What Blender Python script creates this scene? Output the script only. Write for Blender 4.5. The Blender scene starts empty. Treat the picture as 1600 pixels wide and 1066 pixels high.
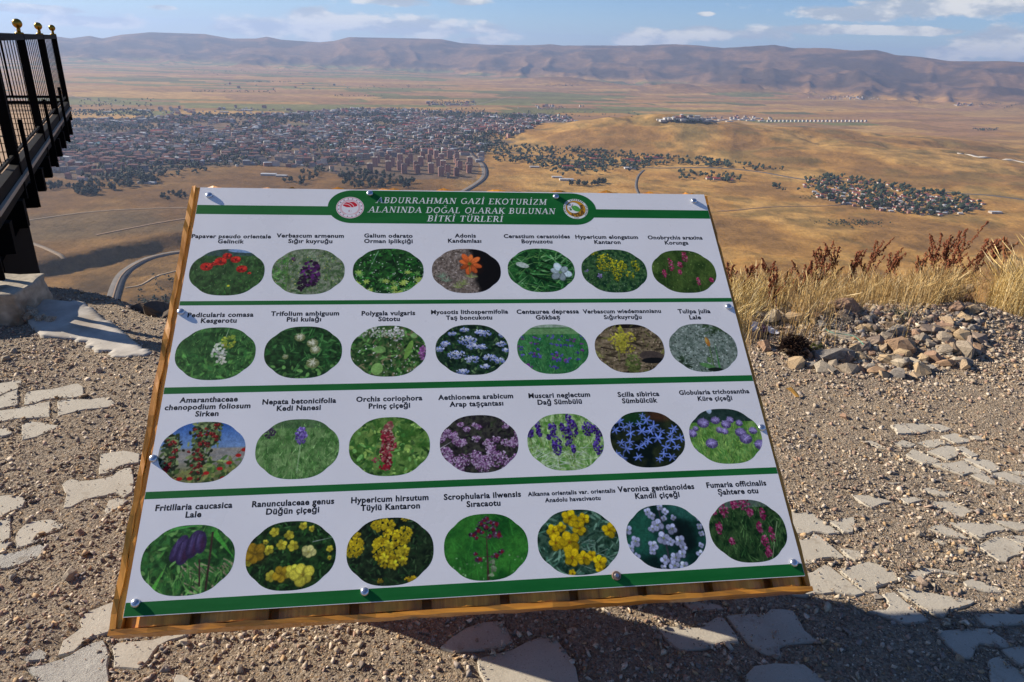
import bpy, bmesh, math, random
import numpy as np
from mathutils import Matrix, Vector

SC = bpy.context.scene
COL = SC.collection
rng = np.random.default_rng(7)
random.seed(7)

# ------------------------------------------------------------------ camera
HC = 1.5                      # eye height over the gravel
F = 1091.4; CX, CY = 800.0, 533.0
MW = np.array([[0.99920096, 0.03996804, 0.0],
               [0.01525391, -0.38134786, 0.92430576],
               [0.03694269, -0.9235672, -0.38165282]])   # rows: world x, y, z in camera (right, down, forward)
cam_d = bpy.data.cameras.new('camera'); cam = bpy.data.objects.new('camera', cam_d); COL.objects.link(cam)
cam_d.sensor_width = 36; cam_d.lens = F / 1600 * 36; cam_d.clip_start = 0.05; cam_d.clip_end = 120000
R3 = Matrix(((MW[0][0], -MW[0][1], -MW[0][2]), (MW[1][0], -MW[1][1], -MW[1][2]), (MW[2][0], -MW[2][1], -MW[2][2])))
cam.matrix_world = Matrix.Translation((0, 0, HC)) @ R3.to_4x4()
SC.camera = cam

# ------------------------------------------------------------------ sun, sky, exposure
SUN = Vector((1.7, -0.52, -1.0)).normalized()       # the way the light travels
SUN_EL = math.asin(-SUN.z); SUN_AZ = math.atan2(-SUN.x, -SUN.y)   # azimuth from +Y, clockwise
sl = bpy.data.lights.new('sun', 'SUN'); so = bpy.data.objects.new('sun', sl); COL.objects.link(so)
sl.energy = 5.0; sl.angle = math.radians(0.53); sl.color = (1.0, 0.90, 0.76)
so.rotation_euler = SUN.to_track_quat('-Z', 'Y').to_euler(); so.location = (-60, 20, 60)

world = bpy.data.worlds.new('World'); SC.world = world; world.use_nodes = True
wt = world.node_tree; wt.nodes.clear()
class NB:
    """tiny node builder"""
    def __init__(s, t): s.t = t
    def n(s, typ, **kw):
        nd = s.t.nodes.new(typ)
        for k, v in kw.items():
            if k[0] == 'i':
                nd.inputs[int(k[1:]) if k[1:].isdigit() else k[1:]].default_value = v
            else: setattr(nd, k, v)
        return nd
    def l(s, a, b): s.t.links.new(a, b)
    def m(s, op, a, b=0.0, c=None, clamp=False):
        nd = s.t.nodes.new('ShaderNodeMath'); nd.operation = op; nd.use_clamp = clamp
        for i, v in enumerate((a, b, c)):
            if v is None: continue
            if isinstance(v, (int, float)): nd.inputs[i].default_value = v
            else: s.l(v, nd.inputs[i])
        return nd.outputs[0]
    def vm(s, op, a, b=None):
        nd = s.t.nodes.new('ShaderNodeVectorMath'); nd.operation = op
        for i, v in enumerate((a, b)):
            if v is None: continue
            if isinstance(v, (tuple, list)): nd.inputs[i].default_value = v
            else: s.l(v, nd.inputs[i])
        return nd
    def mr(s, v, a, b, c=0.0, d=1.0, smooth=True):
        nd = s.t.nodes.new('ShaderNodeMapRange')
        if smooth: nd.interpolation_type = 'SMOOTHSTEP'
        s.l(v, nd.inputs[0])
        for i, x in zip((1, 2, 3, 4), (a, b, c, d)): nd.inputs[i].default_value = x
        return nd.outputs[0]
    def noise(s, vec, scale, detail=6, rough=0.55, w=None):
        nd = s.t.nodes.new('ShaderNodeTexNoise'); s.l(vec, nd.inputs['Vector'])
        nd.inputs['Scale'].default_value = scale; nd.inputs['Detail'].default_value = detail
        nd.inputs['Roughness'].default_value = rough
        return nd
    def mix(s, f, a, b, blend='MIX'):
        nd = s.t.nodes.new('ShaderNodeMix'); nd.data_type = 'RGBA'; nd.blend_type = blend
        for sock, v in ((nd.inputs[0], f), (nd.inputs[6], a), (nd.inputs[7], b)):
            if isinstance(v, (int, float)): sock.default_value = v
            elif isinstance(v, (tuple, list)): sock.default_value = (*v[:3], 1)
            else: s.l(v, sock)
        return nd.outputs[2]
    def ramp(s, fac, stops):
        nd = s.t.nodes.new('ShaderNodeValToRGB'); s.l(fac, nd.inputs[0])
        e = nd.color_ramp.elements
        while len(e) < len(stops): e.new(0.5)
        for el, (p, c) in zip(e, stops): el.position = p; el.color = (*c, 1)
        return nd.outputs[0]

def rayw(px, py):
    return MW @ np.array([(px - CX) / F, (py - CY) / F, 1.0])

nb = NB(wt)
sky = nb.n('ShaderNodeTexSky', sky_type='NISHITA', sun_disc=False, sun_elevation=SUN_EL, sun_rotation=SUN_AZ,
           altitude=2100, air_density=1.0, dust_density=0.6, ozone_density=1.6)
tc = nb.n('ShaderNodeTexCoord')
D = nb.vm('NORMALIZE', tc.outputs['Generated']).outputs[0]
# cumulus banks: noise, gathered where the clouds of the day stand
blobs = [(1330, 20, 85, 11), (1470, 10, 120, 15), (1575, 70, 75, 22), (1185, 52, 60, 14), (1100, 52, 60, 14), (1020, 62, 75, 16), (1265, 46, 60, 8),
         (640, 42, 170, 16), (490, 42, 34, 26), (400, 42, 70, 15), (620, 2, 60, 8), (730, 3, 45, 6), (255, 12, 22, 4),
         (1400, 48, 110, 6), (140, 32, 60, 9), (1290, 20, 22, 6), (1102, 22, 16, 4), (750, 66, 40, 12), (1490, 84, 40, 12), (60, 15, 90, 6)]
acc = None
for (px, py, wx, wy) in blobs:
    d0 = rayw(px, py); d0 /= np.linalg.norm(d0)
    t = nb.vm('SUBTRACT', D, tuple(d0)).outputs[0]
    t = nb.vm('MULTIPLY', t, (F / wx, F / wx, F / wy)).outputs[0]
    ln = nb.vm('LENGTH', t).outputs['Value']
    v = nb.mr(ln, 1.5, 0.1)
    acc = v if acc is None else nb.m('MAXIMUM', acc, v)
Ds = nb.vm('MULTIPLY', D, (1.0, 1.0, 2.6)).outputs[0]
n1 = nb.noise(Ds, 17.0, 9, 0.60).outputs[0]
n2 = nb.noise(nb.vm('ADD', Ds, (0.012, -0.004, -0.035)).outputs[0], 17.0, 5, 0.58).outputs[0]
n3 = nb.noise(nb.vm('MULTIPLY', D, (1, 1, 4)).outputs[0], 3.0, 4, 0.5).outputs[0]
dens = nb.m('ADD', nb.m('MULTIPLY', acc, 0.50), n1)
dens = nb.m('ADD', dens, nb.m('MULTIPLY', nb.m('SUBTRACT', n3, 0.5), 0.25))
cov = nb.mr(dens, 0.66, 0.84)
shade = nb.mr(nb.m('SUBTRACT', n1, n2), -0.10, 0.13)
ccol = nb.mix(shade, (5.7, 6.4, 7.4), (11.4, 11.0, 10.4))
# thin pale veil low over the horizon
sep = nb.n('ShaderNodeSeparateXYZ'); nb.l(D, sep.inputs[0])
veil = nb.m('MULTIPLY', nb.mr(sep.outputs[2], 0.085, -0.01), nb.mr(n3, 0.25, 0.7, 0.45, 0.85))
skyc = nb.vm('MULTIPLY', sky.outputs[0], (0.90, 1.12, 1.46)).outputs[0]
base = nb.mix(nb.m('MULTIPLY', veil, 0.6), skyc, (5.4, 6.5, 7.7))
full = nb.mix(nb.m('MULTIPLY', cov, 0.86), base, ccol)
bg = nb.n('ShaderNodeBackground'); nb.l(full, bg.inputs[0]); bg.inputs[1].default_value = 0.052
wo = nb.n('ShaderNodeOutputWorld'); nb.l(bg.outputs[0], wo.inputs[0])

SC.view_settings.view_transform = 'Standard'; SC.view_settings.look = 'None'
SC.view_settings.exposure = 0.70; SC.view_settings.gamma = 1.0
try: SC.view_settings.use_curve_mapping = False
except Exception: pass
SC.render.engine = 'CYCLES'
SC.cycles.max_bounces = 5; SC.cycles.diffuse_bounces = 3; SC.cycles.glossy_bounces = 2; SC.cycles.volume_bounces = 0
SC.cycles.use_denoising = True

# ------------------------------------------------------------------ helpers
def link(o, parent=None):
    COL.objects.link(o)
    if parent is not None: o.parent = parent
    return o
def tag(o, label=None, cat=None, group=None, kind=None):
    if label: o['label'] = label
    if cat: o['category'] = cat
    if group: o['group'] = group
    if kind: o['kind'] = kind
    return o
def empty(name, loc=(0, 0, 0), rz=0.0):
    o = bpy.data.objects.new(name, None); o.location = loc; o.rotation_euler = (0, 0, rz); o.empty_display_size = 0.1
    COL.objects.link(o); return o
def mesh_np(name, V, Fc, mats=(), mi=None, smooth=False, col=None, uv=None):
    """V (n,3); Fc list of tuples or (m,k) array"""
    me = bpy.data.meshes.new(name)
    V = np.asarray(V, dtype=np.float32)
    if isinstance(Fc, np.ndarray):
        m, k = Fc.shape
        me.vertices.add(len(V)); me.vertices.foreach_set('co', V.ravel())
        me.loops.add(m * k); me.loops.foreach_set('vertex_index', Fc.astype(np.int32).ravel())
        me.polygons.add(m); me.polygons.foreach_set('loop_start', np.arange(0, m * k, k, dtype=np.int32))
        try: me.polygons.foreach_set('loop_total', np.full(m, k, dtype=np.int32))
        except Exception: pass
    else:
        me.from_pydata([tuple(map(float, v)) for v in V], [], [tuple(int(i) for i in f) for f in Fc])
    for m_ in mats: me.materials.append(m_)
    if mi is not None: me.polygons.foreach_set('material_index', np.asarray(mi, dtype=np.int32))
    me.update(calc_edges=True)
    if smooth: me.polygons.foreach_set('use_smooth', np.ones(len(me.polygons), dtype=bool))
    if col is not None:
        a = me.color_attributes.new('col', 'FLOAT_COLOR', 'POINT')
        c = np.ones((len(V), 4), dtype=np.float32); c[:, :3] = col
        a.data.foreach_set('color', c.ravel())
    return me
def obj(name, me, parent=None, loc=None):
    o = bpy.data.objects.new(name, me); link(o, parent)
    if loc is not None: o.location = loc
    return o

class MB:
    """collects simple solids for ONE mesh"""
    def __init__(s): s.V = []; s.F = []; s.M = []
    def add(s, V, Fc, m=0):
        b = len(s.V); s.V += [tuple(v) for v in V]; s.F += [tuple(b + i for i in f) for f in Fc]; s.M += [m] * len(Fc)
    def box(s, x0, x1, y0, y1, z0, z1, m=0, T=None):
        V = [(x, y, z) for z in (z0, z1) for y in (y0, y1) for x in (x0, x1)]
        if T is not None: V = [T(v) for v in V]
        s.add(V, [(0, 2, 3, 1), (4, 5, 7, 6), (0, 1, 5, 4), (2, 6, 7, 3), (0, 4, 6, 2), (1, 3, 7, 5)], m)
    def tube(s, a, b, r0, r1=None, k=6, m=0, cap=True):
        r1 = r0 if r1 is None else r1
        a = Vector(a); b = Vector(b); d = (b - a).normalized()
        u = d.orthogonal().normalized(); w = d.cross(u)
        V = []
        for p, r in ((a, r0), (b, r1)):
            for i in range(k):
                t = 2 * math.pi * i / k
                V.append(p + u * (math.cos(t) * r) + w * (math.sin(t) * r))
        Fc = [(i, (i + 1) % k, k + (i + 1) % k, k + i) for i in range(k)]
        if cap: Fc += [tuple(range(k))[::-1], tuple(range(k, 2 * k))]
        s.add(V, Fc, m)
    def sphere(s, c, r, nu=12, nv=8, m=0, sz=1.0):
        V = [(c[0], c[1], c[2] + r * sz)]
        for j in range(1, nv):
            ph = math.pi * j / nv
            for i in range(nu):
                t = 2 * math.pi * i / nu
                V.append((c[0] + r * math.sin(ph) * math.cos(t), c[1] + r * math.sin(ph) * math.sin(t), c[2] + r * sz * math.cos(ph)))
        V.append((c[0], c[1], c[2] - r * sz))
        Fc = [(0, 1 + i, 1 + (i + 1) % nu) for i in range(nu)]
        for j in range(nv - 2):
            for i in range(nu):
                a = 1 + j * nu + i; b = 1 + j * nu + (i + 1) % nu
                Fc.append((a, a + nu, b + nu, b))
        e = len(V) - 1; q = 1 + (nv - 2) * nu
        Fc += [(q + i, e, q + (i + 1) % nu) for i in range(nu)]
        s.add(V, Fc, m)
    def mesh(s, name, mats, smooth=False):
        return mesh_np(name, np.array(s.V), s.F, mats, s.M, smooth)

def hsh(ix, iy, s=0):
    h = (ix.astype(np.int64) * 374761393 + iy.astype(np.int64) * 668265263 + s * 974634777) & 0x7fffffff
    h = ((h ^ (h >> 13)) * 1274126177) & 0x7fffffff
    h = (h ^ (h >> 16)) & 0xffff
    return h / 65535.0
def vnoise(x, y, s=0):
    x = np.asarray(x, float); y = np.asarray(y, float)
    ix = np.floor(x); iy = np.floor(y); fx = x - ix; fy = y - iy
    fx = fx * fx * fx * (fx * (fx * 6 - 15) + 10); fy = fy * fy * fy * (fy * (fy * 6 - 15) + 10)
    a = hsh(ix, iy, s); b = hsh(ix + 1, iy, s); c = hsh(ix, iy + 1, s); d = hsh(ix + 1, iy + 1, s)
    return (a * (1 - fx) + b * fx) * (1 - fy) + (c * (1 - fx) + d * fx) * fy
def fbm(x, y, o=4, s=0, g=0.5):
    t = 0; a = 1; n = 0
    for i in range(o):
        t = t + a * vnoise(x * 2 ** i + 17.3 * i, y * 2 ** i - 9.1 * i, s + i); n += a; a *= g
    return t / n
def ridged(x, y, o=4, s=0):
    t = 0; a = 1; n = 0; w = 1
    for i in range(o):
        v = 1 - np.abs(2 * vnoise(x * 2 ** i + 5.7 * i, y * 2 ** i + 3.1 * i, s + i) - 1)
        v = v * v * w; t = t + a * v; n += a; a *= 0.5; w = np.clip(v * 1.6, 0, 1)
    return t / n
def sstep(x, a, b):
    t = np.clip((x - a) / (b - a), 0, 1); return t * t * (3 - 2 * t)
def in_poly(x, y, P):
    x = np.asarray(x); y = np.asarray(y); r = np.zeros(x.shape, bool); n = len(P)
    for i in range(n):
        x0, y0 = P[i]; x1, y1 = P[(i + 1) % n]
        if y0 == y1: continue
        c = ((y0 > y) != (y1 > y)) & (x < (x1 - x0) * (y - y0) / (y1 - y0) + x0)
        r ^= c
    return r
def to_px(x, y, z):
    x, y, z = np.broadcast_arrays(x, y, z); q = np.stack([x, y, z - HC]).astype(float); c = MW.T @ q.reshape(3, -1)
    sh = np.shape(x); return (CX + F * c[0] / c[2]).reshape(sh), (CY + F * c[1] / c[2]).reshape(sh)
def ground(px, py, z=0.0):
    r = rayw(px, py); return r * ((z - HC) / r[2]) + np.array([0, 0, HC])

# ------------------------------------------------------------------ materials
MATS = {}
def mat(name, rgb, rough=0.8, metal=0.0, noise=0.0, nscale=8.0, bump=0.0, attr=False, spec=0.35, bscale=None, dark=None):
    if name in MATS: return MATS[name]
    m = bpy.data.materials.new(name); m.use_nodes = True; t = m.node_tree; b = t.nodes['Principled BSDF']; n = NB(t)
    b.inputs['Roughness'].default_value = rough; b.inputs['Metallic'].default_value = metal
    b.inputs['Specular IOR Level'].default_value = spec
    col = None
    geo = n.n('ShaderNodeNewGeometry'); tcx = n.n('ShaderNodeTexCoord'); P = tcx.outputs['Object']
    if attr:
        a = n.n('ShaderNodeAttribute'); a.attribute_name = 'col'; col = a.outputs['Color']
    if noise > 0:
        nz = n.noise(P, nscale, 5, 0.6).outputs[0]
        k = n.mr(nz, 0.25, 0.75, 1 - noise, 1 + noise)
        mul = n.vm('SCALE', col if col is not None else tuple(rgb)); n.l(k, mul.inputs['Scale'])
        col = mul.outputs[0]
        if dark is not None: col = n.mix(n.mr(n.noise(P, nscale * 0.37, 4, 0.6).outputs[0], 0.5, 0.68), col, dark)
    if col is None: b.inputs['Base Color'].default_value = (*rgb, 1)
    else: n.l(col, b.inputs['Base Color'])
    if bump > 0:
        nz = n.noise(P, bscale or nscale * 3, 5, 0.65).outputs[0]
        bp = n.n('ShaderNodeBump'); bp.inputs['Strength'].default_value = min(1.0, bump * 20); bp.inputs['Distance'].default_value = bump
        n.l(nz, bp.inputs['Height']); n.l(bp.outputs[0], b.inputs['Normal'])
    MATS[name] = m; return m

# ================================================================== LARGE STRUCTURE: the valley
PL = -400.0
SKYL = [(-900, 70), (-400, 60), (-100, 70), (0, 58), (60, 62), (90, 57), (110, 60), (140, 56), (160, 60), (190, 54), (235, 50), (285, 52), (320, 53), (360, 60), (400, 60), (417, 57), (440, 62), (500, 66), (522, 64),
        (545, 58), (600, 59), (650, 60), (690, 61), (720, 67), (760, 70), (830, 71), (860, 69), (880, 71), (950, 71), (1000, 71), (1050, 69), (1090, 71),
        (1130, 75), (1180, 72), (1210, 70), (1240, 75), (1290, 75), (1330, 79), (1370, 78), (1400, 86), (1440, 89), (1480, 95), (1520, 96), (1570, 95), (1600, 97), (1750, 110), (2100, 120), (2600, 120)]
_az = []; _te = []
for px, py in SKYL:
    r = rayw(px, py); _az.append(math.atan2(r[0], r[1])); _te.append(r[2] / math.hypot(r[0], r[1]))
_az = np.array(_az); _te = np.array(_te)
def bump_az(x, y, azd, r0, sx, sy, h):
    a = math.radians(azd); cx, cy = r0 * math.sin(a), r0 * math.cos(a)
    return h * np.exp(-(((x - cx) / sx) ** 2 + ((y - cy) / sy) ** 2))
def terr(x, y):
    x = np.asarray(x, float); y = np.asarray(y, float)
    r = np.hypot(x, y) + 1e-6; az = np.arctan2(x, y)
    z = PL + 9 * (fbm(x / 900, y / 900, 4, 3) - 0.5)
    # rolling hills on the right
    hills = bump_az(x, y, 6.5, 3750, 480, 330, 55) + bump_az(x, y, 11.5, 3650, 620, 420, 84) + bump_az(x, y, 20, 3900, 900, 520, 78) \
        + bump_az(x, y, 30, 3700, 900, 600, 52) + bump_az(x, y, 36, 3000, 520, 360, 40) + bump_az(x, y, 25, 3250, 500, 260, 34) + bump_az(x, y, 33, 4700, 800, 500, 45)
    z = z + hills * (0.86 + 0.42 * (fbm(x / 420, y / 420, 5, 11) - 0.4) - 0.28 * ridged(x / 380, y / 300, 3, 14) * sstep(hills, 8, 45))
    # the nearer valley floor on the right rolls too
    nr = sstep(az, -0.02, 0.25) * (1 - sstep(r, 1900, 2400))
    z = z + nr * (26 * (fbm(x / 330, y / 260, 4, 21) - 0.5) + 10 * (ridged(x / 210, y / 210, 3, 25) - 0.5))
    # left: a bank that steps down towards the viewer, and dug-up ground below it
    lw = 1 - sstep(az, -0.36, -0.22)
    rb = 1640 + 110 * (fbm(x / 190, y / 190, 3, 31) - 0.5) + 420 * (az + 0.52)
    z = z - 26 * lw * (1 - sstep(r, rb - 34, rb + 16))
    rb2 = 1400 + 200 * (fbm(x / 150, y / 150, 3, 33) - 0.5)
    z = z + lw * 3.5 * (fbm(x / 70, y / 70, 4, 35) - 0.5) * (1 - sstep(r, 1500, 1900))
    # knoll at the far left
    z = z + bump_az(x, y, -36.6, 1145, 34, 42, 34) + bump_az(x, y, -39, 1120, 60, 40, 22)
    # hillside dropping away from the viewpoint
    yy = y + 12 * (fbm(x / 40, y / 40, 3, 41) - 0.5) * sstep(r, 15, 80)
    slope = -0.75 * (yy - 4.4) - 1.2 + 0.055 * np.clip(r, 0, 900) * (fbm(x / 110, y / 90, 4, 43) - 0.5)
    slope = np.where(y < 4.4, -1.2 + 0 * slope, slope)
    k = 12.0
    hi = np.maximum(z, slope); d = np.abs(z - slope)
    zz = hi + np.log1p(np.exp(-d / k)) * k * sstep(r, 100, 500)
    zz = np.where(y < 4.4, -0.9 - 0.45 * np.clip(-x - 9, 0, 30) * 0, zz)
    # mountains on the far side
    te = np.interp(az, _az, _te)
    rr = 17200 - 2600 * sstep(az, -0.1, 0.6)
    foot = np.interp(az, [-1.2, -0.45, -0.1, 0.1, 0.35, 0.6, 1.2], [12600, 12400, 12200, 10600, 9300, 9300, 9000])
    foot = foot + 1500 * (fbm(x / 2300, y / 2300, 4, 53) - 0.5)
    t = np.clip((r - foot) / (rr - foot), 0, 1.6)
    zr = HC + te * rr
    prof = np.where(t < 1, 0.32 * t ** 1.1 + 0.68 * sstep(t, 0.12, 1.0) , 1 - 0.5 * (t - 1))
    rg = ridged(az * 17000 / 1700 + 0.4 * fbm(x / 1500, y / 1500, 2, 57), r / 3600, 5, 61)
    rg2 = ridged(x / 800, y / 800, 4, 67)
    gul = ridged(az * 17000 / 520 + 0.8 * fbm(x / 700, y / 700, 2, 63), r / 2300, 4, 65)
    fade = np.clip(1 - t, 0, 1) ** 0.8
    mh = (zr - PL) * prof * (1 - fade * (0.50 * (1 - rg) + 0.26 * (1 - rg2)) ) + fade * sstep(t, 0.02, 0.3) * (120 * (rg - 0.35) + 120 * (gul - 0.4) + 55 * (rg2 - .4))
    front = bump_az(x, y, 2.6, 10700, 900, 420, 110) + bump_az(x, y, 15, 10300, 1300, 500, 120) + bump_az(x, y, 28, 9700, 900, 400, 60)
    zz = np.where(t > 0, zz * 1.0 + np.maximum(mh, 0), zz) + front * (0.6 + 0.8 * (fbm(x / 500, y / 500, 4, 71) - 0.3))
    return zz
# --- terrain sheet, polar grid
A_in = np.radians(np.linspace(-46, 46, 600)); A_l = np.radians(np.linspace(-180, -46, 34)[:-1]); A_r = np.radians(np.linspace(46, 180, 34)[1:-1])
AZ = np.concatenate([A_l, A_in, A_r]); NA = len(AZ)
RR = np.concatenate([np.geomspace(3.0, 850, 90)[:-1], np.geomspace(850, 6200, 250)[:-1], np.geomspace(6200, 18500, 190)[:-1], np.geomspace(18500, 27000, 10)]); NR = len(RR)
rg_, ag_ = np.meshgrid(RR, AZ, indexing='ij')
TX = rg_ * np.sin(ag_); TY = rg_ * np.cos(ag_); TZ = terr(TX, TY)
def cast(px, py):
    """where the view line through a photo pixel meets the valley sheet"""
    r = rayw(px, py); h = math.hypot(r[0], r[1]); r = r / h; az = math.atan2(r[0], r[1])
    j = min(max(int(np.searchsorted(AZ, az)) - 1, 0), NA - 2); w = (az - AZ[j]) / (AZ[j + 1] - AZ[j])
    zc = TZ[:, j] * (1 - w) + TZ[:, j + 1] * w; d = HC + r[2] * RR - zc; ok = RR > 40
    i = np.where((d < 0) & ok)[0]
    if not len(i): return r[0] * 20000, r[1] * 20000
    i = i[0]; f = d[i - 1] / (d[i - 1] - d[i]) if d[i - 1] > 0 else 0.0
    t = RR[i - 1] + (RR[i] - RR[i - 1]) * f
    return r[0] * t, r[1] * t
def lerp3(a, b, t): return a + (b - a) * t[..., None]
def terrain_colour(x, y, z):
    r = np.hypot(x, y); az = np.arctan2(x, y)
    n1 = fbm(x / 260, y / 260, 5, 81); n2 = fbm(x / 1300, y / 1300, 4, 85); n3 = fbm(x / 60, y / 60, 4, 89)
    gold = np.array([0.37, 0.225, 0.085]); straw = np.array([0.44, 0.30, 0.135]); brown = np.array([0.20, 0.128, 0.066]); scrub = np.array([0.115, 0.10, 0.048])
    umber = np.array([0.115, 0.082, 0.052]); green = np.array([0.085, 0.115, 0.045]); rosy = np.array([0.32, 0.20, 0.125]); grey = np.array([0.27, 0.22, 0.16])
    c = np.broadcast_to(gold, x.shape + (3,)).copy()
    c = lerp3(c, straw, sstep(n1, 0.46, 0.66) * 0.8); c = lerp3(c, brown, sstep(n1, 0.52, 0.36) * 0.65)
    c = lerp3(c, scrub, sstep(n3 * 0.6 + n1 * 0.4, 0.54, 0.68) * 0.55)
    # left floor below the town: browner, tilled
    lf = (1 - sstep(az, -0.16, 0.02)) * (1 - sstep(r, 2700, 3300))
    c = lerp3(c, brown * np.array([1.05, 1.0, 1.0]), lf * 0.55)
    c = lerp3(c, umber, lf * (1 - sstep(r, 1350, 1620)) * sstep(n3, 0.40, 0.62) * 0.75)
    gr = lf * sstep(r, 1700, 1760) * (1 - sstep(r, 1950, 2050))
    c = lerp3(c, grey * 0.62, gr * 0.7 * sstep(n1, 0.3, 0.55))
    # hillside right below the viewpoint: ochre grass, bushes
    hs = 1 - sstep(r, 900, 1150)
    c = lerp3(c, np.array([0.33, 0.185, 0.055]), hs * 0.7); c = lerp3(c, scrub * 0.8, hs * sstep(n3, 0.55, 0.66) * 0.8)
    # plain beyond: patchwork of fields
    pf = sstep(r, 4200, 5200) * (1 - sstep(z, PL + 25, PL + 70)) + 0 * r
    pfn = np.clip(pf + sstep(r, 3000, 3600) * (1 - sstep(az, -0.35, -0.1)), 0, 1)
    th = 0.42; u = x * math.cos(th) + y * math.sin(th); v = -x * math.sin(th) + y * math.cos(th)
    u = u + 160 * (fbm(x / 900, y / 900, 2, 91) - 0.5); v = v + 160 * (fbm(x / 900, y / 900, 2, 93) - 0.5)
    row = np.floor(v / 230); off = hsh(row, row * 0, 95) * 900
    cu = np.floor((u + off) / (420 + 700 * hsh(row, row * 0 + 1, 96)))
    h = hsh(cu, row, 97); h2 = hsh(cu, row, 98)
    gz = fbm(x / 2600 + 3, y / 1500, 3, 99)                      # where irrigated fields gather
    f = np.empty(x.shape + (3,)); pal = np.array([straw * 0.95, rosy, brown * 1.25, gold * 0.95, rosy * 0.8, straw * 0.8])
    f[...] = pal[np.minimum((h2 * 6).astype(int), 5)]
    gsel = (h < np.clip((gz - 0.40) * 3.2, 0.03, 0.62) * (1 - 0.72 * sstep(az, 0.05, 0.4))) & (r > 3900)
    f[gsel] = green * np.array([1.15, 1.1, 1.2]) * (0.8 + 0.8 * h2[gsel][:, None])
    c = lerp3(c, f, pfn * 0.82)
    # mountains: rosy brown rock with darker scrub
    mt = sstep(z, PL + 30, PL + 110) * sstep(r, 8000, 9000)
    c = lerp3(c, np.array([0.23, 0.15, 0.105]), mt); n4 = fbm(x / 500, y / 500, 5, 103)
    c = lerp3(c, np.array([0.095, 0.07, 0.052]), mt * sstep(n4, 0.46, 0.60) * 0.85); c = lerp3(c, np.array([0.33, 0.21, 0.13]), mt * sstep(n4, 0.5, 0.36) * 0.6)
    # hills on the right: scrubby patches
    hl = sstep(z, PL + 14, PL + 50) * (r < 6000) * (r > 2300)
    c = lerp3(c, scrub * 1.2, hl * sstep(fbm(x / 130, y / 90, 4, 107), 0.52, 0.66) * 0.6)
    c = c * (0.86 + 0.28 * fbm(x / 25, y / 25, 3, 109))[..., None]
    c = c * np.array([1.0, 0.87, 0.60]) * (1 - 0.36 * lf - 0.36 * mt)[..., None]
    return np.clip(c, 0.02, 0.6)
TC = terrain_colour(TX, TY, TZ)
# town ground: grey brown between the houses
TOWN = [(70, 215), (100, 190), (200, 188), (330, 180), (430, 180), (560, 170), (640, 172), (740, 178), (890, 184), (905, 198), (840, 214), (800, 224), (765, 232), (748, 262), (745, 281), (560, 279), (470, 262), (400, 258), (300, 262), (215, 276), (120, 282), (60, 272)]
tpx, tpy = to_px(TX, TY, TZ)
inf = TY > 0
tm = in_poly(np.where(inf, tpx, -9e9), np.where(inf, tpy, -9e9), TOWN)
# drawn on the plain, not on the sheet's picture: keep only where the sheet is plain
tm = tm & (TZ < PL + 22)
TC[tm] = TC[tm] * 0.35 + np.array([0.11, 0.09, 0.075]) * 0.65
idx = np.arange(NR * NA).reshape(NR, NA)
q = np.stack([idx[:-1, :-1], idx[:-1, 1:], idx[1:, 1:], idx[1:, :-1]], -1).reshape(-1, 4)
q2 = np.stack([idx[:-1, -1], idx[:-1, 0], idx[1:, 0], idx[1:, -1]], -1)
m = bpy.data.materials.new('dry_valley_ground'); m.use_nodes = True; n = NB(m.node_tree); b = m.node_tree.nodes['Principled BSDF']
b.inputs['Roughness'].default_value = 0.95; b.inputs['Specular IOR Level'].default_value = 0.1
a = n.n('ShaderNodeAttribute'); a.attribute_name = 'col'; geo = n.n('ShaderNodeNewGeometry'); P = geo.outputs['Position']
k1 = n.mr(n.noise(P, 0.012, 8, 0.68).outputs[0], 0.28, 0.72, 0.70, 1.28)
k2 = n.mr(n.noise(n.vm('MULTIPLY', P, (1, 1, 0)).outputs[0], 0.09, 4, 0.7).outputs[0], 0.25, 0.75, 0.80, 1.18)
sc = n.vm('SCALE', a.outputs['Color']); n.l(n.m('MULTIPLY', k1, k2), sc.inputs['Scale'])
n.l(sc.outputs[0], b.inputs['Base Color'])
bp = n.n('ShaderNodeBump'); bp.inputs['Strength'].default_value = 0.9; bp.inputs['Distance'].default_value = 6.0
n.l(n.noise(P, 0.03, 8, 0.7).outputs[0], bp.inputs['Height']); n.l(bp.outputs[0], b.inputs['Normal'])
V = np.stack([TX, TY, TZ], -1).reshape(-1, 3)
terrain = obj('valley_terrain', mesh_np('valley_terrain', V, np.concatenate([q, q2])[:, ::-1].copy(), [m], smooth=True, col=TC.reshape(-1, 3)))
tag(terrain, kind='structure')

# --- the air: one even, closed box of haze
def haze_box():
    h = MB(); zlo = float(TZ.min()) - 1.5; zhi = max(float(TZ.max()), 3.0) + 6.0
    h.box(-27500, 27500, -27500, 27500, zlo, zhi)
    hm = bpy.data.materials.new('pale_air'); hm.use_nodes = True; t = hm.node_tree; t.nodes.clear()
    pv = t.nodes.new('ShaderNodeVolumePrincipled'); pv.inputs['Color'].default_value = (0.50, 0.66, 1.0, 1)
    pv.inputs['Density'].default_value = HAZE; pv.inputs['Anisotropy'].default_value = 0.25
    o = t.nodes.new('ShaderNodeOutputMaterial'); t.links.new(pv.outputs[0], o.inputs['Volume'])
    return tag(obj('haze', h.mesh('haze', [hm])), kind='stuff')
HAZE = 4.2e-5
haze_box()

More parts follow.
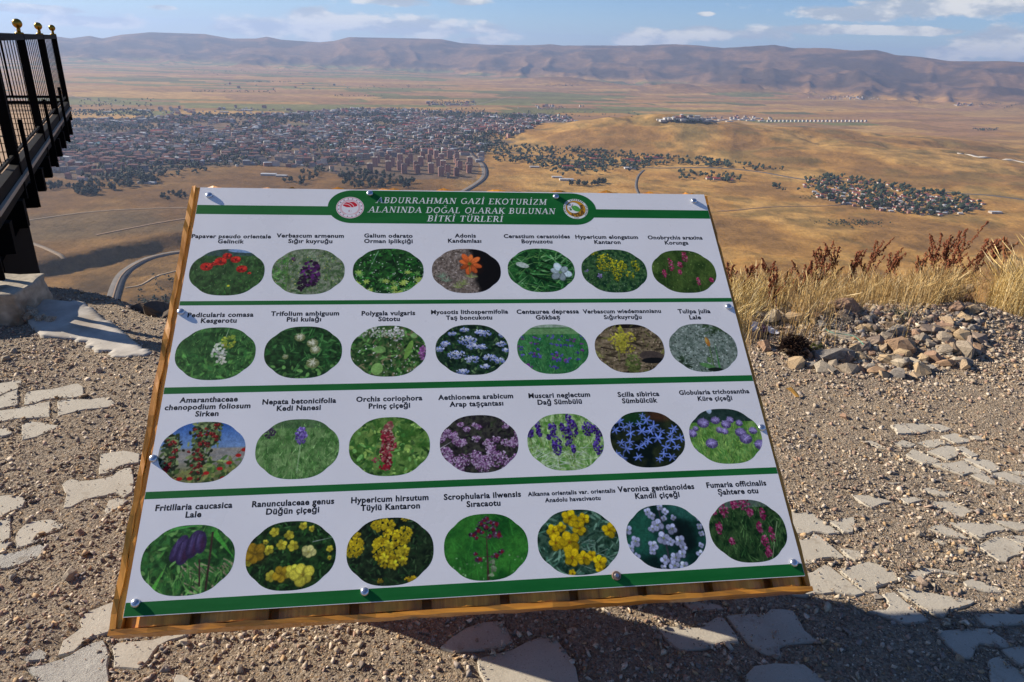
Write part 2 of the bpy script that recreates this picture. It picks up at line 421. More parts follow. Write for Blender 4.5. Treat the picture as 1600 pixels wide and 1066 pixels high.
# --- roads laid on the valley floor
m_asph = mat('worn_asphalt', (0.11, 0.098, 0.088), 0.9, noise=0.2, nscale=0.05)
m_dirt = mat('dirt_track', (0.27, 0.20, 0.13), 0.95, noise=0.2, nscale=0.05)
m_median = mat('road_median_earth', (0.22, 0.14, 0.08), 0.95)
def ribbon(name, pix, w, m_, lift=0.8, med=None, wpts=None):
    pts = wpts if wpts is not None else [cast(*p) for p in pix]
    P = np.array(pts); # smooth by Catmull-Rom
    Q = []
    for i in range(len(P) - 1):
        p0, p1, p2, p3 = P[max(i - 1, 0)], P[i], P[i + 1], P[min(i + 2, len(P) - 1)]
        ns = max(3, int(np.linalg.norm(p2 - p1) / 22))
        for t in np.linspace(0, 1, ns, endpoint=False):
            Q.append(0.5 * ((2 * p1) + (-p0 + p2) * t + (2 * p0 - 5 * p1 + 4 * p2 - p3) * t * t + (-p0 + 3 * p1 - 3 * p2 + p3) * t ** 3))
    Q.append(P[-1]); Q = np.array(Q)
    T = np.gradient(Q, axis=0); T /= np.linalg.norm(T, axis=1)[:, None] + 1e-9; N = np.stack([-T[:, 1], T[:, 0]], 1)
    def strip(o0, o1, lf):
        A_ = Q + N * o0; B_ = Q + N * o1
        zc = terr(Q[:, 0], Q[:, 1]); za = np.maximum(terr(A_[:, 0], A_[:, 1]), zc) + lf; zb = np.maximum(terr(B_[:, 0], B_[:, 1]), zc) + lf
        V = np.concatenate([np.c_[A_, za], np.c_[B_, zb], np.c_[A_ , za - 1.6], np.c_[B_, zb - 1.6]]); k = len(Q); i = np.arange(k - 1)
        return V, np.concatenate([np.stack([i, i + k, i + k + 1, i + 1], 1), np.stack([i, i + 1, i + 2 * k + 1, i + 2 * k], 1), np.stack([i + k, i + 3 * k, i + 3 * k + 1, i + k + 1], 1)])
    V, Fq = strip(-w / 2, w / 2, lift)
    o = tag(obj(name, mesh_np(name, V, Fq, [m_])), kind='structure')
    if med:
        V, Fq = strip(-med / 2, med / 2, lift + 0.8); obj('median_strip', mesh_np('median_strip', V, Fq, [m_median]), o)
    return o
road_left = ribbon('road', [(168, 520), (176, 470), (190, 432), (212, 414), (244, 401), (285, 394), (340, 389)], 22, m_asph, lift=1.1, med=3.0)
road_town = ribbon('road', [(700, 312), (738, 292), (757, 276), (755, 258), (741, 246), (733, 236), (728, 228)], 24, m_asph, med=2.0)
ribbon('road', [(735, 236), (790, 238), (860, 246), (900, 252), (1000, 262), (1100, 262), (1180, 268), (1260, 281), (1330, 284), (1420, 296), (1540, 305), (1640, 318)], 13, m_asph)
ribbon('road', [(1002, 310), (994, 292), (997, 276), (1006, 266)], 9, m_asph)
ribbon('dirt_road', [(20, 372), (60, 384), (100, 405)], 9, m_dirt)
ribbon('dirt_road', [(150, 368), (230, 352), (290, 342), (340, 338)], 7, m_median)
ribbon('dirt_road', [(40, 345), (160, 330), (290, 325), (350, 330)], 6, m_dirt)
ribbon('dirt_road', [(196, 450), (222, 445), (250, 430), (300, 418)], 5, m_dirt)
ribbon('dirt_road', [(1120, 330), (1200, 324), (1290, 322), (1330, 318)], 7, m_median)
ribbon('dirt_road', [(1500, 240), (1530, 246), (1580, 250), (1640, 262)], 26, mat('pale_gravel_scar', (0.50, 0.44, 0.36), 0.95))
ribbon('dirt_road', [(640, 176), (700, 170), (760, 160), (800, 150)], 10, m_dirt)
ribbon('dirt_road', [(110, 150), (150, 158), (210, 170), (240, 178)], 14, m_median)

# ================================================================== town
def mkmats():
    return dict(tpink=mat('salmon_tower_render', (0.52, 0.30, 0.24), 0.9), tbrick=mat('rose_tower_render', (0.44, 0.22, 0.17), 0.9), pink=mat('pink_render', (0.36, 0.2, 0.16), 0.9), cream=mat('cream_render', (0.44, 0.38, 0.31), 0.9), white=mat('white_render', (0.50, 0.48, 0.44), 0.9),
                grey=mat('grey_render', (0.26, 0.25, 0.25), 0.9), brick=mat('reddish_render', (0.27, 0.125, 0.09), 0.9), roof=mat('red_roof_tiles', (0.2, 0.085, 0.065), 0.85),
                tin=mat('pale_tin_roof', (0.40, 0.41, 0.42), 0.6), dark=mat('dull_brown_roof', (0.16, 0.12, 0.10), 0.9), glass=mat('dark_window_glass', (0.05, 0.06, 0.07), 0.15, spec=0.5),
                teal=mat('teal_tin_roof', (0.22, 0.36, 0.34), 0.5), rust=mat('rust_red_roof', (0.30, 0.06, 0.045), 0.7))
BM = mkmats()
def tower_parts(w, d, h, n):
    wall = MB(); wall.box(-w / 2, w / 2, -d / 2, d / 2, -4, h); wall.box(-w / 2 - 1.2, -w / 4, -d / 2 - 1.0, -d / 2 - 0.01, 2, h - 1); wall.box(w / 4, w / 2 + 1.2, -d / 2 - 1.0, -d / 2 - 0.01, 2, h - 1)
    roof = MB(); roof.box(-w / 2 - 0.6, w / 2 + 0.6, -d / 2 - 0.6, d / 2 + 0.6, h + 0.01, h + 0.8); roof.box(-2.5, 2.5, -2.5, 2.5, h + 0.8, h + 3.4)
    win = MB()
    for f in range(n):
        z = 1.2 + f * h / n
        for x in np.linspace(-w / 4 + 1.0, w / 4 - 1.0, 3): win.box(x - 0.8, x + 0.8, -d / 2 - 0.12, -d / 2 - 0.02, z, z + 1.6)
        for s in (-1, 1):
            for y in np.linspace(-d / 2 + 2.5, d / 2 - 2.5, 3): win.box(s * (w / 2 + 0.07) - 0.05, s * (w / 2 + 0.07) + 0.05, y - 0.8, y + 0.8, z, z + 1.6)
            xx = s * w * 3 / 8; win.box(xx - 1.2, xx + 1.2, -d / 2 - 1.12, -d / 2 - 1.02, z, z + 1.6)
    return wall, roof, win
def slab_parts(w, d, h, n, hip=True):
    wall = MB(); wall.box(-w / 2, w / 2, -d / 2, d / 2, -4, h)
    roof = MB(); e = 0.8; r = d * 0.22 if hip else 0.9
    V = [(-w / 2 - e, -d / 2 - e, h + 0.02), (w / 2 + e, -d / 2 - e, h + 0.02), (w / 2 + e, d / 2 + e, h + 0.02), (-w / 2 - e, d / 2 + e, h + 0.02), (-w / 2 + d * 0.4, 0, h + r), (w / 2 - d * 0.4, 0, h + r)]
    roof.add(V, [(0, 1, 5, 4), (1, 2, 5), (2, 3, 4, 5), (3, 0, 4), (3, 2, 1, 0)])
    win = MB(); k = max(3, int(w / 4.5))
    for f in range(n):
        z = 1.0 + f * h / n
        for x in np.linspace(-w / 2 + 2, w / 2 - 2, k): win.box(x - 0.9, x + 0.9, -d / 2 - 0.12, -d / 2 - 0.02, z, z + 1.5)
    return wall, roof, win
def proto(kind, w, d, h, n, wallm, roofm, hip=True):
    a, b_, c = tower_parts(w, d, h, n) if kind == 't' else slab_parts(w, d, h, n, hip)
    return a.mesh('wall', [BM[wallm]]), b_.mesh('roof', [BM[roofm]]), c.mesh('windows', [BM['glass']])
PR = dict(
    tower=[proto('t', 17, 15, 31, 10, 'tpink', 'dark'), proto('t', 15, 15, 28, 9, 'tbrick', 'dark'), proto('t', 18, 15, 33, 10, 'tpink', 'cream')],
    slab=[proto('s', 34, 13, 15, 5, 'pink', 'roof'), proto('s', 26, 13, 17, 6, 'cream', 'roof'), proto('s', 42, 12, 12, 4, 'white', 'roof'), proto('s', 22, 14, 18, 6, 'grey', 'dark'), proto('s', 30, 12, 15, 5, 'brick', 'roof')],
    house=[proto('s', 12, 9, 5, 2, 'white', 'rust'), proto('s', 14, 10, 4, 1, 'cream', 'tin'), proto('s', 10, 9, 6, 2, 'pink', 'roof'), proto('s', 16, 8, 4, 1, 'grey', 'dark')],
    shed=[proto('s', 60, 26, 7, 1, 'white', 'tin', False), proto('s', 44, 20, 6, 1, 'cream', 'tin', False)],
    barrack=[proto('s', 70, 12, 6, 1, 'cream', 'rust')],
    wblock=[proto('s', 20, 15, 17, 5, 'white', 'roof')])
placed = []
def building(kind, i, px, py, label, cat, group, rz=None, s=1.0, name='building', xy=None, parts=True, check=True):
    x, y = xy if xy is not None else cast(px, py)
    z = float(terr(x, y))
    e = empty(name, (x, y, z), rz if rz is not None else random.uniform(-0.3, 0.3))
    tag(e, label, cat, group); e.scale = (s, s, s)
    w, r, wi = PR[kind][i % len(PR[kind])]
    obj('wall', w, e); obj('roof', r, e)
    if parts: tag(obj('windows', wi, e), kind='stuff')
    placed.append((x, y)); return e
# ten-storey towers beside the curving road
TW = []
for row, (y0, xs) in enumerate([(276, [690, 712]), (271, [578, 634, 655, 676, 700, 735]), (266, [606, 624, 647, 690, 720, 732]), (260, [588, 612, 636, 660, 684, 716, 734]), (254, [588, 607, 625, 640, 668, 690, 715]), (248, [663, 680, 700, 712])]):
    for x in xs: TW.append((x + random.uniform(-3, 3), y0 + random.uniform(-1, 1)))
for k, (x, y) in enumerate(TW):
    building('tower', k, x, y, ['salmon', 'rose-brown', 'flat-topped salmon'][k % 3] + ' ten-storey tower in the ' + ('front' if y > 268 else ('middle' if y > 257 else 'back')) + ' rows of the cluster, ' + ('left side' if x < 640 else ('middle' if x < 695 else 'beside the curving road')), 'apartment tower', 'pink towers beside the curving road', rz=0.25 + random.uniform(-0.05, 0.05), name='apartment_tower')
# five-storey blocks nearest the viewer, along the lower edge of the town
def scatter(poly, n, mind):
    P = np.array(poly); out = []; tries = 0
    x0, y0 = P.min(0); x1, y1 = P.max(0)
    while len(out) < n and tries < n * 40:
        tries += 1
        px, py = random.uniform(x0, x1), random.uniform(y0, y1)
        if not in_poly(np.array([px]), np.array([py]), poly)[0]: continue
        x, y = cast(px, py)
        if all((x - a) ** 2 + (y - c) ** 2 > mind * mind for a, c in placed[-600:]): out.append((x, y)); placed.append((x, y))
    return out
for (x, y) in scatter([(60, 250), (130, 238), (210, 240), (330, 236), (420, 232), (540, 236), (560, 255), (470, 258), (380, 252), (300, 256), (215, 270), (130, 276), (62, 268)], 120, 30):
    bi = random.randrange(5); bx = to_px(x, y, PL)[0]; wh = 'at the far left of the town' if bx < 180 else ('above the grove left of the sign' if bx < 320 else ('above the left half of the sign' if bx < 450 else 'just left of the pink towers'))
    building('slab', bi, 0, 0, ['long pink', 'cream', 'long white', 'grey flat-roofed', 'brick-red'][bi] + ' block of flats ' + wh, 'apartment block', 'blocks of flats along the lower edge of the town', rz=random.choice([0.2, 0.2, 1.77]) + random.uniform(-.08, .08), xy=(x, y), name='apartment_block')
for (x, y) in scatter([(560, 225), (700, 222), (748, 232), (740, 246), (660, 246), (580, 250), (540, 240)], 42, 32):
    bk = random.choice([1, 2, 3, 1]); building('slab', bk, 0, 0, ['', 'cream', 'long white', 'grey flat-roofed'][bk] + ' block of flats behind the pink towers, ' + ('left part' if to_px(x, y, PL)[0] < 640 else 'right part'), 'apartment block', 'pale blocks of flats behind the towers', rz=0.25 + random.uniform(-.1, .1), xy=(x, y), name='apartment_block')
# houses of the village on the right
VIL = [(1255, 283), (1300, 276), (1340, 280), (1400, 290), (1480, 302), (1540, 316), (1530, 330), (1495, 338), (1420, 336), (1370, 330), (1300, 318), (1268, 306), (1250, 292)]
for (x, y) in scatter([(1262, 300), (1300, 292), (1400, 302), (1480, 312), (1535, 322), (1525, 331), (1490, 337), (1420, 335), (1370, 329), (1300, 317), (1268, 306)], 120, 15):
    bi = random.randrange(4); bx = to_px(x, y, PL)[0]; wh = 'at the left end' if bx < 1340 else ('in the middle' if bx < 1440 else 'at the right end')
    building('house', bi, 0, 0, ['white house with a red roof', 'cream house with a tin roof', 'pink house', 'grey flat-roofed house'][bi] + ' among the trees ' + wh + ' of the village', 'house', 'low houses of the village on the right', rz=random.uniform(-.5, .5), xy=(x, y), name='village_house', parts=False)
# far apartment row and sheds beyond the hills
for k in range(26):
    building('wblock', 0, 1200 + k * 6.1, 190.5, 'white block in the long even row beyond the hills, ' + ['leftmost few', 'left half', 'right half', 'rightmost few'][min(3, k * 4 // 26)], 'apartment block', 'row of white blocks beyond the hills', rz=0.3, name='apartment_block', parts=False, s=0.82)
for (x, y) in [(p, 188.5 + random.uniform(-3.5, 2)) for p in np.linspace(1032, 1190, 26)]:
    bi = random.randrange(2); building('shed', bi, x, y, ['long white', 'shorter cream'][bi] + ' shed with a tin roof in the strip beyond the hills, ' + ('left end' if x < 1080 else ('middle' if x < 1140 else 'right end')), 'shed', 'white-roofed sheds beyond the hills', rz=random.choice([0.1, 0.3]), name='industrial_shed', parts=False, s=0.85)
for (x, y) in [(935, 250), (985, 251), (998, 254), (893, 262), (914, 258), (1117, 280), (1130, 282), (925, 244), (1022, 248)]:
    building('barrack', 0, x, y, 'long low red-roofed building among the trees of the green belt', 'building', 'red-roofed long buildings in the green belt', rz=random.choice([0.05, 0.25, -0.1]), name='long_building', parts=False)
for k, (x, y, s) in enumerate([(985, 264, 0), (870, 278, 0), (885, 282, 0), (835, 262, 0), (420, 274, 0), (440, 276, 0), (230, 287, 0), (1555, 333, 0), (130, 208, 0), (170, 176, 1), (225, 174, 1), (350, 176, 1), (385, 173, 1)]):
    building('shed', k, x, y, 'lone pale shed standing apart from the houses', 'shed', 'lone pale sheds on the plain', rz=0.1, name='shed', parts=False, s=0.8 if not s else 1.1)
building('tower', 0, 700, 278, 'squat round-cornered cream building in front of the pink towers', 'building', None, rz=0.2, name='cream_building', s=0.55)
for o in bpy.data.objects:
    if o.name.startswith('cream_building'):
        for c in o.children:
            if c.name.startswith('wall'):
                c.data = c.data.copy(); c.data.materials[0] = BM['cream']
# the rest of the town, too many to count: one mesh
def mass(name, pts, kindmix, hmul=1.0):
    V = []; Fc = []; MI = []; mats_ = [BM['pink'], BM['cream'], BM['white'], BM['grey'], BM['brick'], BM['roof'], BM['tin'], BM['dark'], BM['rust'], BM['teal']]
    for x, y in pts:
        z = float(0)
        V.append((x, y)); 
    P = np.array(pts); Z = terr(P[:, 0], P[:, 1]); V = []; b0 = 0
    for (x, y), z in zip(P, Z):
        big = random.random() < kindmix
        w, d, h = (random.uniform(15, 30), random.uniform(10, 14), random.uniform(9, 19) * hmul) if big else (random.uniform(7, 14), random.uniform(6, 11), random.uniform(4, 8))
        if random.random() < 0.03: w, d, h = random.uniform(40, 80), random.uniform(20, 34), random.uniform(6, 9)
        a = random.choice([0.2, 0.2, 0.5, -0.2, 1.77]) + random.uniform(-.1, .1); ca, sa = math.cos(a), math.sin(a)
        wm = random.choices([0, 1, 2, 3, 4], [22, 26, 20, 24, 10])[0]; rm = random.choices([5, 6, 7, 8, 9], [26, 20, 46, 7, 1])[0]
        e = 0.5
        c = [(-w / 2, -d / 2), (w / 2, -d / 2), (w / 2, d / 2), (-w / 2, d / 2)]
        R_ = lambda u, v: (x + u * ca - v * sa, y + u * sa + v * ca)
        for zz in (z - 4, z + h):
            for u, v in c: V.append((*R_(u, v), zz))
        V.append((*R_(-w / 2 + d * .4, 0), z + h + d * 0.2)); V.append((*R_(w / 2 - d * .4, 0), z + h + d * 0.2))
        q_ = [(0, 1, 5, 4), (1, 2, 6, 5), (2, 3, 7, 6), (3, 0, 4, 7)]
        Fc += [tuple(b0 + i for i in f) for f in q_]; MI += [wm] * 4
        Fc += [tuple(b0 + i for i in f) for f in [(4, 5, 9, 8), (5, 6, 9), (6, 7, 8, 9), (7, 4, 8)]]; MI += [rm] * 4
        b0 += 10
    return tag(obj(name, mesh_np(name, np.array(V), Fc, mats_, MI)), kind='stuff')
def plainpts(poly, n, jitter=0):
    P = np.array(poly, float); x0, y0 = P.min(0); x1, y1 = P.max(0); out = []
    W_ = [];
    # even density on the ground: draw on the plain
    C_ = np.array([(rayw(px, py)[:2] * ((PL - HC) / rayw(px, py)[2])) for px, py in poly])
    a0, b0 = C_.min(0); a1, b1 = C_.max(0); got = 0
    while got < n:
        X = rng.uniform(a0, a1, n * 2); Y = rng.uniform(b0, b1, n * 2)
        k = in_poly(X, Y, [tuple(c) for c in C_])
        out.append(np.stack([X[k], Y[k]], 1)); got += k.sum()
    return np.concatenate(out)[:n]
pts = plainpts(TOWN, 8200)
dn = fbm(pts[:, 0] / 260, pts[:, 1] / 260, 3, 201)
ux, uy = to_px(pts[:, 0], pts[:, 1], np.full(len(pts), PL))
keep = (rng.random(len(pts)) < sstep(dn, 0.30, 0.50)) & ~in_poly(ux, uy, [(565, 244), (745, 240), (750, 282), (560, 280)]) & ~((uy > 262) & (rng.random(len(pts)) < 0.8))
keep &= ~in_poly(ux, uy, [(60, 236), (545, 230), (565, 262), (60, 282)]) | (rng.random(len(pts)) < 0.35)
tag(mass('distant_town', pts[keep], 0.42), 'dense pinkish grey town of flats and houses spread over the plain', 'town')
p2 = [cast(px, py) for px, py in [(random.uniform(665, 745), random.uniform(160, 166)) for _ in range(60)] + [(random.uniform(1036, 1210), random.uniform(183, 188)) for _ in range(70)]
      + [(random.gauss(1515, 14), random.uniform(162, 166)) for _ in range(25)] + [(random.gauss(1345, 18), random.uniform(153, 156)) for _ in range(22)] + [(random.gauss(870, 22), random.uniform(166, 172)) for _ in range(30)]
      + [(random.gauss(1320, 40), random.uniform(150, 156)) for _ in range(20)] + [(random.uniform(350, 560), random.uniform(128, 146)) for _ in range(26)] + [(random.uniform(250, 460), random.uniform(168, 180)) for _ in range(70)]]
tag(mass('distant_hamlets', p2, 0.3), 'tiny pale hamlets scattered over the far plain', 'hamlets')

# ================================================================== trees of the valley
m_leaf = [mat('dark_foliage', (0.024, 0.038, 0.018), 0.9, noise=0.4, nscale=0.5), mat('olive_foliage', (0.042, 0.050, 0.022), 0.9, noise=0.4, nscale=0.5)]
m_bark = mat('bark', (0.10, 0.075, 0.05), 0.9)
def crown_tree(seed, h, w, narrow=False):
    rd = random.Random(seed); t = MB()
    t.tube((0, 0, -1.5), (0, 0, h * 0.45), h * 0.035, h * 0.02, 5, 1, False)
    n = 26 if not narrow else 18
    for i in range(n):
        a = rd.uniform(0, 6.28); u = rd.random(); zz = h * (0.28 + 0.68 * rd.random())
        rr = w * 0.5 * math.sqrt(rd.random()) * math.sin(math.pi * min(max((zz / h - 0.15) / 0.9, 0.05), 0.98)) ** 0.6
        c = Vector((rr * math.cos(a), rr * math.sin(a), zz)); s = w * rd.uniform(0.13, 0.24)
        if rd.random() < 0.4: t.tube((0, 0, h * 0.35), c, h * 0.012, h * 0.006, 3, 1, False)
        # angular clump of leaves: open octahedron-like tufts
        V = []; 
        for d in [(1, 0, 0), (0, 1, 0), (-1, 0, 0), (0, -1, 0), (0, 0, 1), (0, 0, -1)]:
            V.append(c + Vector(d) * s * rd.uniform(0.6, 1.25) + Vector((rd.uniform(-.3, .3), rd.uniform(-.3, .3), rd.uniform(-.3, .3))) * s)
        t.add(V, [(0, 1, 4), (1, 2, 4), (2, 3, 4), (3, 0, 4), (1, 0, 5), (2, 1, 5), (3, 2, 5), (0, 3, 5)], 0)
        for _ in range(5):
            p = c + Vector((rd.gauss(0, 1), rd.gauss(0, 1), rd.gauss(0, 1))) * s * 0.85
            t.add([p + Vector((rd.gauss(0, .3), rd.gauss(0, .3), rd.gauss(0, .3))) * s for _ in range(3)], [(0, 1, 2)], 0)
    return t
TM = []
for k in range(5):
    narrow = k in (3,)
    mb = crown_tree(300 + k, 10 if not narrow else 13, 8.5 if not narrow else 3.6, narrow)
    TM.append(mb.mesh('tree', [m_leaf[k % 2], m_bark]))
TREEP = []
def trees(poly, n, label, group, s=(0.7, 1.25), ks=(0, 1, 2, 4), mind=0, indiv=True):
    q = np.array(poly, float); P = []
    while len(P) < n:
        px, py = random.uniform(q[:, 0].min(), q[:, 0].max()), random.uniform(q[:, 1].min(), q[:, 1].max())
        if in_poly(np.array([px]), np.array([py]), poly)[0]: P.append(cast(px, py))
    P = np.array(P); Z = terr(P[:, 0], P[:, 1]); qx = to_px(P[:, 0], P[:, 1], Z); a0, a1 = q[:, 0].min(), q[:, 0].max(); b0, b1 = q[:, 1].min(), q[:, 1].max()
    for (x, y), z, ux_, uy_ in zip(P, Z, *qx):
        f = (ux_ - a0) / (a1 - a0); k_ = random.choice(ks); w_ = ['at its left end', 'left of its middle', 'right of its middle', 'at its right end'][min(3, max(0, int(f * 4)))]
        TREEP.append((x, y, float(z), 1.35 * random.uniform(*s), k_, ['round', 'olive', 'broad', 'tall narrow', 'dense'][k_] + ' ' + label.replace('dark tree', 'tree') + ', ' + w_, group))
GB = [(748, 222), (800, 226), (870, 232), (965, 236), (1000, 243), (1100, 247), (1180, 258), (1230, 266), (1165, 266), (1060, 257), (990, 264), (960, 262), (890, 268), (850, 262), (775, 252)]
trees(GB, 620, 'dark tree in the green belt below the hills', 'trees of the green belt', s=(0.8, 1.5))
trees([(845, 262), (940, 252), (1010, 254), (1010, 266), (960, 272), (870, 276)], 75, 'tree among the long red-roofed buildings', 'trees among the red-roofed buildings', s=(0.8, 1.3))
trees([(890, 282), (945, 284), (945, 291), (890, 291)], 26, 'tree around the small pale sheds just above the sign', 'trees around the small sheds')
trees([(1055, 266), (1160, 275), (1158, 286), (1060, 281)], 50, 'dark tree in the straight rows right of the red-roofed buildings', 'trees in rows right of the red-roofed buildings', ks=(3, 0), s=(0.7, 1.1))
trees([(115, 298), (130, 288), (190, 270), (260, 270), (305, 262), (330, 268), (250, 285), (190, 296), (150, 305), (118, 306)], 120, 'dark tree in the long grove left of the sign', 'trees of the grove left of the sign', s=(0.8, 1.4))
trees([(250, 305), (300, 300), (320, 308), (255, 318)], 18, 'tree beside the farm just left of the sign', 'trees beside the farm left of the sign', s=(0.7, 1.0))
trees([(440, 284), (500, 262), (500, 275), (470, 290)], 22, 'tree in the line climbing from the sign to the town', 'trees in the line above the sign')
trees([(530, 278), (570, 270), (615, 276), (650, 286), (645, 296), (540, 296)], 75, 'dark tree in the grove below the pink towers', 'trees of the grove below the towers', s=(0.8, 1.4))
trees([(60, 292), (100, 288), (125, 292), (70, 300)], 14, 'tree on the brown plain beside the black terrace', 'trees beside the terrace')
for (x, y) in scatter(VIL, 100, 12):
    bx = to_px(x, y, PL)[0]; building('house', 0, 0, 0, 'small white-walled house hidden among the trees ' + ('at the left end' if bx < 1340 else ('in the middle' if bx < 1440 else 'at the right end')) + ' of the village', 'house', 'low houses of the village on the right', rz=random.uniform(-.5, .5), xy=(x, y), name='village_house', parts=False, s=0.9)
trees(VIL, 400, 'dark tree between the village houses', 'trees of the village', s=(0.6, 1.15))
trees([(1270, 276), (1310, 277), (1312, 283), (1275, 281)], 18, 'tree in the clump above the village', 'trees above the village')
trees([(1200, 286), (1250, 290), (1250, 300), (1205, 298)], 9, 'lone tree on the golden field left of the village', 'lone trees left of the village')
TREEP.sort(key=lambda t: t[0] ** 2 + t[1] ** 2)
# keep off the roads
for i, (x, y, z, s, k, lab, grp) in enumerate(TREEP[:300]):
    o = obj('tree', TM[k]); o.location = (x, y, z); o.scale = (s, s, s * random.uniform(0.85, 1.2)); o.rotation_euler = (0, 0, random.uniform(0, 6.28)); tag(o, lab, 'tree', grp)
def tree_mass(name, pts, sc, label):
    V = []; Fc = []; b0 = 0
    dirs = np.array([(1, 0, .1), (.31, .95, -.1), (-.81, .59, .1), (-.81, -.59, -.1), (.31, -.95, .1), (0, 0, 1.1), (0, 0, -.8)])
    fc = [(0, 1, 5), (1, 2, 5), (2, 3, 5), (3, 4, 5), (4, 0, 5), (1, 0, 6), (2, 1, 6), (3, 2, 6), (4, 3, 6), (0, 4, 6)]
    P = np.asarray(pts); Z = terr(P[:, 0], P[:, 1])
    for (x, y), z in zip(P, Z):
        s0 = random.uniform(*sc)
        for _ in range(3):
            c = np.array([x + random.gauss(0, 1.6) * s0, y + random.gauss(0, 1.6) * s0, z + s0 * random.uniform(2.5, 6.5)])
            V.append(c + dirs * rng.uniform(0.7, 1.3, (7, 1)) * s0 * random.uniform(2.0, 3.4)); Fc += [tuple(b0 + i for i in f) for f in fc]; b0 += 7
    return tag(obj(name, mesh_np(name, np.concatenate(V), Fc, [m_leaf[0]])), label, None, None, 'stuff')
rest = [(t[0], t[1]) for t in TREEP[300:]]
tp = plainpts(TOWN, 9000); dn = fbm(tp[:, 0] / 170, tp[:, 1] / 170, 3, 205); tp = tp[rng.random(len(tp)) < sstep(dn, 0.28, 0.50)]
ux, uy = to_px(tp[:, 0], tp[:, 1], np.full(len(tp), PL)); tp = tp[~in_poly(ux, uy, [(565, 244), (745, 240), (750, 282), (560, 280)])]
tree_mass('town_trees', list(tp) + rest, (1.0, 2.2), 'dark green trees between the houses of the town')
fp = []
for (x0, x1, y0, y1, n_) in [(100, 240, 172, 182, 330), (590, 760, 170, 178, 130), (670, 740, 158, 163, 60), (1290, 1350, 150, 155, 60), (1490, 1560, 161, 165, 60), (1520, 1560, 201, 205, 50), (850, 910, 132, 136, 60), (950, 1040, 130, 134, 70), (1420, 1440, 161, 165, 10), (120, 240, 155, 168, 60), (560, 700, 134, 140, 40), (300, 560, 106, 118, 150), (1040, 1100, 188, 192, 30), (800, 1000, 175, 184, 60), (1560, 1600, 162, 170, 20), (600, 800, 95, 125, 120), (300, 420, 143, 144.5, 40), (520, 600, 150, 151, 30), (380, 470, 128, 129, 30)]:
    fp += [cast(random.uniform(x0, x1), random.uniform(y0, y1)) for _ in range(n_)]
tree_mass('distant_groves', fp, (0.6, 1.7), 'dark groves and hedgerows dotted over the far plain')
# scrub on the near slopes and the golden floor
sp = [cast(random.gauss(*a), random.gauss(*b_)) for a, b_, k in [((262, 20), (470, 9), 60), ((235, 12), (475, 6), 30), ((270, 10), (500, 8), 40), ((1335, 24), (349, 2.6), 110), ((1265, 8), (308, 3), 12), ((265, 14), (438, 5), 14)] for _ in range(k)]
tree_mass('scrub', sp, (0.35, 0.8), 'low dark scrub on the dry slopes')

# ================================================================== FOREGROUND GROUND
def cr(x0, y0, sc_, L): return [(x0 + a / sc_, y0 + b / sc_) for a, b in L]
K1 = 3.553; K6 = 3.81
PAV = [cr(0, 540, K1, p) for p in [
    [(-60, 210), (0, 203), (60, 192), (118, 188), (120, 228), (60, 245), (20, 262), (-60, 285)],
    [(-80, 300), (0, 283), (40, 262), (100, 243), (98, 330), (40, 340), (0, 350), (-80, 356)],
    [(130, 325), (138, 270), (150, 252), (230, 242), (290, 239), (340, 226), (400, 212), (435, 208), (462, 225), (462, 272), (410, 286), (340, 288), (290, 290), (240, 296), (215, 307), (180, 320)],
    [(-90, 372), (0, 358), (60, 350), (120, 340), (200, 322), (278, 308), (276, 395), (220, 398), (160, 402), (80, 405), (0, 422), (-90, 440)],
    [(318, 302), (360, 293), (430, 292), (500, 295), (560, 284), (610, 280), (642, 318), (600, 338), (530, 346), (470, 350), (420, 362), (370, 375), (320, 387)],
    [(120, 437), (170, 418), (240, 425), (290, 435), (327, 440), (300, 462), (260, 478), (200, 505), (120, 522)],
    [(-60, 462), (0, 455), (40, 452), (72, 480), (30, 495), (-60, 510)],
    [(552, 592), (620, 580), (690, 572), (730, 580), (775, 590), (770, 638), (700, 648), (650, 662), (620, 690), (580, 700), (547, 704)],
    [(342, 762), (370, 740), (400, 733), (450, 742), (500, 738), (570, 728), (620, 715), (650, 690), (690, 672), (728, 668), (744, 740), (735, 800), (685, 835), (660, 815), (638, 808), (580, 825), (520, 835), (470, 848), (430, 868), (390, 890), (350, 893), (366, 822)],
    [(600, 850), (650, 835), (720, 850), (690, 872), (655, 890), (592, 930), (577, 905)],
    [(-60, 840), (0, 832), (60, 826), (122, 828), (143, 858), (125, 895), (60, 918), (0, 948), (-60, 965)]]]
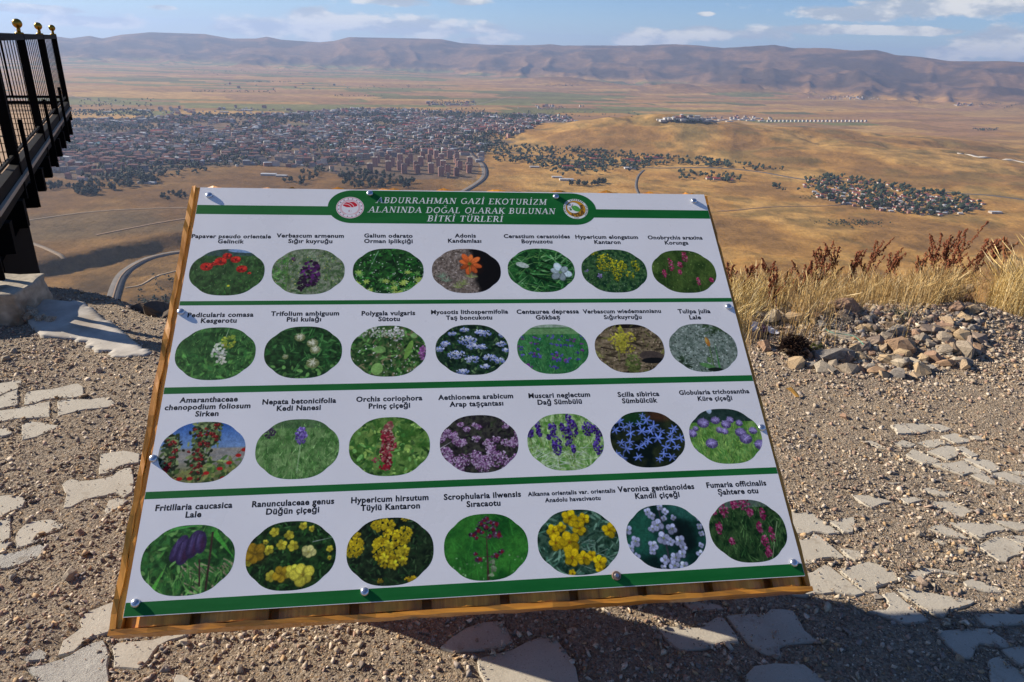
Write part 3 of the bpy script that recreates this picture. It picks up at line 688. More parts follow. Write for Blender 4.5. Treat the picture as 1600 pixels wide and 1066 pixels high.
PAV += [cr(0, 800, 4.0, p) for p in [
    [(-70, 60), (0, 45), (64, 2), (68, 100), (60, 200), (30, 238), (0, 246), (-70, 262)],
    [(92, 150), (110, 108), (150, 70), (205, 48), (270, 40), (320, 36), (400, 66), (372, 98), (340, 108), (290, 128), (245, 140), (215, 182), (150, 206), (100, 218)],
    [(-60, 262), (60, 248), (120, 236), (190, 212), (250, 194), (292, 215), (262, 255), (220, 285), (120, 322), (40, 345), (-60, 352)],
    [(500, 690), (520, 650), (560, 628), (630, 598), (700, 572), (745, 560), (745, 745), (700, 756), (650, 772), (600, 787), (560, 800), (528, 820), (500, 850), (468, 880), (420, 896), (362, 906), (395, 812), (430, 790), (470, 762), (512, 728)],
    [(165, 985), (230, 968), (300, 950), (370, 930), (440, 902), (490, 868), (545, 838), (600, 818), (650, 806), (672, 850), (684, 900), (684, 1110), (270, 1110), (215, 1030)],
    [(700, 850), (735, 820), (800, 812), (870, 808), (960, 798), (1030, 778), (1100, 757), (1210, 742), (1180, 775), (1110, 795), (1060, 808), (990, 842), (960, 880), (928, 930), (895, 965), (860, 985), (780, 978), (710, 974), (712, 900)],
    [(150, 925), (200, 880), (252, 858), (300, 890), (282, 930), (180, 942)],
    [(1090, 1020), (1140, 1012), (1180, 1035), (1225, 1060), (1225, 1110), (1085, 1110)]]]
PAV += [[(688, 1008), (706, 992), (728, 978), (752, 970), (777, 967), (792, 978), (802, 1000), (786, 1008), (760, 1012), (735, 1014), (708, 1016)],
    [(745, 1026), (768, 1020), (800, 1012), (822, 1000), (845, 992), (868, 994), (885, 1015), (900, 1040), (908, 1078), (765, 1078), (748, 1045)]]
PAV += [cr(800, 850, 4.0, p) for p in [
    [(908, 512), (960, 500), (1050, 505), (1150, 508), (1200, 500), (1240, 465), (1285, 438), (1332, 450), (1370, 500), (1412, 560), (1420, 602), (1330, 600), (1270, 622), (1200, 642), (1120, 650), (1050, 652), (1000, 620), (962, 588)],
    [(1045, 335), (1150, 345), (1300, 368), (1330, 395), (1230, 402), (1120, 398)],
    [(1340, 432), (1450, 418), (1560, 424), (1600, 440), (1650, 560), (1690, 690), (1600, 672), (1540, 640), (1480, 602), (1400, 510)]]]
PAV += [cr(1180, 800, K6, p) for p in [
    [(190, -110), (240, -2), (300, -8), (345, -2), (400, 38), (460, 78), (512, 110), (470, 118), (440, 122), (400, 112), (350, 106), (320, 120), (268, 122), (150, 124)],
    [(436, 42), (500, 30), (560, 22), (592, 20), (598, 60), (586, 112), (560, 114), (528, 108), (480, 72)],
    [(200, 160), (275, 155), (328, 150), (345, 122), (366, 124), (392, 142), (470, 205), (542, 268), (500, 272), (470, 264), (400, 268), (346, 284), (342, 300), (310, 304), (200, 310)],
    [(508, 206), (560, 210), (622, 220), (652, 270), (600, 277), (560, 255)],
    [(150, 390), (340, 348), (370, 330), (410, 306), (442, 312), (520, 375), (590, 428), (652, 480), (600, 494), (540, 486), (480, 474), (410, 482), (360, 476), (300, 492), (210, 480), (150, 470)],
    [(498, 332), (560, 318), (620, 300), (684, 284), (735, 300), (784, 322), (825, 345), (856, 372), (852, 402), (800, 416), (725, 438), (735, 470), (690, 470), (652, 464), (580, 402)],
    [(758, 482), (790, 474), (832, 470), (900, 528), (970, 580), (1042, 636), (970, 652), (900, 656), (800, 622), (700, 590), (670, 582), (720, 575), (782, 572), (800, 550), (788, 520)],
    [(842, 450), (868, 440), (895, 442), (970, 455), (1060, 470), (1160, 490), (1240, 502), (1312, 520), (1290, 542), (1222, 560), (1160, 576), (1145, 600), (1128, 618), (1070, 598), (980, 545), (905, 495)],
    [(888, 372), (940, 340), (985, 320), (1060, 325), (1140, 335), (1202, 342), (1225, 370), (1180, 362), (1130, 350), (1060, 350), (1025, 368), (1010, 390), (945, 392), (910, 382)],
    [(1238, 402), (1300, 380), (1350, 402), (1400, 418), (1460, 440), (1525, 460), (1470, 472), (1400, 470), (1330, 450), (1262, 430)],
    [(1308, 602), (1400, 596), (1500, 600), (1640, 604), (1640, 662), (1500, 665), (1400, 672), (1360, 655)],
    [(1078, 702), (1140, 690), (1220, 685), (1300, 682), (1385, 682), (1470, 735), (1562, 792), (1505, 802), (1420, 785), (1342, 772), (1318, 800), (1300, 860), (1255, 860), (1220, 848), (1150, 780)],
    [(95, 562), (160, 560), (232, 572), (270, 630), (302, 690), (350, 728), (392, 760), (300, 762), (200, 772), (150, 790), (120, 832), (60, 800), (0, 762), (-40, 700), (0, 640)],
    [(1466, 812), (1540, 795), (1640, 790), (1640, 930), (1560, 890)],
    [(1388, 872), (1420, 855), (1455, 850), (1540, 910), (1640, 970), (1640, 1060), (1420, 1060), (1400, 960)],
    [(0, 900), (120, 885), (290, 892), (370, 950), (450, 1015), (470, 1060), (-20, 1060), (-60, 960)],
    [(1036, 88), (1070, 68), (1108, 60), (1200, 105), (1302, 150), (1250, 152), (1195, 142), (1140, 130), (1090, 112)],
    [(1148, 56), (1240, 55), (1340, 58), (1425, 62), (1480, 82), (1532, 105), (1440, 108), (1380, 124), (1375, 145), (1340, 147), (1270, 112)],
    [(1418, 46), (1500, 48), (1595, 62), (1640, 90), (1640, 112), (1570, 105), (1480, 75)],
    [(1328, 190), (1380, 160), (1432, 135), (1470, 142), (1500, 150), (1560, 175), (1602, 200), (1602, 240), (1550, 252), (1512, 266), (1502, 290), (1460, 282), (1400, 245)],
    [(1490, 137), (1540, 130), (1640, 130), (1640, 205), (1560, 172)],
    [(1058, 152), (1100, 148), (1142, 150), (1162, 178), (1130, 186), (1095, 180)],
    [(1180, 190), (1230, 182), (1300, 215), (1320, 240), (1260, 235)]]]
PAV += [cr(1180, 600, K6, p) for p in [
    [(806, 240), (862, 230), (910, 262), (954, 286), (900, 292), (850, 290), (838, 262)],
    [(848, 226), (920, 228), (1000, 224), (1050, 252), (1094, 276), (1040, 272), (1000, 286), (958, 286), (905, 258)],
    [(1018, 235), (1092, 235), (1140, 252), (1172, 264), (1140, 276), (1108, 280), (1060, 258)],
    [(1106, 300), (1150, 292), (1192, 283), (1250, 308), (1304, 330), (1260, 342), (1200, 346), (1150, 322)],
    [(1278, 305), (1342, 304), (1378, 332), (1320, 330)],
    [(655, 326), (702, 325), (750, 352), (796, 380), (735, 366), (690, 346)],
    [(818, 338), (880, 325), (920, 336), (962, 352), (930, 368), (875, 360)],
    [(960, 340), (1020, 322), (1092, 315), (1140, 332), (1184, 350), (1110, 350), (1075, 368), (1040, 364), (1005, 350)],
    [(896, 405), (942, 372), (1020, 405), (1114, 446), (1060, 462), (1012, 460), (950, 436)],
    [(1026, 390), (1065, 378), (1102, 364), (1140, 356), (1184, 362), (1205, 385), (1224, 402), (1200, 425), (1150, 443), (1090, 415)],
    [(1188, 370), (1242, 365), (1290, 395), (1334, 422), (1290, 430), (1240, 402)],
    [(1056, 460), (1120, 455), (1180, 455), (1242, 441), (1310, 480), (1394, 520), (1330, 522), (1300, 515), (1240, 530), (1150, 498)],
    [(1238, 436), (1310, 438), (1394, 446), (1430, 470), (1464, 490), (1440, 512), (1408, 518), (1320, 475)],
    [(1286, 530), (1350, 516), (1400, 545), (1466, 596), (1400, 580), (1340, 556)],
    [(1418, 520), (1484, 510), (1540, 530), (1640, 565), (1640, 600), (1540, 575), (1480, 560), (1450, 545), (1400, 540)],
    [(1506, 515), (1560, 512), (1640, 515), (1640, 552), (1570, 535)],
    [(576, 648), (640, 645), (702, 648), (760, 668), (826, 690), (760, 698), (712, 722), (680, 716), (655, 704), (620, 678)],
    [(866, 668), (910, 660), (954, 660), (1014, 680), (970, 688), (920, 703), (890, 690)],
    [(986, 605), (1060, 602), (1110, 618), (1150, 628), (1224, 622), (1180, 640), (1160, 662), (1090, 650), (1040, 632)],
    [(1026, 684), (1100, 680), (1184, 684), (1250, 715), (1326, 744), (1270, 756), (1252, 786), (1200, 770), (1110, 722)],
    [(780, 572), (860, 570), (870, 580), (820, 586)], [(1050, 500), (1110, 500), (1110, 510), (1060, 512)]]]
PAVW = [[tuple(ground(px, py)[:2]) for px, py in p] for p in PAV]

def edge_y(x):      # where the gravel terrace breaks off
    return np.interp(x, [-9, -3.3, -2.6, -2.25, -1.9, -1.4, 0, 1.2, 2.2, 4, 9], [5.0, 4.4, 4.25, 3.95, 3.85, 3.95, 4.15, 4.35, 4.5, 4.85, 6.2]) + 0.16 * (fbm(x * 1.7, x * 0, 3, 301) - 0.5)
MOC = ground(1335, 548)[:2]; MOC2 = ground(1470, 520)[:2]
def gz_smooth(x, y):
    z = 0.035 * (fbm(x * 0.8, y * 0.8, 3, 303) - 0.5)
    # rubble bank along the right-hand edge
    z = z + 0.11 * np.exp(-(((x - 2.25) / 0.95) ** 2 + ((y - 4.1) / 0.36) ** 2)) + 0.06 * np.exp(-(((x - 2.95) / 0.35) ** 2 + ((y - 4.3) / 0.4) ** 2))
    e = edge_y(x); d = y - e
    z = z - np.where(d > 0, 0.55 * d + 0.12 * np.clip(d, 0, 1), 0) - 0.03 * np.exp(-(d / 0.25) ** 2)
    return z
def gz(x, y, inside=None):
    x = np.asarray(x, float); y = np.asarray(y, float)
    z = gz_smooth(x, y) + 0.020 * (fbm(x * 6, y * 6, 3, 305) - 0.42) + 0.010 * (fbm(x * 22, y * 22, 2, 309) - 0.5)
    return z
GX = np.concatenate([np.arange(-9, -3.4, 0.09), np.arange(-3.4, 4.3, 0.026), np.arange(4.3, 10, 0.08)])
GY = np.concatenate([np.arange(-7, 1.2, 0.12), np.arange(1.2, 3.4, 0.020), np.arange(3.4, 6.2, 0.032), np.arange(6.2, 11, 0.15)])
gx, gy = np.meshgrid(GX, GY)
gzz = gz(gx, gy)
pin = np.zeros(gx.shape, bool)
PC = np.array([np.mean(p, 0) for p in PAVW])
for p in PAVW:
    a = np.array(p); x0, y0 = a.min(0) - .03; x1, y1 = a.max(0) + .03
    i0, i1 = np.searchsorted(GX, [x0, x1]); j0, j1 = np.searchsorted(GY, [y0, y1])
    if i1 <= i0 or j1 <= j0: continue
    sub = in_poly(gx[j0:j1, i0:i1], gy[j0:j1, i0:i1], p); pin[j0:j1, i0:i1] |= sub
pin0 = pin.copy(); pd = pin.copy(); pd[1:] |= pin[:-1]; pd[:-1] |= pin[1:]; pd[:, 1:] |= pin[:, :-1]; pd[:, :-1] |= pin[:, 1:]
gzz = np.where(pd & ~pin, np.minimum(gzz, gz_smooth(gx, gy) - 0.001), gzz)
gzz = np.where(pin, np.minimum(gzz, gz_smooth(gx, gy) - 0.011), gzz)
nx, ny = len(GX), len(GY); idx = np.arange(nx * ny).reshape(ny, nx)
q = np.stack([idx[:-1, :-1], idx[:-1, 1:], idx[1:, 1:], idx[1:, :-1]], -1).reshape(-1, 4)
m = bpy.data.materials.new('gravelly_soil'); m.use_nodes = True; n = NB(m.node_tree); b = m.node_tree.nodes['Principled BSDF']
b.inputs['Roughness'].default_value = 0.95; b.inputs['Specular IOR Level'].default_value = 0.15
P = n.n('ShaderNodeNewGeometry').outputs['Position']
vo = n.n('ShaderNodeTexVoronoi'); n.l(P, vo.inputs['Vector']); vo.inputs['Scale'].default_value = 150
vo2 = n.n('ShaderNodeTexVoronoi'); n.l(P, vo2.inputs['Vector']); vo2.inputs['Scale'].default_value = 60
big = n.noise(P, 1.6, 5, 0.6).outputs[0]
c = n.mix(n.mr(big, 0.38, 0.62), (0.30, 0.24, 0.175), (0.39, 0.295, 0.19))
sepc = n.n('ShaderNodeSeparateColor'); n.l(vo.outputs['Color'], sepc.inputs[0])
c2 = n.ramp(sepc.outputs[0], [(0.0, (0.13, 0.10, 0.075)), (0.3, (0.25, 0.20, 0.15)), (0.55, (0.35, 0.285, 0.21)), (0.8, (0.44, 0.375, 0.29)), (0.93, (0.38, 0.24, 0.12)), (1.0, (0.48, 0.44, 0.38))])
c = n.mix(0.7, c, c2)
n.l(c, b.inputs['Base Color'])
hgt = n.m('ADD', n.m('MULTIPLY', vo.outputs['Distance'], -0.5), n.m('MULTIPLY', vo2.outputs['Distance'], -0.8)); hgt = n.m('ADD', hgt, n.noise(P, 200, 4, 0.7).outputs[0])
bp = n.n('ShaderNodeBump'); bp.inputs['Strength'].default_value = 1.0; bp.inputs['Distance'].default_value = 0.010
n.l(hgt, bp.inputs['Height']); n.l(bp.outputs[0], b.inputs['Normal'])
ground_o = obj('ground', mesh_np('ground', np.stack([gx, gy, gzz], -1).reshape(-1, 3), q, [m], smooth=True)); tag(ground_o, kind='structure')

# --- paving stones, each a slab sunk in the gravel
def paver_mat(name, c0, c1, pit):
    m = bpy.data.materials.new(name); m.use_nodes = True; n = NB(m.node_tree); b = m.node_tree.nodes['Principled BSDF']
    b.inputs['Roughness'].default_value = 0.9; b.inputs['Specular IOR Level'].default_value = 0.2
    P = n.n('ShaderNodeNewGeometry').outputs['Position']
    c = n.mix(n.mr(n.noise(P, 6, 6, 0.65).outputs[0], 0.3, 0.7), c0, c1)
    sp_ = n.noise(P, 260, 3, 0.6).outputs[0]
    c = n.mix(n.mr(sp_, 0.60, 0.72), c, tuple(0.6 * v for v in c0)); c = n.mix(n.mr(sp_, 0.40, 0.28), c, tuple(min(1, 1.2 * v) for v in c1))
    dirt = n.mr(n.noise(P, 13, 5, 0.7).outputs[0], 0.56, 0.70)
    c = n.mix(n.m('MULTIPLY', dirt, 0.55), c, (0.25, 0.20, 0.145))
    n.l(c, b.inputs['Base Color'])
    bp = n.n('ShaderNodeBump'); bp.inputs['Strength'].default_value = 0.9; bp.inputs['Distance'].default_value = 0.003 * pit
    h = n.m('ADD', n.noise(P, 90, 6, 0.75).outputs[0], n.m('MULTIPLY', n.noise(P, 12, 3, 0.5).outputs[0], 1.2)); n.l(h, bp.inputs['Height']); n.l(bp.outputs[0], b.inputs['Normal'])
    return m
pm = [paver_mat('beige_concrete_paver', (0.40, 0.36, 0.29), (0.45, 0.41, 0.335), 0.7), paver_mat('pitted_grey_concrete_paver', (0.36, 0.34, 0.30), (0.44, 0.42, 0.37), 3.2)]
def chaikin(P, k=1):
    for _ in range(k):
        Q = []
        for i in range(len(P)):
            a, c = np.array(P[i]), np.array(P[(i + 1) % len(P)])
            if np.linalg.norm(a - c) < 0.012: Q.append((a + c) / 2); continue
            Q += [a * 0.86 + c * 0.14, a * 0.14 + c * 0.86]
        P = Q
    return P
for i, p in enumerate(PAVW):
    a = np.array(p); ar = 0.5 * sum(a[k][0] * a[(k + 1) % len(a)][1] - a[(k + 1) % len(a)][0] * a[k][1] for k in range(len(a)))
    if ar < 0: a = a[::-1]
    Q = []
    for k in range(len(a)):      # long sides get a few worn points
        u, v = a[k], a[(k + 1) % len(a)]; L = np.linalg.norm(v - u); kk = max(1, int(L / 0.035))
        for t in range(kk):
            pt = u + (v - u) * t / kk
            if t: pt = pt + np.array([random.gauss(0, .0013), random.gauss(0, .0013)])
            Q.append(pt)
    Q = np.array(Q); c = Q.mean(0); k = len(Q)
    tx, ty = random.gauss(0, 0.006), random.gauss(0, 0.006); z0 = float(gz_smooth(c[0], c[1])) + 0.002 + random.uniform(-.002, .003)
    zt = lambda P_: z0 + (P_[:, 0] - c[0]) * tx + (P_[:, 1] - c[1]) * ty
    nrm = np.roll(Q, -1, 0) - np.roll(Q, 1, 0); nrm = np.stack([nrm[:, 1], -nrm[:, 0]], 1); nrm /= np.linalg.norm(nrm, axis=1)[:, None] + 1e-9
    Qi = Q - nrm * 0.003
    V = np.concatenate([np.c_[Qi, zt(Qi)], np.c_[Q, zt(Q) - 0.004], np.c_[Q + nrm * 0.001, zt(Q) - 0.055]])
    Fc = [tuple(range(k))] + [(j, j + k, (j + 1) % k + k, (j + 1) % k) for j in range(k)] + [(j + k, j + 2 * k, (j + 1) % k + 2 * k, (j + 1) % k + k) for j in range(k)]
    obj('paving_stone', mesh_np('paving_stone', V, Fc, [pm[1] if i in (13, 15, 17) else pm[0]]), ground_o)

# --- gravel: real pebbles, one mesh
def hull(seed, npts=12, sq=(1, 1, 1)):
    rd = random.Random(seed); bm = bmesh.new()
    for _ in range(npts):
        v = Vector((rd.gauss(0, 1), rd.gauss(0, 1), rd.gauss(0, 1))).normalized() * rd.uniform(0.8, 1.05)
        bm.verts.new((v.x * sq[0], v.y * sq[1], v.z * sq[2]))
    r = bmesh.ops.convex_hull(bm, input=bm.verts[:]); 
    bmesh.ops.delete(bm, geom=[g for g in r['geom_interior'] if isinstance(g, bmesh.types.BMVert)], context='VERTS')
    bmesh.ops.triangulate(bm, faces=bm.faces[:]); bmesh.ops.recalc_face_normals(bm, faces=bm.faces[:])
    bm.verts.index_update(); V = np.array([v.co[:] for v in bm.verts]); Fc = np.array([[v.index for v in f.verts] for f in bm.faces]); bm.free(); return V, Fc
HP = [hull(500 + k, 8, (1, random.uniform(.65, .95), random.uniform(.5, .75))) for k in range(14)]
PALP = np.array([1.20, 1.14, 1.05]) * np.array([(0.33, 0.28, 0.22), (0.24, 0.20, 0.165), (0.38, 0.33, 0.26), (0.18, 0.155, 0.14), (0.44, 0.38, 0.31), (0.30, 0.23, 0.19), (0.36, 0.26, 0.16), (0.46, 0.41, 0.35), (0.27, 0.19, 0.15), (0.22, 0.20, 0.19)])
m_peb = mat('loose_pebbles', (1, 1, 1), 0.9, attr=True, noise=0.18, nscale=90, spec=0.2)
# distance to paver areas through the raster already made
def on_paver(x, y):
    i = np.clip(np.searchsorted(GX, x), 0, nx - 1); j = np.clip(np.searchsorted(GY, y), 0, ny - 1); return pin[j, i]
NPB = 118000
X = rng.uniform(-3.3, 4.6, NPB * 5); Y = rng.uniform(1.15, 6.3, NPB * 5)
px_, py_ = to_px(X, Y, np.zeros(len(X))); vis = (px_ > -60) & (px_ < 1680) & (py_ < 1110) & (Y < edge_y(X) + 0.25)
bl = (px_ > 265) & (px_ < 1170) & (py_ > 290) & (py_ < 905) ; vis &= ~bl
dens_ = np.clip(2.6 / (Y ** 1.15), 0.25, 1) * np.clip(0.42 + 0.8 * sstep(fbm(X * 2.1, Y * 2.1, 3, 331), 0.32, 0.62) + 0.8 * np.exp(-(((X - 2.25) / 0.85) ** 2 + ((Y - 3.95) / 0.42) ** 2)), 0, 1.6)
dens_ *= np.where(X > 0.9, 1.05, 1.0)
ok = vis & (rng.random(len(X)) < dens_); X = X[ok]; Y = Y[ok]
R_ = 0.0022 * np.exp(rng.exponential(0.50, len(X))); R_ = np.clip(R_, 0.0022, 0.013) * np.where(rng.random(len(X)) < 0.03, 1.5, 1.0) * (0.85 + 0.10 * Y)
mo = np.exp(-(((X - 2.25) / 0.85) ** 2 + ((Y - 3.95) / 0.42) ** 2)); R_ = R_ * (1 + 1.5 * mo * (rng.random(len(X)) < 0.5))
pv_ = on_paver(X, Y); keep = ~pv_ | ((rng.random(len(X)) < 0.022) & (R_ < 0.006)); X = X[keep][:NPB]; Y = Y[keep][:NPB]; R_ = R_[keep][:NPB]
Z = np.where(on_paver(X, Y), gz_smooth(X, Y) + 0.006, gz(X, Y)) + R_ * 0.15
# gravel spilling over the edges of the stones
sx, sy, sr = [], [], []
for p in PAVW:
    a = np.array(p)
    for k in range(len(a)):
        u, v = a[k], a[(k + 1) % len(a)]; L = np.linalg.norm(v - u)
        for _ in range(int(L / 0.012)):
            w_ = u + (v - u) * random.random() + np.array([random.gauss(0, .008), random.gauss(0, .008)]); sx.append(w_[0]); sy.append(w_[1]); sr.append(random.uniform(.002, .0055))
X = np.concatenate([X, sx]); Y = np.concatenate([Y, sy]); R_ = np.concatenate([R_, sr]); Z = np.concatenate([Z, gz_smooth(np.array(sx), np.array(sy)) + 0.001 + np.where(on_paver(np.array(sx), np.array(sy)), 0.005, 0)])
def pebble_mesh(name, X, Y, Z, R_, mat_, pal, sh=None):
    Vs, Fs, Cs = [], [], []; b0 = 0; kind = rng.integers(0, len(HP), len(X)); th = rng.uniform(0, 6.28, len(X)); tl = rng.normal(0, 0.35, (len(X), 2))
    ci = rng.integers(0, len(pal), len(X)); br = rng.uniform(0.75, 1.2, len(X))
    for k, (hv, hf) in enumerate(HP):
        s = np.where(kind == k)[0]
        if not len(s): continue
        c, s_ = np.cos(th[s]), np.sin(th[s]); v = hv[None] * R_[s][:, None, None]
        x = v[..., 0] * c[:, None] - v[..., 1] * s_[:, None]; y = v[..., 0] * s_[:, None] + v[..., 1] * c[:, None]; z = v[..., 2] + x * tl[s][:, :1] + y * tl[s][:, 1:]
        W_ = np.stack([x + X[s][:, None], y + Y[s][:, None], z + Z[s][:, None]], -1).reshape(-1, 3)
        f = (hf[None] + (np.arange(len(s)) * len(hv))[:, None, None] + b0).reshape(-1, 3)
        Vs.append(W_); Fs.append(f); Cs.append(np.repeat(pal[ci[s]] * br[s][:, None], len(hv), 0)); b0 += len(W_)
    return mesh_np(name, np.concatenate(Vs), np.concatenate(Fs), [mat_], col=np.concatenate(Cs))
tag(obj('gravel', pebble_mesh('gravel', X, Y, Z, R_, m_peb, PALP)), 'loose beige and grey gravel strewn round the half-buried paving stones', 'gravel', kind='stuff')

# --- loose stones one could pick up
RPAL = [(0.31, 0.20, 0.12), (0.30, 0.245, 0.18), (0.40, 0.29, 0.17), (0.25, 0.19, 0.145), (0.30, 0.19, 0.125), (0.43, 0.36, 0.26), (0.23, 0.205, 0.175), (0.34, 0.25, 0.16)]
RM = [mat('stone_%s' % nm, c, 0.9, noise=0.3, nscale=14, bump=0.006, dark=tuple(0.62 * v for v in c)) for nm, c in zip(['rust', 'grey_brown', 'ochre', 'dusk', 'red_brown', 'pale', 'slate', 'tan'], RPAL)]
def rock_mesh(seed, sq=(1, 1, 1), m=None, pts=16):
    rd = random.Random(seed); bm = bmesh.new(); base = []
    for _ in range(pts):
        v = Vector((rd.gauss(0, 1), rd.gauss(0, 1), rd.gauss(0, 1))); v /= max(abs(v.x), abs(v.y), abs(v.z)) ** 0.6 * v.length ** 0.4
        bm.verts.new((v.x * sq[0] * rd.uniform(.8, 1.05), v.y * sq[1] * rd.uniform(.8, 1.05), v.z * sq[2]))
    r = bmesh.ops.convex_hull(bm, input=bm.verts[:]); bmesh.ops.delete(bm, geom=[g for g in r['geom_interior'] if isinstance(g, bmesh.types.BMVert)], context='VERTS')
    bmesh.ops.bevel(bm, geom=bm.edges[:], offset=0.035 * min(sq), segments=1, affect='EDGES')
    bmesh.ops.triangulate(bm, faces=[f for f in bm.faces if len(f.verts) > 4])
    bmesh.ops.subdivide_edges(bm, edges=[e for e in bm.edges if e.calc_length() > 0.5], cuts=1, use_grid_fill=False)
    for v in bm.verts: v.co += Vector((rd.gauss(0, 1), rd.gauss(0, 1), rd.gauss(0, 1))) * 0.022 * min(sq)
    me = bpy.data.meshes.new('rock'); bm.to_mesh(me); bm.free()
    if m: me.materials.append(m)
    return me
RK = [rock_mesh(700 + k, (1, random.uniform(.6, .95), random.uniform(.4, .7)), RM[k % 8], 14) for k in range(24)]
def rock(x, y, r, label, group=None, me=None, lift=0.25, rz=None, tilt=0.25, name='rock', cat='rock', sc=(1, 1, 1)):
    o = obj(name, me or random.choice(RK)); z = float(gz(np.array([x]), np.array([y]))[0])
    o.location = (x, y, z + r * lift); o.scale = (r * sc[0], r * sc[1], r * sc[2]); o.rotation_euler = (random.gauss(0, tilt), random.gauss(0, tilt), rz if rz is not None else random.uniform(0, 6.28))
    return tag(o, label, cat, group)
def grw(px, py):
    z = 0.05
    for _ in range(8): g = ground(px, py, z); z = 0.5 * z + 0.5 * float(gz_smooth(g[0], g[1]))
    return ground(px, py, z)[:2]
# the big ones of the rubble, one by one
BIG = [(1405, 541, .105, 0, (1, .8, .62), 'large rust-coloured boulder in the middle of the rubble'), (1392, 560, .085, 2, (1.1, .7, .5), 'ochre slab of rock leaning below the rust-coloured boulder'),
       (1322, 524, .115, 5, (1.25, .7, .26), 'flat pale slab lying tilted above the grey boulder'), (1302, 552, .12, 6, (1.25, .8, .45), 'wide flat grey boulder right of the dark withered bush'),
       (1204, 500, .085, 1, (.8, .7, .85), 'upright grey-brown stone left of the tallest dock stem'), (1240, 497, .10, 2, (1.1, .6, .55), 'long ochre stone at the foot of the dry grass'),
       (1325, 482, .12, 4, (1.05, .8, .6), 'rounded reddish boulder half hidden in the dry grass'), (1505, 550, .085, 1, (.5, 1, .75), 'tall grey slab standing on edge at the right end of the rubble'),
       (1458, 512, .10, 3, (1.2, .7, .4), 'dark mauve boulder above the rust-coloured one'), (1395, 515, .085, 6, (1.3, .7, .4), 'slate-grey flat stone left of the mauve boulder'),
       (1492, 562, .07, 5, (1.1, .7, .35), 'pale flat stone propped at the lower right of the rubble'), (1495, 482, .07, 4, (.8, .7, .9), 'squarish red-brown stone below the small stack of stones'),
       (1186, 524, .055, 3, (1, .8, .8), 'brown stone beside the crumpled litter'), (1415, 565, .05, 6, (1, .8, .9), 'small grey stone right of the ochre slab'),
       (1287, 575, .06, 5, (1.2, .8, .8), 'pale orange stone below the flat grey boulder'), (1362, 575, .045, 6, (1.1, .8, .8), 'bluish grey stone at the front left of the rubble')]
for k, (px, py, r, mi_, s3, lab) in enumerate(BIG):
    g = grw(px, py + 5); rock(g[0], g[1], r * 0.84, lab, me=rock_mesh(900 + k, s3, RM[mi_], 15), lift=s3[2] * 0.35, tilt=0.12, rz=random.uniform(-.4, .4))
for k in range(10):   # little stack of stones
    lv = 0 if k < 5 else (1 if k < 8 else 2); g = grw(1500, 474); g = (g[0] + random.uniform(-1, 1) * (.085 - .03 * lv), g[1] + random.uniform(-.05, .05)); o = rock(g[0], g[1], random.uniform(.036, .05), 'reddish flat stone in the small stack at the top right of the rubble', 'stones of the small stack', lift=0.35 + 0.95 * lv, tilt=0.1); 
RUB = [(1170, 545), (1200, 530), (1300, 520), (1420, 500), (1480, 470), (1530, 480), (1535, 540), (1520, 575), (1440, 590), (1330, 590), (1270, 575), (1180, 560)]
nrock = 0
while nrock < 270:
    px, py = random.uniform(1165, 1540), random.uniform(455, 592)
    if not in_poly(np.array([px]), np.array([py]), RUB)[0]: continue
    if random.random() > 0.4 + 0.6 * math.exp(-((px - 1420) / 110) ** 2 - ((py - 560) / 30) ** 2): continue
    g = grw(px, py + 3); r = min(0.012 * math.exp(random.expovariate(1.35)), 0.06); ki = random.randrange(24)
    lab = ('tiny', 'small', 'fist-sized', 'larger')[min(3, int(r / 0.014) - 1 if r > .014 else 0)] + ' ' + ['rust', 'grey-brown', 'ochre', 'dusky', 'red-brown', 'pale', 'slate-grey', 'tan'][ki % 8] + ' stone in the ' + ('back' if py < 530 else 'front') + ' of the rubble, ' + ('near the sign' if px < 1290 else ('around the middle boulders' if px < 1440 else 'at its right end'))
    rock(g[0], g[1], r, lab, 'stones of the rubble bank', me=RK[ki], lift=0.16); nrock += 1
for k in range(34):
    px, py = random.uniform(1160, 1400), random.uniform(478, 520); g = grw(px, py)
    ki = random.randrange(24); rock(g[0], g[1], random.uniform(.025, .05), ['rust', 'grey-brown', 'ochre', 'dusky', 'red-brown', 'pale', 'slate-grey', 'tan'][ki % 8] + ' stone at the foot of the dry grass, ' + ('near the sign' if px < 1240 else ('behind the dark bush' if px < 1320 else 'behind the boulders')), 'stones at the foot of the dry grass', me=RK[ki], lift=0.3)
SC_ = [(110, 905, 26), (287, 1005, 24), (375, 1045, 20), (125, 833, 17), (130, 618, 14), (400, 988, 13), (300, 1052, 12), (470, 1010, 10), (20, 905, 14), (75, 870, 10), (205, 755, 9), (62, 760, 9), (155, 580, 12), (215, 575, 9), (90, 562, 10), (545, 982, 12), (430, 990, 14), (500, 1000, 12), (95, 545, 8),
       (1435, 835, 15), (1436, 886, 12), (1370, 878, 9), (1385, 943, 9), (1440, 912, 18), (1503, 862, 10), (1583, 706, 14), (1510, 753, 8), (1338, 822, 10), (1460, 915, 9), (1310, 878, 9), (1372, 930, 16), (1320, 652, 14), (1288, 640, 8), (1345, 620, 8), (1550, 960, 9), (1500, 1030, 14), (1590, 832, 8), (10, 560, 14), (22, 548, 12), (605, 985, 10), (1010, 970, 10), (885, 970, 8), (745, 1000, 9), (690, 1030, 9), (650, 1035, 8), (560, 1045, 9), (1060, 978, 12)]
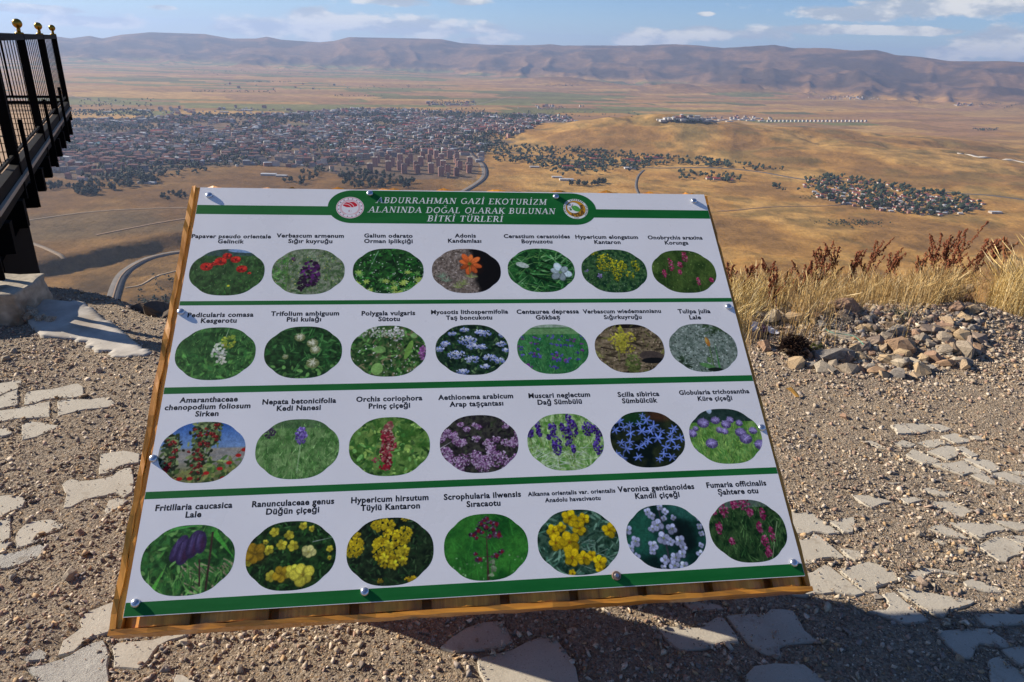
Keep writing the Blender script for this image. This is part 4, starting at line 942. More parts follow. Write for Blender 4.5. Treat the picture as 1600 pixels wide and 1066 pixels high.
for px, py, s in SC_:
    g = ground(px, py)[:2]; d = math.hypot(*g); r = s * 0.5 / F * d * 1.12
    side = 'left' if px < 700 else ('right' if px > 1200 else 'below')
    ki = random.randrange(24); sz = 'fist-sized' if s > 19 else ('egg-sized' if s > 11 else 'small')
    rock(g[0], g[1], r, 'loose ' + sz + ' ' + ['rust', 'grey-brown', 'ochre', 'dusky', 'red-brown', 'pale', 'slate-grey', 'tan'][ki % 8] + ' stone on the gravel ' + {'left': 'left of the sign', 'right': 'right of the sign', 'below': 'under the lower edge of the sign'}[side] + (', far from the viewer' if py < 700 else ''), {'left': 'loose stones left of the sign', 'right': 'loose stones right of the sign', 'below': 'loose stones under the sign'}[side], lift=0.25, me=RK[ki], name='stone', cat='stone')

# ================================================================== TERRACE on the left, concrete at its foot
m_blk = mat('black_painted_steel', (0.0035, 0.003, 0.003), 0.85, spec=0.06)
m_rail = mat('brown_black_rail', (0.0045, 0.004, 0.004), 0.7, spec=0.08)
m_gold = mat('gilded_ball', (0.38, 0.22, 0.03), 0.3, metal=0.9)
m_deck = mat('terrace_decking', (0.34, 0.22, 0.13), 0.8, noise=0.2, nscale=5)
m_lip = mat('worn_edge_strip', (0.45, 0.36, 0.26), 0.7)
pp = [np.array([-4.05, 5.64]), np.array([-5.12, 7.59]), np.array([-6.22, 9.69]), np.array([-7.27, 11.66])]
ax = (pp[3] - pp[0]); ax = ax / np.linalg.norm(ax); nm = np.array([-ax[1], ax[0]]); # nm points away to the left
if nm[0] > 0: nm = -nm
L0 = 2.2
org = pp[0]
ter = empty('viewing_terrace', (org[0], org[1], 0.0), math.atan2(ax[1], ax[0]))
tag(ter, 'dark steel viewing terrace with black railings and gold balls jutting out at the upper left', 'terrace')
DZ = 0.5; WT = 5.5
# local frame: x along the edge (away), y to the left of it (inward)
def tpart(name, fn, m_, smooth=False, par=None):
    mb = MB(); fn(mb); return obj(name, mb.mesh(name, [m_] if not isinstance(m_, list) else m_, smooth), par or ter)
X0, X1 = -1.5, 3 * L0 + 0.06
for k in range(38):
    xa = X0 + (X1 - X0) * k / 38; tpart('deck_board', lambda mb, xa=xa: mb.box(xa + .006, xa + (X1 - X0) / 38 - .006, 0.02, WT, DZ - 0.045, DZ - 0.012 - 0.003 * (k % 3)), m_deck)
tpart('edge_beam', lambda mb: (mb.box(X0, X1, -0.05, 0.012, DZ - 0.17, DZ + 0.03), mb.box(X1 + 0.001, X1 + 0.06, -0.05, WT, DZ - 0.17, DZ + 0.03)), m_rail)
tpart('edge_strip', lambda mb: mb.box(X0, X1, -0.075, -0.052, DZ - 0.085, DZ - 0.055), m_lip)
for k in range(10):
    xa = X0 + 0.2 + k * 0.78
    tpart('joist', lambda mb, xa=xa: mb.box(xa, xa + 0.12, -0.08, WT - 0.1, DZ - 0.38, DZ - 0.172), m_blk)
for yb in (0.35, 2.6, 4.9): tpart('main_beam', lambda mb, yb=yb: mb.box(X0, X1 - 0.2, yb, yb + 0.2, DZ - 0.9, DZ - 0.382), m_blk)
tpart('column', lambda mb: mb.box(-1.45, 0.0, -0.02, 2.4, -6.5, DZ - 0.385), m_blk)
def railing(y0, xa, xb, along=True):
    pass
for side in range(2):      # the near long side and the far side of the terrace
    yy = -0.02 if side == 0 else WT - 0.05
    tpart('top_rail', lambda mb: (mb.box(X0, X1 + .03, yy - 0.035, yy + 0.035, 1.5 - 0.065, 1.5 - 0.012)), m_rail)
    tpart('lower_rail', lambda mb: mb.box(X0, X1, yy - 0.012, yy + 0.012, DZ + 0.085, DZ + 0.105), m_rail)
    for k in range(-1, 4):
        xa = k * L0
        po = tpart('post', lambda mb, xa=xa: mb.box(xa - 0.036, xa + 0.036, yy - 0.036, yy + 0.036, DZ - 0.25 if side == 0 else DZ, 1.49), m_blk)
        if side == 0 and k < 3: tpart('bracket', lambda mb, xa=(xa if k < 3 else xa - 0.2): mb.box(xa + 0.07, xa + 0.10, yy - 0.10, yy - 0.07, DZ - 0.34, DZ + 0.36), m_blk, False, po)
        tpart('gold_ball', lambda mb, xa=xa: (mb.sphere((xa, yy, 1.5 + 0.085), 0.045, 14, 10), mb.tube((xa, yy, 1.488), (xa, yy, 1.505), 0.045, 0.035, 12), mb.tube((xa, yy, 1.505), (xa, yy, 1.545), 0.018, 0.018, 8)), m_gold, True, po)
    nb_ = int((X1 - X0) / (0.2 if side == 0 else 0.4))
    for k in range(nb_):
        xa = X0 + 0.06 + k * (0.2 if side == 0 else 0.4)
        if min(abs(xa - j * L0) for j in range(-1, 4)) < 0.07: continue
        tpart('baluster', lambda mb, xa=xa: mb.tube((xa, yy, DZ + 0.10), (xa, yy, 1.44), 0.0042, None, 5), m_blk)
tpart('top_rail', lambda mb: mb.box(X1 - .03, X1 + .04, 0.02, WT - 0.1, 1.435, 1.488), m_rail)
tpart('lower_rail', lambda mb: mb.box(X1 - .018, X1 + .018, 0.05, WT - 0.1, DZ + 0.075, DZ + 0.11), m_rail)
for k in range(19):
    ya = 0.12 + k * 0.28; tpart('baluster', lambda mb, ya=ya: mb.box(X1 - 0.009, X1 + 0.009, ya - 0.009, ya + 0.009, DZ + 0.11, 1.436), m_blk)
# bench of dark wood standing on the terrace
def lamp_pole(x, y, lab):
    e = empty('terrace_pole', (0, 0, 0)); p = np.array(org) + ax * x + nm * y; e.location = (p[0], p[1], DZ); tag(e, lab, 'pole')
    mb = MB(); mb.tube((0, 0, 0), (0, 0, 0.80), 0.028, 0.022, 8); mb.tube((0, 0, -0.012), (0, 0, 0.03), 0.07, 0.05, 10); obj('shaft', mb.mesh('shaft', [mat('brown_varnish', (0.10, 0.055, 0.022), 0.5)]), e)
    mb = MB(); mb.sphere((0, 0, 0.82), 0.04, 10, 8); obj('knob', mb.mesh('knob', [m_gold], True), e)
lamp_pole(0.6, 0.9, 'brown varnished pole standing behind the railing nearest the viewer')
lamp_pole(3.3, 1.3, 'thin brown pole behind the middle panel of the railing')

m_conc = mat('weathered_concrete', (0.37, 0.32, 0.24), 0.95, noise=0.4, nscale=9, bump=0.02, dark=(0.17, 0.13, 0.085))
m_spill = mat('pale_smooth_cement', (0.44, 0.40, 0.34), 0.9, noise=0.22, nscale=7, bump=0.008, dark=(0.30, 0.25, 0.19))
def rough_block(name, cx, cy, w, d, h, rz, m_, parent=None, seed=1, amp=0.02, top_tilt=0):
    n_ = 9; V = []; Fc = []; bm = bmesh.new(); bmesh.ops.create_cube(bm, size=1.0)
    bmesh.ops.bevel(bm, geom=bm.edges[:], offset=0.035, segments=2, affect='EDGES', profile=0.6)
    bmesh.ops.subdivide_edges(bm, edges=bm.edges[:], cuts=6, use_grid_fill=True)
    for v in bm.verts:
        v.co = Vector((v.co.x * w, v.co.y * d, (v.co.z + 0.5) * h))
        a = np.array([v.co.x * 5 + seed]); b_ = np.array([v.co.y * 5 + v.co.z * 7])
        k = float(fbm(a * 1.3, b_, 4, 401 + seed)[0]) - 0.5; k2 = float(fbm(a * 5, b_ * 5, 3, 431 + seed)[0]) - 0.5
        v.co += Vector((v.co.x, v.co.y, (v.co.z - h / 2) * 0.6)).normalized() * (k * 2.2 * amp + k2 * amp)
        v.co.z += top_tilt * v.co.x * (v.co.z / h)
    me = bpy.data.meshes.new(name); bm.to_mesh(me); bm.free(); me.materials.append(m_)
    for p in me.polygons: p.use_smooth = True
    o = obj(name, me, parent); o.location = (cx, cy, float(gz(np.array([cx]), np.array([cy]))[0]) - 0.05); o.rotation_euler = (0, 0, rz); return o
g = ground(-58, 492)[:2]
blk = rough_block('concrete_block', g[0], g[1], 0.78, 0.40, 0.235, 0.2, m_conc, seed=3, amp=0.036)
tag(blk, 'crumbling concrete block at the foot of the black terrace column', 'block')
for k, (px, py, r) in enumerate([(38, 503, .07), (60, 505, .05), (75, 507, .04), (12, 508, .045)]):
    g = ground(px, py)[:2]; rock(g[0], g[1] + .03, r, ['largest broken lump', 'second broken lump', 'rightmost small broken lump', 'leftmost small broken lump'][k] + ' fallen at the foot of the concrete block', 'lumps fallen from the concrete block', me=rock_mesh(980 + k, (1, .8, .7), m_conc), lift=0.4)
# smooth cement apron spilling down from the block
SPW = [ground(px, py)[:2] for px, py in [(55, 478), (100, 480), (131, 477), (150, 486), (172, 501), (200, 524), (222, 541), (246, 556), (215, 560), (182, 563), (166, 560), (170, 550), (150, 551), (128, 541), (135, 534), (100, 530), (60, 528), (40, 510)]]
def apron():
    P = np.array(SPW); P = np.array(chaikin([p for p in P], 1)); x0, y0 = P.min(0); x1, y1 = P.max(0)
    xs = np.arange(x0, x1, 0.025); ys = np.arange(y0, y1 + .02, 0.025); a, b_ = np.meshgrid(xs, ys); k = in_poly(a, b_, [tuple(p) for p in P])
    z = gz_smooth(a, b_) + 0.016 + 0.030 * (fbm(a * 3, b_ * 3, 3, 441) - 0.4) + 0.035 * np.exp(-(((a + 2.75) / 0.35) ** 2 + ((b_ - 3.95) / 0.3) ** 2))
    idx = np.arange(a.size).reshape(a.shape); kk = k[:-1, :-1] & k[1:, :-1] & k[:-1, 1:] & k[1:, 1:]
    q = np.stack([idx[:-1, :-1][kk], idx[:-1, 1:][kk], idx[1:, 1:][kk], idx[1:, :-1][kk]], 1)
    me = mesh_np('cement_apron', np.stack([a, b_, z], -1).reshape(-1, 3), q, [m_spill], smooth=True)
    bm = bmesh.new(); bm.from_mesh(me); bmesh.ops.delete(bm, geom=[v for v in bm.verts if not v.link_faces], context='VERTS')
    e = [e for e in bm.edges if e.is_boundary]; r = bmesh.ops.extrude_edge_only(bm, edges=e)
    for v in [g for g in r['geom'] if isinstance(g, bmesh.types.BMVert)]: v.co.z -= 0.12
    bm.to_mesh(me); bm.free(); return me
tag(obj('cement_apron', apron()), 'pale smooth cement spill running down from the concrete block left of the sign', 'cement')
# dark broken lip just beyond the cement
for k, (px, py, r) in enumerate([(182, 503, .13), (200, 508, .10), (214, 512, .09), (160, 492, .07), (228, 520, .06)]):
    g = ground(px, py)[:2]; rock(g[0] + 0.05, g[1] + 0.32, r, ['largest dark lump', 'second dark lump', 'middle dark lump', 'leftmost dark lump', 'rightmost small dark lump'][k] + ' of earth on the broken lip behind the cement spill', 'dark lumps behind the cement spill', me=rock_mesh(960 + k, (1.3, .8, .8), mat('dark_earth', (0.10, 0.075, 0.055), 0.95, noise=0.3, nscale=20)), lift=0.1)

# ================================================================== dry grass, dock stems, small things
m_grass = mat('dry_straw', (1, 1, 1), 0.75, attr=True, spec=0.2)
def grass_field():
    gx0, gx1 = 0.75, 4.9; n_ = 170000; x = rng.uniform(gx0, gx1 + 0.6, n_); y = rng.uniform(3.5, 6.6, n_)
    px, py = to_px(x, y, gz_smooth(x, y)); e = edge_y(x)
    # lower limit of the grass belt follows the rubble
    low = np.interp(px, [1100, 1150, 1200, 1300, 1400, 1440, 1490, 1530, 1560, 1700], [522, 510, 503, 498, 500, 500, 470, 466, 484, 488])
    d = fbm(x * 2.4, y * 2.4, 3, 451)
    k = (px > 1060) & (px < 1750) & (py < low + 14 * (d - 0.5) * 3) & (y < e + 1.1) & (rng.random(n_) < sstep(d, 0.25, 0.55) * 0.85 + 0.15)
    k |= (px > 1150) & (px < 1560) & (py < low + 45) & (py > low) & (rng.random(n_) < 0.10 * sstep(d, 0.45, 0.7))
    k &= ~((py > low - 8) & (py <= low) & (rng.random(n_) < 0.5))
    x, y = x[k], y[k]; px = px[k]; z = gz_smooth(x, y); m_ = len(x)
    tall = np.interp(px, [1100, 1200, 1300, 1400, 1500, 1560, 1700], [.17, .19, .205, .22, .27, .33, .37]) * (1 - 0.25 * sstep(y - edge_y(x), 0.2, 1.0) * 0)
    h = tall * rng.uniform(0.35, 1.25, m_) * (0.45 + 1.1 * fbm(x * 1.3, y * 1.3, 3, 461)); a = rng.uniform(0, 6.28, m_); lean = rng.normal(0.10, 0.36, m_) * h; la = rng.normal(0.3, 1.0, m_)
    w = rng.uniform(0.0006, 0.0013, m_)
    lx, ly = np.cos(la) * lean, np.sin(la) * lean; wx, wy = np.cos(a) * w, np.sin(a) * w
    V = np.stack([np.stack([x - wx, y - wy, z], 1), np.stack([x + wx, y + wy, z], 1),
                  np.stack([x + lx * .35 + wx * .8, y + ly * .35 + wy * .8, z + h * .6], 1), np.stack([x + lx * .35 - wx * .8, y + ly * .35 - wy * .8, z + h * .6], 1),
                  np.stack([x + lx, y + ly, z + h], 1),
                  # a seed head near the tip
                  np.stack([x + lx * .8 + wy * 2.2, y + ly * .8 - wx * 2.2, z + h * .86], 1)], 1).reshape(-1, 3)
    b0 = np.arange(m_)[:, None] * 6
    F3 = np.concatenate([b0 + np.array([[0, 1, 2]]), b0 + np.array([[0, 2, 3]]), b0 + np.array([[3, 2, 4]]), b0 + np.array([[2, 5, 4]])])
    pal = np.array([(0.68, 0.50, 0.20), (0.78, 0.62, 0.30), (0.60, 0.42, 0.15), (0.82, 0.69, 0.40), (0.46, 0.31, 0.12)])
    c = pal[rng.integers(0, 5, m_)] * rng.uniform(.8, 1.15, (m_, 1)); patch = sstep(fbm(x * 1.7, y * 1.7, 3, 457), 0.52, 0.65)[:, None]
    c = c * (1 - 0.35 * patch) + np.array([0.34, 0.17, 0.07]) * 0.35 * patch
    return mesh_np('dry_grass', V, F3, [m_grass], col=np.repeat(c, 6, 0))
tag(obj('dry_grass', grass_field()), 'tall golden dry grass along the edge of the drop on the right', 'grass', kind='stuff')

m_dock = [mat('rust_seed_heads', (0.155, 0.043, 0.016), 0.85, noise=0.4, nscale=30), mat('pale_brown_seed_heads', (0.24, 0.09, 0.035), 0.85, noise=0.3, nscale=30)]
m_stalk = mat('dry_brown_stalk', (0.26, 0.13, 0.06), 0.8)
def dock(px, py_top, py_base, label, spread=1.0, nb_=5, depth=None, k=0):
    y_ = 4.32 + (depth - 4.9) * 0.55 if py_top != 428 else 4.1
    r = rayw(px, py_top); t = y_ / r[1]; x = r[0] * t; ztop = HC + r[2] * t
    z0 = float(gz(np.array([x]), np.array([y_]))[0]); H = max(ztop - z0, 0.15)
    e = empty('dock_plant', (x - 0.03, y_, z0 - 0.01)); tag(e, label, 'plant', 'rust-coloured dock plants in the dry grass')
    rd = random.Random(int(px * 7 + py_top)); st = MB(); sd = MB()
    lean = Vector((rd.uniform(-.03, .06), rd.uniform(-.05, .05), 0)) * 1.0
    def pt(f): return Vector((lean.x * f * f * 1.4 , lean.y * f * f, H * f))
    for i in range(5): st.tube(pt(i / 5), pt((i + 1) / 5), 0.004 - 0.0006 * i, 0.0034 - 0.0006 * i, 5, 0, False)
    def seedline(a, b_, rad, n_):
        for i in range(n_):
            f = (i + rd.random()) / n_; c = a.lerp(b_, f) + Vector((rd.gauss(0, 1), rd.gauss(0, 1), rd.gauss(0, .6))) * rad * (1.05 - 0.7 * f)
            s = rd.uniform(.0042, .0078); V = [c + Vector(d) * s * rd.uniform(.6, 1.4) for d in ((1, 0, 0), (-.5, .87, 0), (-.5, -.87, 0), (0, 0, 1.3), (0, 0, -1.1))]
            sd.add(V, [(0, 1, 3), (1, 2, 3), (2, 0, 3), (1, 0, 4), (2, 1, 4), (0, 2, 4)])
    vis = max(0.3, min(0.75, 1.5 * (py_base - py_top) / F * y_ / H))
    seedline(pt(1 - vis), pt(1.0), 0.012, int(70 * vis / 0.4))
    for i in range(nb_):
        f0 = 1 - vis * rd.uniform(0.35, 1.0); a = pt(f0); ang = rd.uniform(0, 6.28); L = H * vis * rd.uniform(.35, .7)
        b_ = a + Vector((math.cos(ang) * 0.38 * spread, math.sin(ang) * 0.38 * spread, 1.0)).normalized() * L
        st.tube(a, b_, 0.002, 0.0012, 4, 0, False); seedline(a.lerp(b_, .15), b_, 0.008, int(150 * L) + 8)
    obj('stalk', st.mesh('stalk', [m_stalk]), e); tag(obj('seed_heads', sd.mesh('seed_heads', [m_dock[k]]), e), kind='stuff')
DK = [(1152, 412, 450, 'rust dock plant nearest the right edge of the sign', 4.9), (1180, 412, 455, 'slim rust dock plant second from the sign, standing in thin grass', 5.0), (1202, 408, 440, 'short-headed dock plant third from the sign', 5.2),
      (1222, 428, 490, 'large dock plant leaning over the stones above the dark bush', 4.5), (1240, 418, 450, 'faint dock plant just behind the large leaning one', 5.3), (1266, 405, 470, 'bushy dock plant with wide-spread heads right of the leaning one', 5.0),
      (1284, 408, 460, 'dock plant whose heads mingle with the bushy one', 5.1), (1298, 385, 425, 'tall narrow dock plant left of a close twin', 5.5), (1316, 384, 430, 'tall narrow dock plant right of its close twin', 5.5),
      (1352, 390, 425, 'dock plant with a nodding head below the tallest spire', 5.5), (1375, 372, 425, 'slender spire of dock rising highest in the middle of the grass', 5.6), (1405, 392, 430, 'dock plant half sunk in grass right of the tall spire', 5.7),
      (1416, 392, 418, 'pale small dock plant just right of a half-sunken one', 5.9), (1446, 392, 415, 'pale dock plant in the gap of the grass', 6.0), (1484, 362, 415, 'broad dock plant on the left of the big clump at right', 5.9),
      (1500, 366, 410, 'dock plant in the heart of the big clump at right', 6.0), (1522, 355, 420, 'tallest dock plant, on the right of the big clump', 5.9), (1538, 370, 425, 'dense dark dock plant closing the big clump on the right', 6.0),
      (1565, 370, 400, 'dock plant leaning left beside the right edge of the photograph', 6.3), (1592, 374, 405, 'dock plant with arching head at the right edge of the photograph', 6.3), (1495, 380, 430, 'low dock plant at the foot of the big clump', 5.7)]
for i, (px, a, b_, lab, dp) in enumerate(DK): dock(px, a, b_, lab, 1.0 + 0.4 * (i % 3), 5 + (i * 7) % 4, dp, 1 if i in (4, 12, 13, 19) else 0)

# withered dark bush, green weed, litter, wire, chip
g = grw(1240, 552)
wb = MB(); rd = random.Random(5)
for _ in range(3600):
    a = Vector((rd.gauss(0, 1), rd.gauss(0, 1), abs(rd.gauss(0, 1)))).normalized(); c = a * 0.082 * rd.uniform(.25, 1.0); c.z *= 1.3
    d_ = (a + Vector((rd.gauss(0, .5), rd.gauss(0, .5), rd.gauss(0, .5)))).normalized() * rd.uniform(.012, .032); u = d_.orthogonal().normalized() * .0024
    wb.add([c - u, c + u, c + d_], [(0, 1, 2)])
be = empty('withered_bush', (g[0], g[1], float(gz(np.array([g[0]]), np.array([g[1]]))[0]) - 0.01)); tag(be, 'small round withered bush, nearly black, among the stones right of the sign', 'bush')
tag(obj('twigs', wb.mesh('twigs', [mat('withered_brown', (0.030, 0.013, 0.007), 0.9)]), be), kind='stuff')
wb = MB()
for k in range(12): a = Vector((rd.gauss(0, .05), rd.gauss(0, .05), rd.uniform(.04, .09))); wb.tube((0, 0, -.02), a, 0.003, 0.0015, 4)
obj('stems', wb.mesh('stems', [m_stalk]), be)
def weed(px, py, label, rgb, n_=160, r=0.05):
    g = grw(px, py); w_ = MB(); rd = random.Random(px)
    for _ in range(n_):
        c = Vector((rd.gauss(0, r * .5), rd.gauss(0, r * .4), abs(rd.gauss(0, r * .35)))); d_ = Vector((rd.gauss(0, .6), rd.gauss(0, .6), 1)).normalized() * rd.uniform(.01, .025); u = d_.orthogonal().normalized() * .003
        w_.add([c - u, c + u, c + d_], [(0, 1, 2)])
    o = obj('weed', w_.mesh('weed', [mat('weed_%d' % px, rgb, 0.8)])); o.location = (g[0], g[1], float(gz(np.array([g[0]]), np.array([g[1]]))[0])); tag(o, label, 'weed')
weed(1272, 545, 'small yellow-green weed right beside the withered dark bush', (0.16, 0.17, 0.035))
weed(1402, 495, 'grey-green tuft in the dry grass above the rust-coloured boulder', (0.20, 0.21, 0.12), 200, .06)
weed(1365, 520, 'faint green tuft left of the slate-grey stone', (0.15, 0.15, 0.06), 120, .05)
def crumple(px, py, sx_, sy_, label, mats_, seed, name, cat):
    rd = random.Random(seed); g = grw(px, py); V = []; Fc = []; n1_, n2_ = 9, 6; MI = []
    for j in range(n2_):
        for i in range(n1_): V.append(((i / (n1_ - 1) - .5) * sx_ + rd.gauss(0, .004), (j / (n2_ - 1) - .5) * sy_ + rd.gauss(0, .004), 0.02 + rd.uniform(-.016, .022)))
    for j in range(n2_ - 1):
        for i in range(n1_ - 1): Fc.append((j * n1_ + i, j * n1_ + i + 1, (j + 1) * n1_ + i + 1, (j + 1) * n1_ + i)); MI.append(1 if 2 <= i <= 4 and len(mats_) > 1 else 0)
    o = obj(name, mesh_np(name, np.array(V), Fc, mats_, MI)); s = o.modifiers.new('t', 'SOLIDIFY'); s.thickness = 0.0012
    o.location = (g[0], g[1], float(gz(np.array([g[0]]), np.array([g[1]]))[0]) + .01); o.rotation_euler = (0.5, 0.15, -0.25); tag(o, label, cat)
crumple(1192, 520, 0.15, 0.05, 'crumpled white and purple wrapper caught among the stones beside the sign', [mat('white_plastic_film', (0.70, 0.70, 0.74), 0.35), mat('purple_print', (0.13, 0.07, 0.11), 0.4)], 3, 'wrapper', 'litter')
g = ground(1239, 619)[:2]; ch = MB(); ch.add([(-.035, .012, .03), (-.01, .02, .034), (.02, .002, .012), (.022, -.022, .002), (.008, -.02, .002), (-.012, 0, .02)], [(0, 5, 4, 3, 2, 1)]); 
o = obj('orange_chip', ch.mesh('orange_chip', [mat('orange_plastic', (0.62, 0.33, 0.07), 0.6)])); s = o.modifiers.new('t', 'SOLIDIFY'); s.thickness = 0.004; o.location = (g[0], g[1], float(gz(np.array([g[0]]), np.array([g[1]]))[0]) + .01); tag(o, 'orange chip of plastic on the gravel right of the sign', 'chip')
def wire(pix, rad, rgb, label, name, zoff=0.03):
    w_ = MB(); P = []
    for px, py in pix: g = grw(px, py); P.append(Vector((g[0], g[1], float(gz(np.array([g[0]]), np.array([g[1]]))[0]) + zoff)))
    Q = []
    for i in range(len(P) - 1):
        for t in np.linspace(0, 1, 5, endpoint=False):
            p0, p1, p2, p3 = P[max(i - 1, 0)], P[i], P[i + 1], P[min(i + 2, len(P) - 1)]
            Q.append(0.5 * ((2 * p1) + (-p0 + p2) * t + (2 * p0 - 5 * p1 + 4 * p2 - p3) * t * t + (-p0 + 3 * p1 - 3 * p2 + p3) * t ** 3))
    Q.append(P[-1])
    for a, b_ in zip(Q, Q[1:]): w_.tube(a, b_, rad, rad, 5)
    tag(obj(name, w_.mesh(name, [mat(name + '_stuff', rgb, 0.6)])), label, 'wire' if 'wire' in name else 'twig')
wire([(1286, 533), (1298, 540), (1315, 541), (1332, 546), (1345, 556)], 0.0022, (0.12, 0.34, 0.24), 'thin green wire curving over the flat grey boulder', 'wire', 0.07)
wire([(1194, 468), (1206, 478), (1211, 492), (1222, 502)], 0.003, (0.42, 0.33, 0.24), 'pale bent twig among the stones beside the sign', 'twig', 0.05)
wire([(1278, 552), (1284, 566), (1290, 580), (1300, 590)], 0.0025, (0.16, 0.09, 0.05), 'dark twig in front of the flat grey boulder', 'twig', 0.02)

# ================================================================== THE SIGN
WM = 1.58
Cn = [(313, 293), (1100, 304), (1258, 900), (192, 965)]
Rn = [np.array([(p[0] - CX) / F, (p[1] - CY) / F, 1.0]) for p in Cn]
dd = np.linalg.solve(np.array([Rn[1], -Rn[2], Rn[3]]).T, Rn[0]); Pn = [Rn[0], Rn[1] * dd[0], Rn[2] * dd[1], Rn[3] * dd[2]]
sc0 = WM / np.linalg.norm(Pn[1] - Pn[0]); Pw = [MW @ (p * sc0) + np.array([0, 0, HC]) for p in Pn]
HM = float(np.linalg.norm(Pw[3] - Pw[0])); rt = (Pw[2] - Pw[3]) / np.linalg.norm(Pw[2] - Pw[3]); up = (Pw[0] - Pw[3]) / HM
nrmb = np.cross(rt, up); nrmb /= np.linalg.norm(nrmb); up = np.cross(nrmb, rt)
sign = empty('information_sign'); sign.matrix_world = Matrix(((rt[0], up[0], nrmb[0], Pw[3][0]), (rt[1], up[1], nrmb[1], Pw[3][1]), (rt[2], up[2], nrmb[2], Pw[3][2]), (0, 0, 0, 1)))
tag(sign, 'big tilted white sign with green bands and twenty-eight oval flower photographs on a wooden backing', 'sign')
def bp_(px, py):
    r = rayw(px, py); o = np.array([0, 0, HC]); t = ((Pw[3] - o) @ nrmb) / (nrmb @ r); q = o + r * t - Pw[3]
    return float(q @ rt), float(q @ up)
def sobj(name, me): return obj(name, me, sign)

m_wood = bpy.data.materials.new('varnished_pine'); m_wood.use_nodes = True; n = NB(m_wood.node_tree); b = m_wood.node_tree.nodes['Principled BSDF']
P = n.n('ShaderNodeTexCoord').outputs['Object']
Pv = n.vm('MULTIPLY', P, (55, 3.2, 55)).outputs[0]; g1 = n.noise(Pv, 1.0, 6, 0.7).outputs[0]
kn = n.noise(P, 9, 2, 0.5).outputs[0]
c = n.ramp(g1, [(0.25, (0.26, 0.085, 0.010)), (0.45, (0.56, 0.215, 0.022)), (0.6, (0.70, 0.30, 0.034)), (0.8, (0.80, 0.40, 0.06))])
c = n.mix(n.mr(kn, 0.66, 0.78), c, (0.14, 0.06, 0.02)); n.l(c, b.inputs['Base Color'])
b.inputs['Roughness'].default_value = 0.42; b.inputs['Coat Weight'].default_value = 0.15
bpn = n.n('ShaderNodeBump'); bpn.inputs['Strength'].default_value = 0.5; bpn.inputs['Distance'].default_value = 0.002; n.l(g1, bpn.inputs['Height']); n.l(bpn.outputs[0], b.inputs['Normal'])
m_wood2 = m_wood.copy(); m_wood2.name = 'varnished_pine_crossways'
for nd in m_wood2.node_tree.nodes:
    if nd.type == 'VECT_MATH' and nd.operation == 'MULTIPLY': nd.inputs[1].default_value = (3.2, 55, 55)
m_endg = mat('sawn_pale_wood', (0.66, 0.42, 0.16), 0.6, noise=0.3, nscale=60)

# convex planks standing upright behind the panel, their ends showing below and above it
gaps = sorted(bp_(px, py)[0] for px, py in [(425, 953), (552, 945), (667, 937), (790, 930), (899, 922), (1007, 915), (1111, 908), (1205, 900)])
stepg = (gaps[-1] - gaps[0]) / (len(gaps) - 1)
edges_ = [-0.012] + [gaps[0] - stepg] + gaps + [WM + 0.012]
TB, TT = -0.021, HM + 0.010
rd = random.Random(12)
for a, c_ in zip(edges_, edges_[1:]):
    x0, x1 = a + 0.011, c_ - 0.011; w = x1 - x0; nn = 8; V = []; top = []
    for i in range(nn + 1):
        f = i / nn; zf = -0.0046 - 0.020 * (2 * f - 1) ** 2
        V.append((x0 + w * f, TB, zf))
    for i in range(nn + 1):
        f = i / nn; zf = -0.0046 - 0.020 * (2 * f - 1) ** 2
        V.append((x0 + w * f, TT + 0.006 * rd.uniform(-1, 1) + 0.004 * math.sin(f * 7 + a * 9), zf))
    for j in (0, 1):
        for i in range(nn + 1): v = V[j * (nn + 1) + i]; V.append((v[0], v[1], -0.045))
    q_ = []
    for i in range(nn):
        q_ += [(i, i + 1, nn + 1 + i + 1, nn + 1 + i), (2 * nn + 2 + i, i + 2 * nn + 3, i + 1, i)[::1], (nn + 1 + i, nn + 2 + i, 3 * nn + 4 + i, 3 * nn + 3 + i)]
    q_ += [(0, nn + 1, 3 * nn + 3, 2 * nn + 2), (nn, 3 * nn + 2, 4 * nn + 3, 2 * nn + 1)]
    sobj('plank', mesh_np('plank', np.array(V), q_, [m_wood]))
mb = MB(); mb.box(-0.016, WM + 0.016, TB - 0.001, TT - 0.03, -0.062, -0.0452); sobj('backing_board', mb.mesh('backing_board', [m_wood2]))
def bar(name, x0, x1, y0, y1, z0, z1, m_, jag=0.0018, n_=40, axis=0):
    """a sawn batten with slightly uneven edges"""
    V = []; rd = random.Random(int(abs(x0 * 1000 + y1 * 77)))
    for i in range(n_ + 1):
        f = i / n_; u = lambda: rd.uniform(-jag, jag)
        if axis == 0: x = x0 + (x1 - x0) * f; V += [(x, y0 + u(), z0), (x, y1 + u(), z0), (x, y1 + u(), z1 + u()), (x, y0 + u(), z1 + u())]
        else: y = y0 + (y1 - y0) * f; V += [(x0 + u(), y, z0), (x1 + u(), y, z0), (x1 + u(), y, z1 + u()), (x0 + u(), y, z1 + u())]
    Fc = []
    for i in range(n_):
        for j in range(4): a, b_ = i * 4 + j, i * 4 + (j + 1) % 4; Fc.append((a, b_, b_ + 4, a + 4))
    Fc += [(0, 3, 2, 1), (n_ * 4, n_ * 4 + 1, n_ * 4 + 2, n_ * 4 + 3)]
    me = mesh_np(name, np.array(V), Fc, [m_]); bm = bmesh.new(); bm.from_mesh(me); bmesh.ops.recalc_face_normals(bm, faces=bm.faces[:]); bm.to_mesh(me); bm.free()
    return sobj(name, me)
bar('bottom_batten', -0.027, WM + 0.014, -0.0335, -0.0225, -0.062, -0.004, m_wood2)
bar('side_batten', -0.0270, -0.0145, -0.0222, HM + 0.010, -0.058, -0.004, m_wood, axis=1)
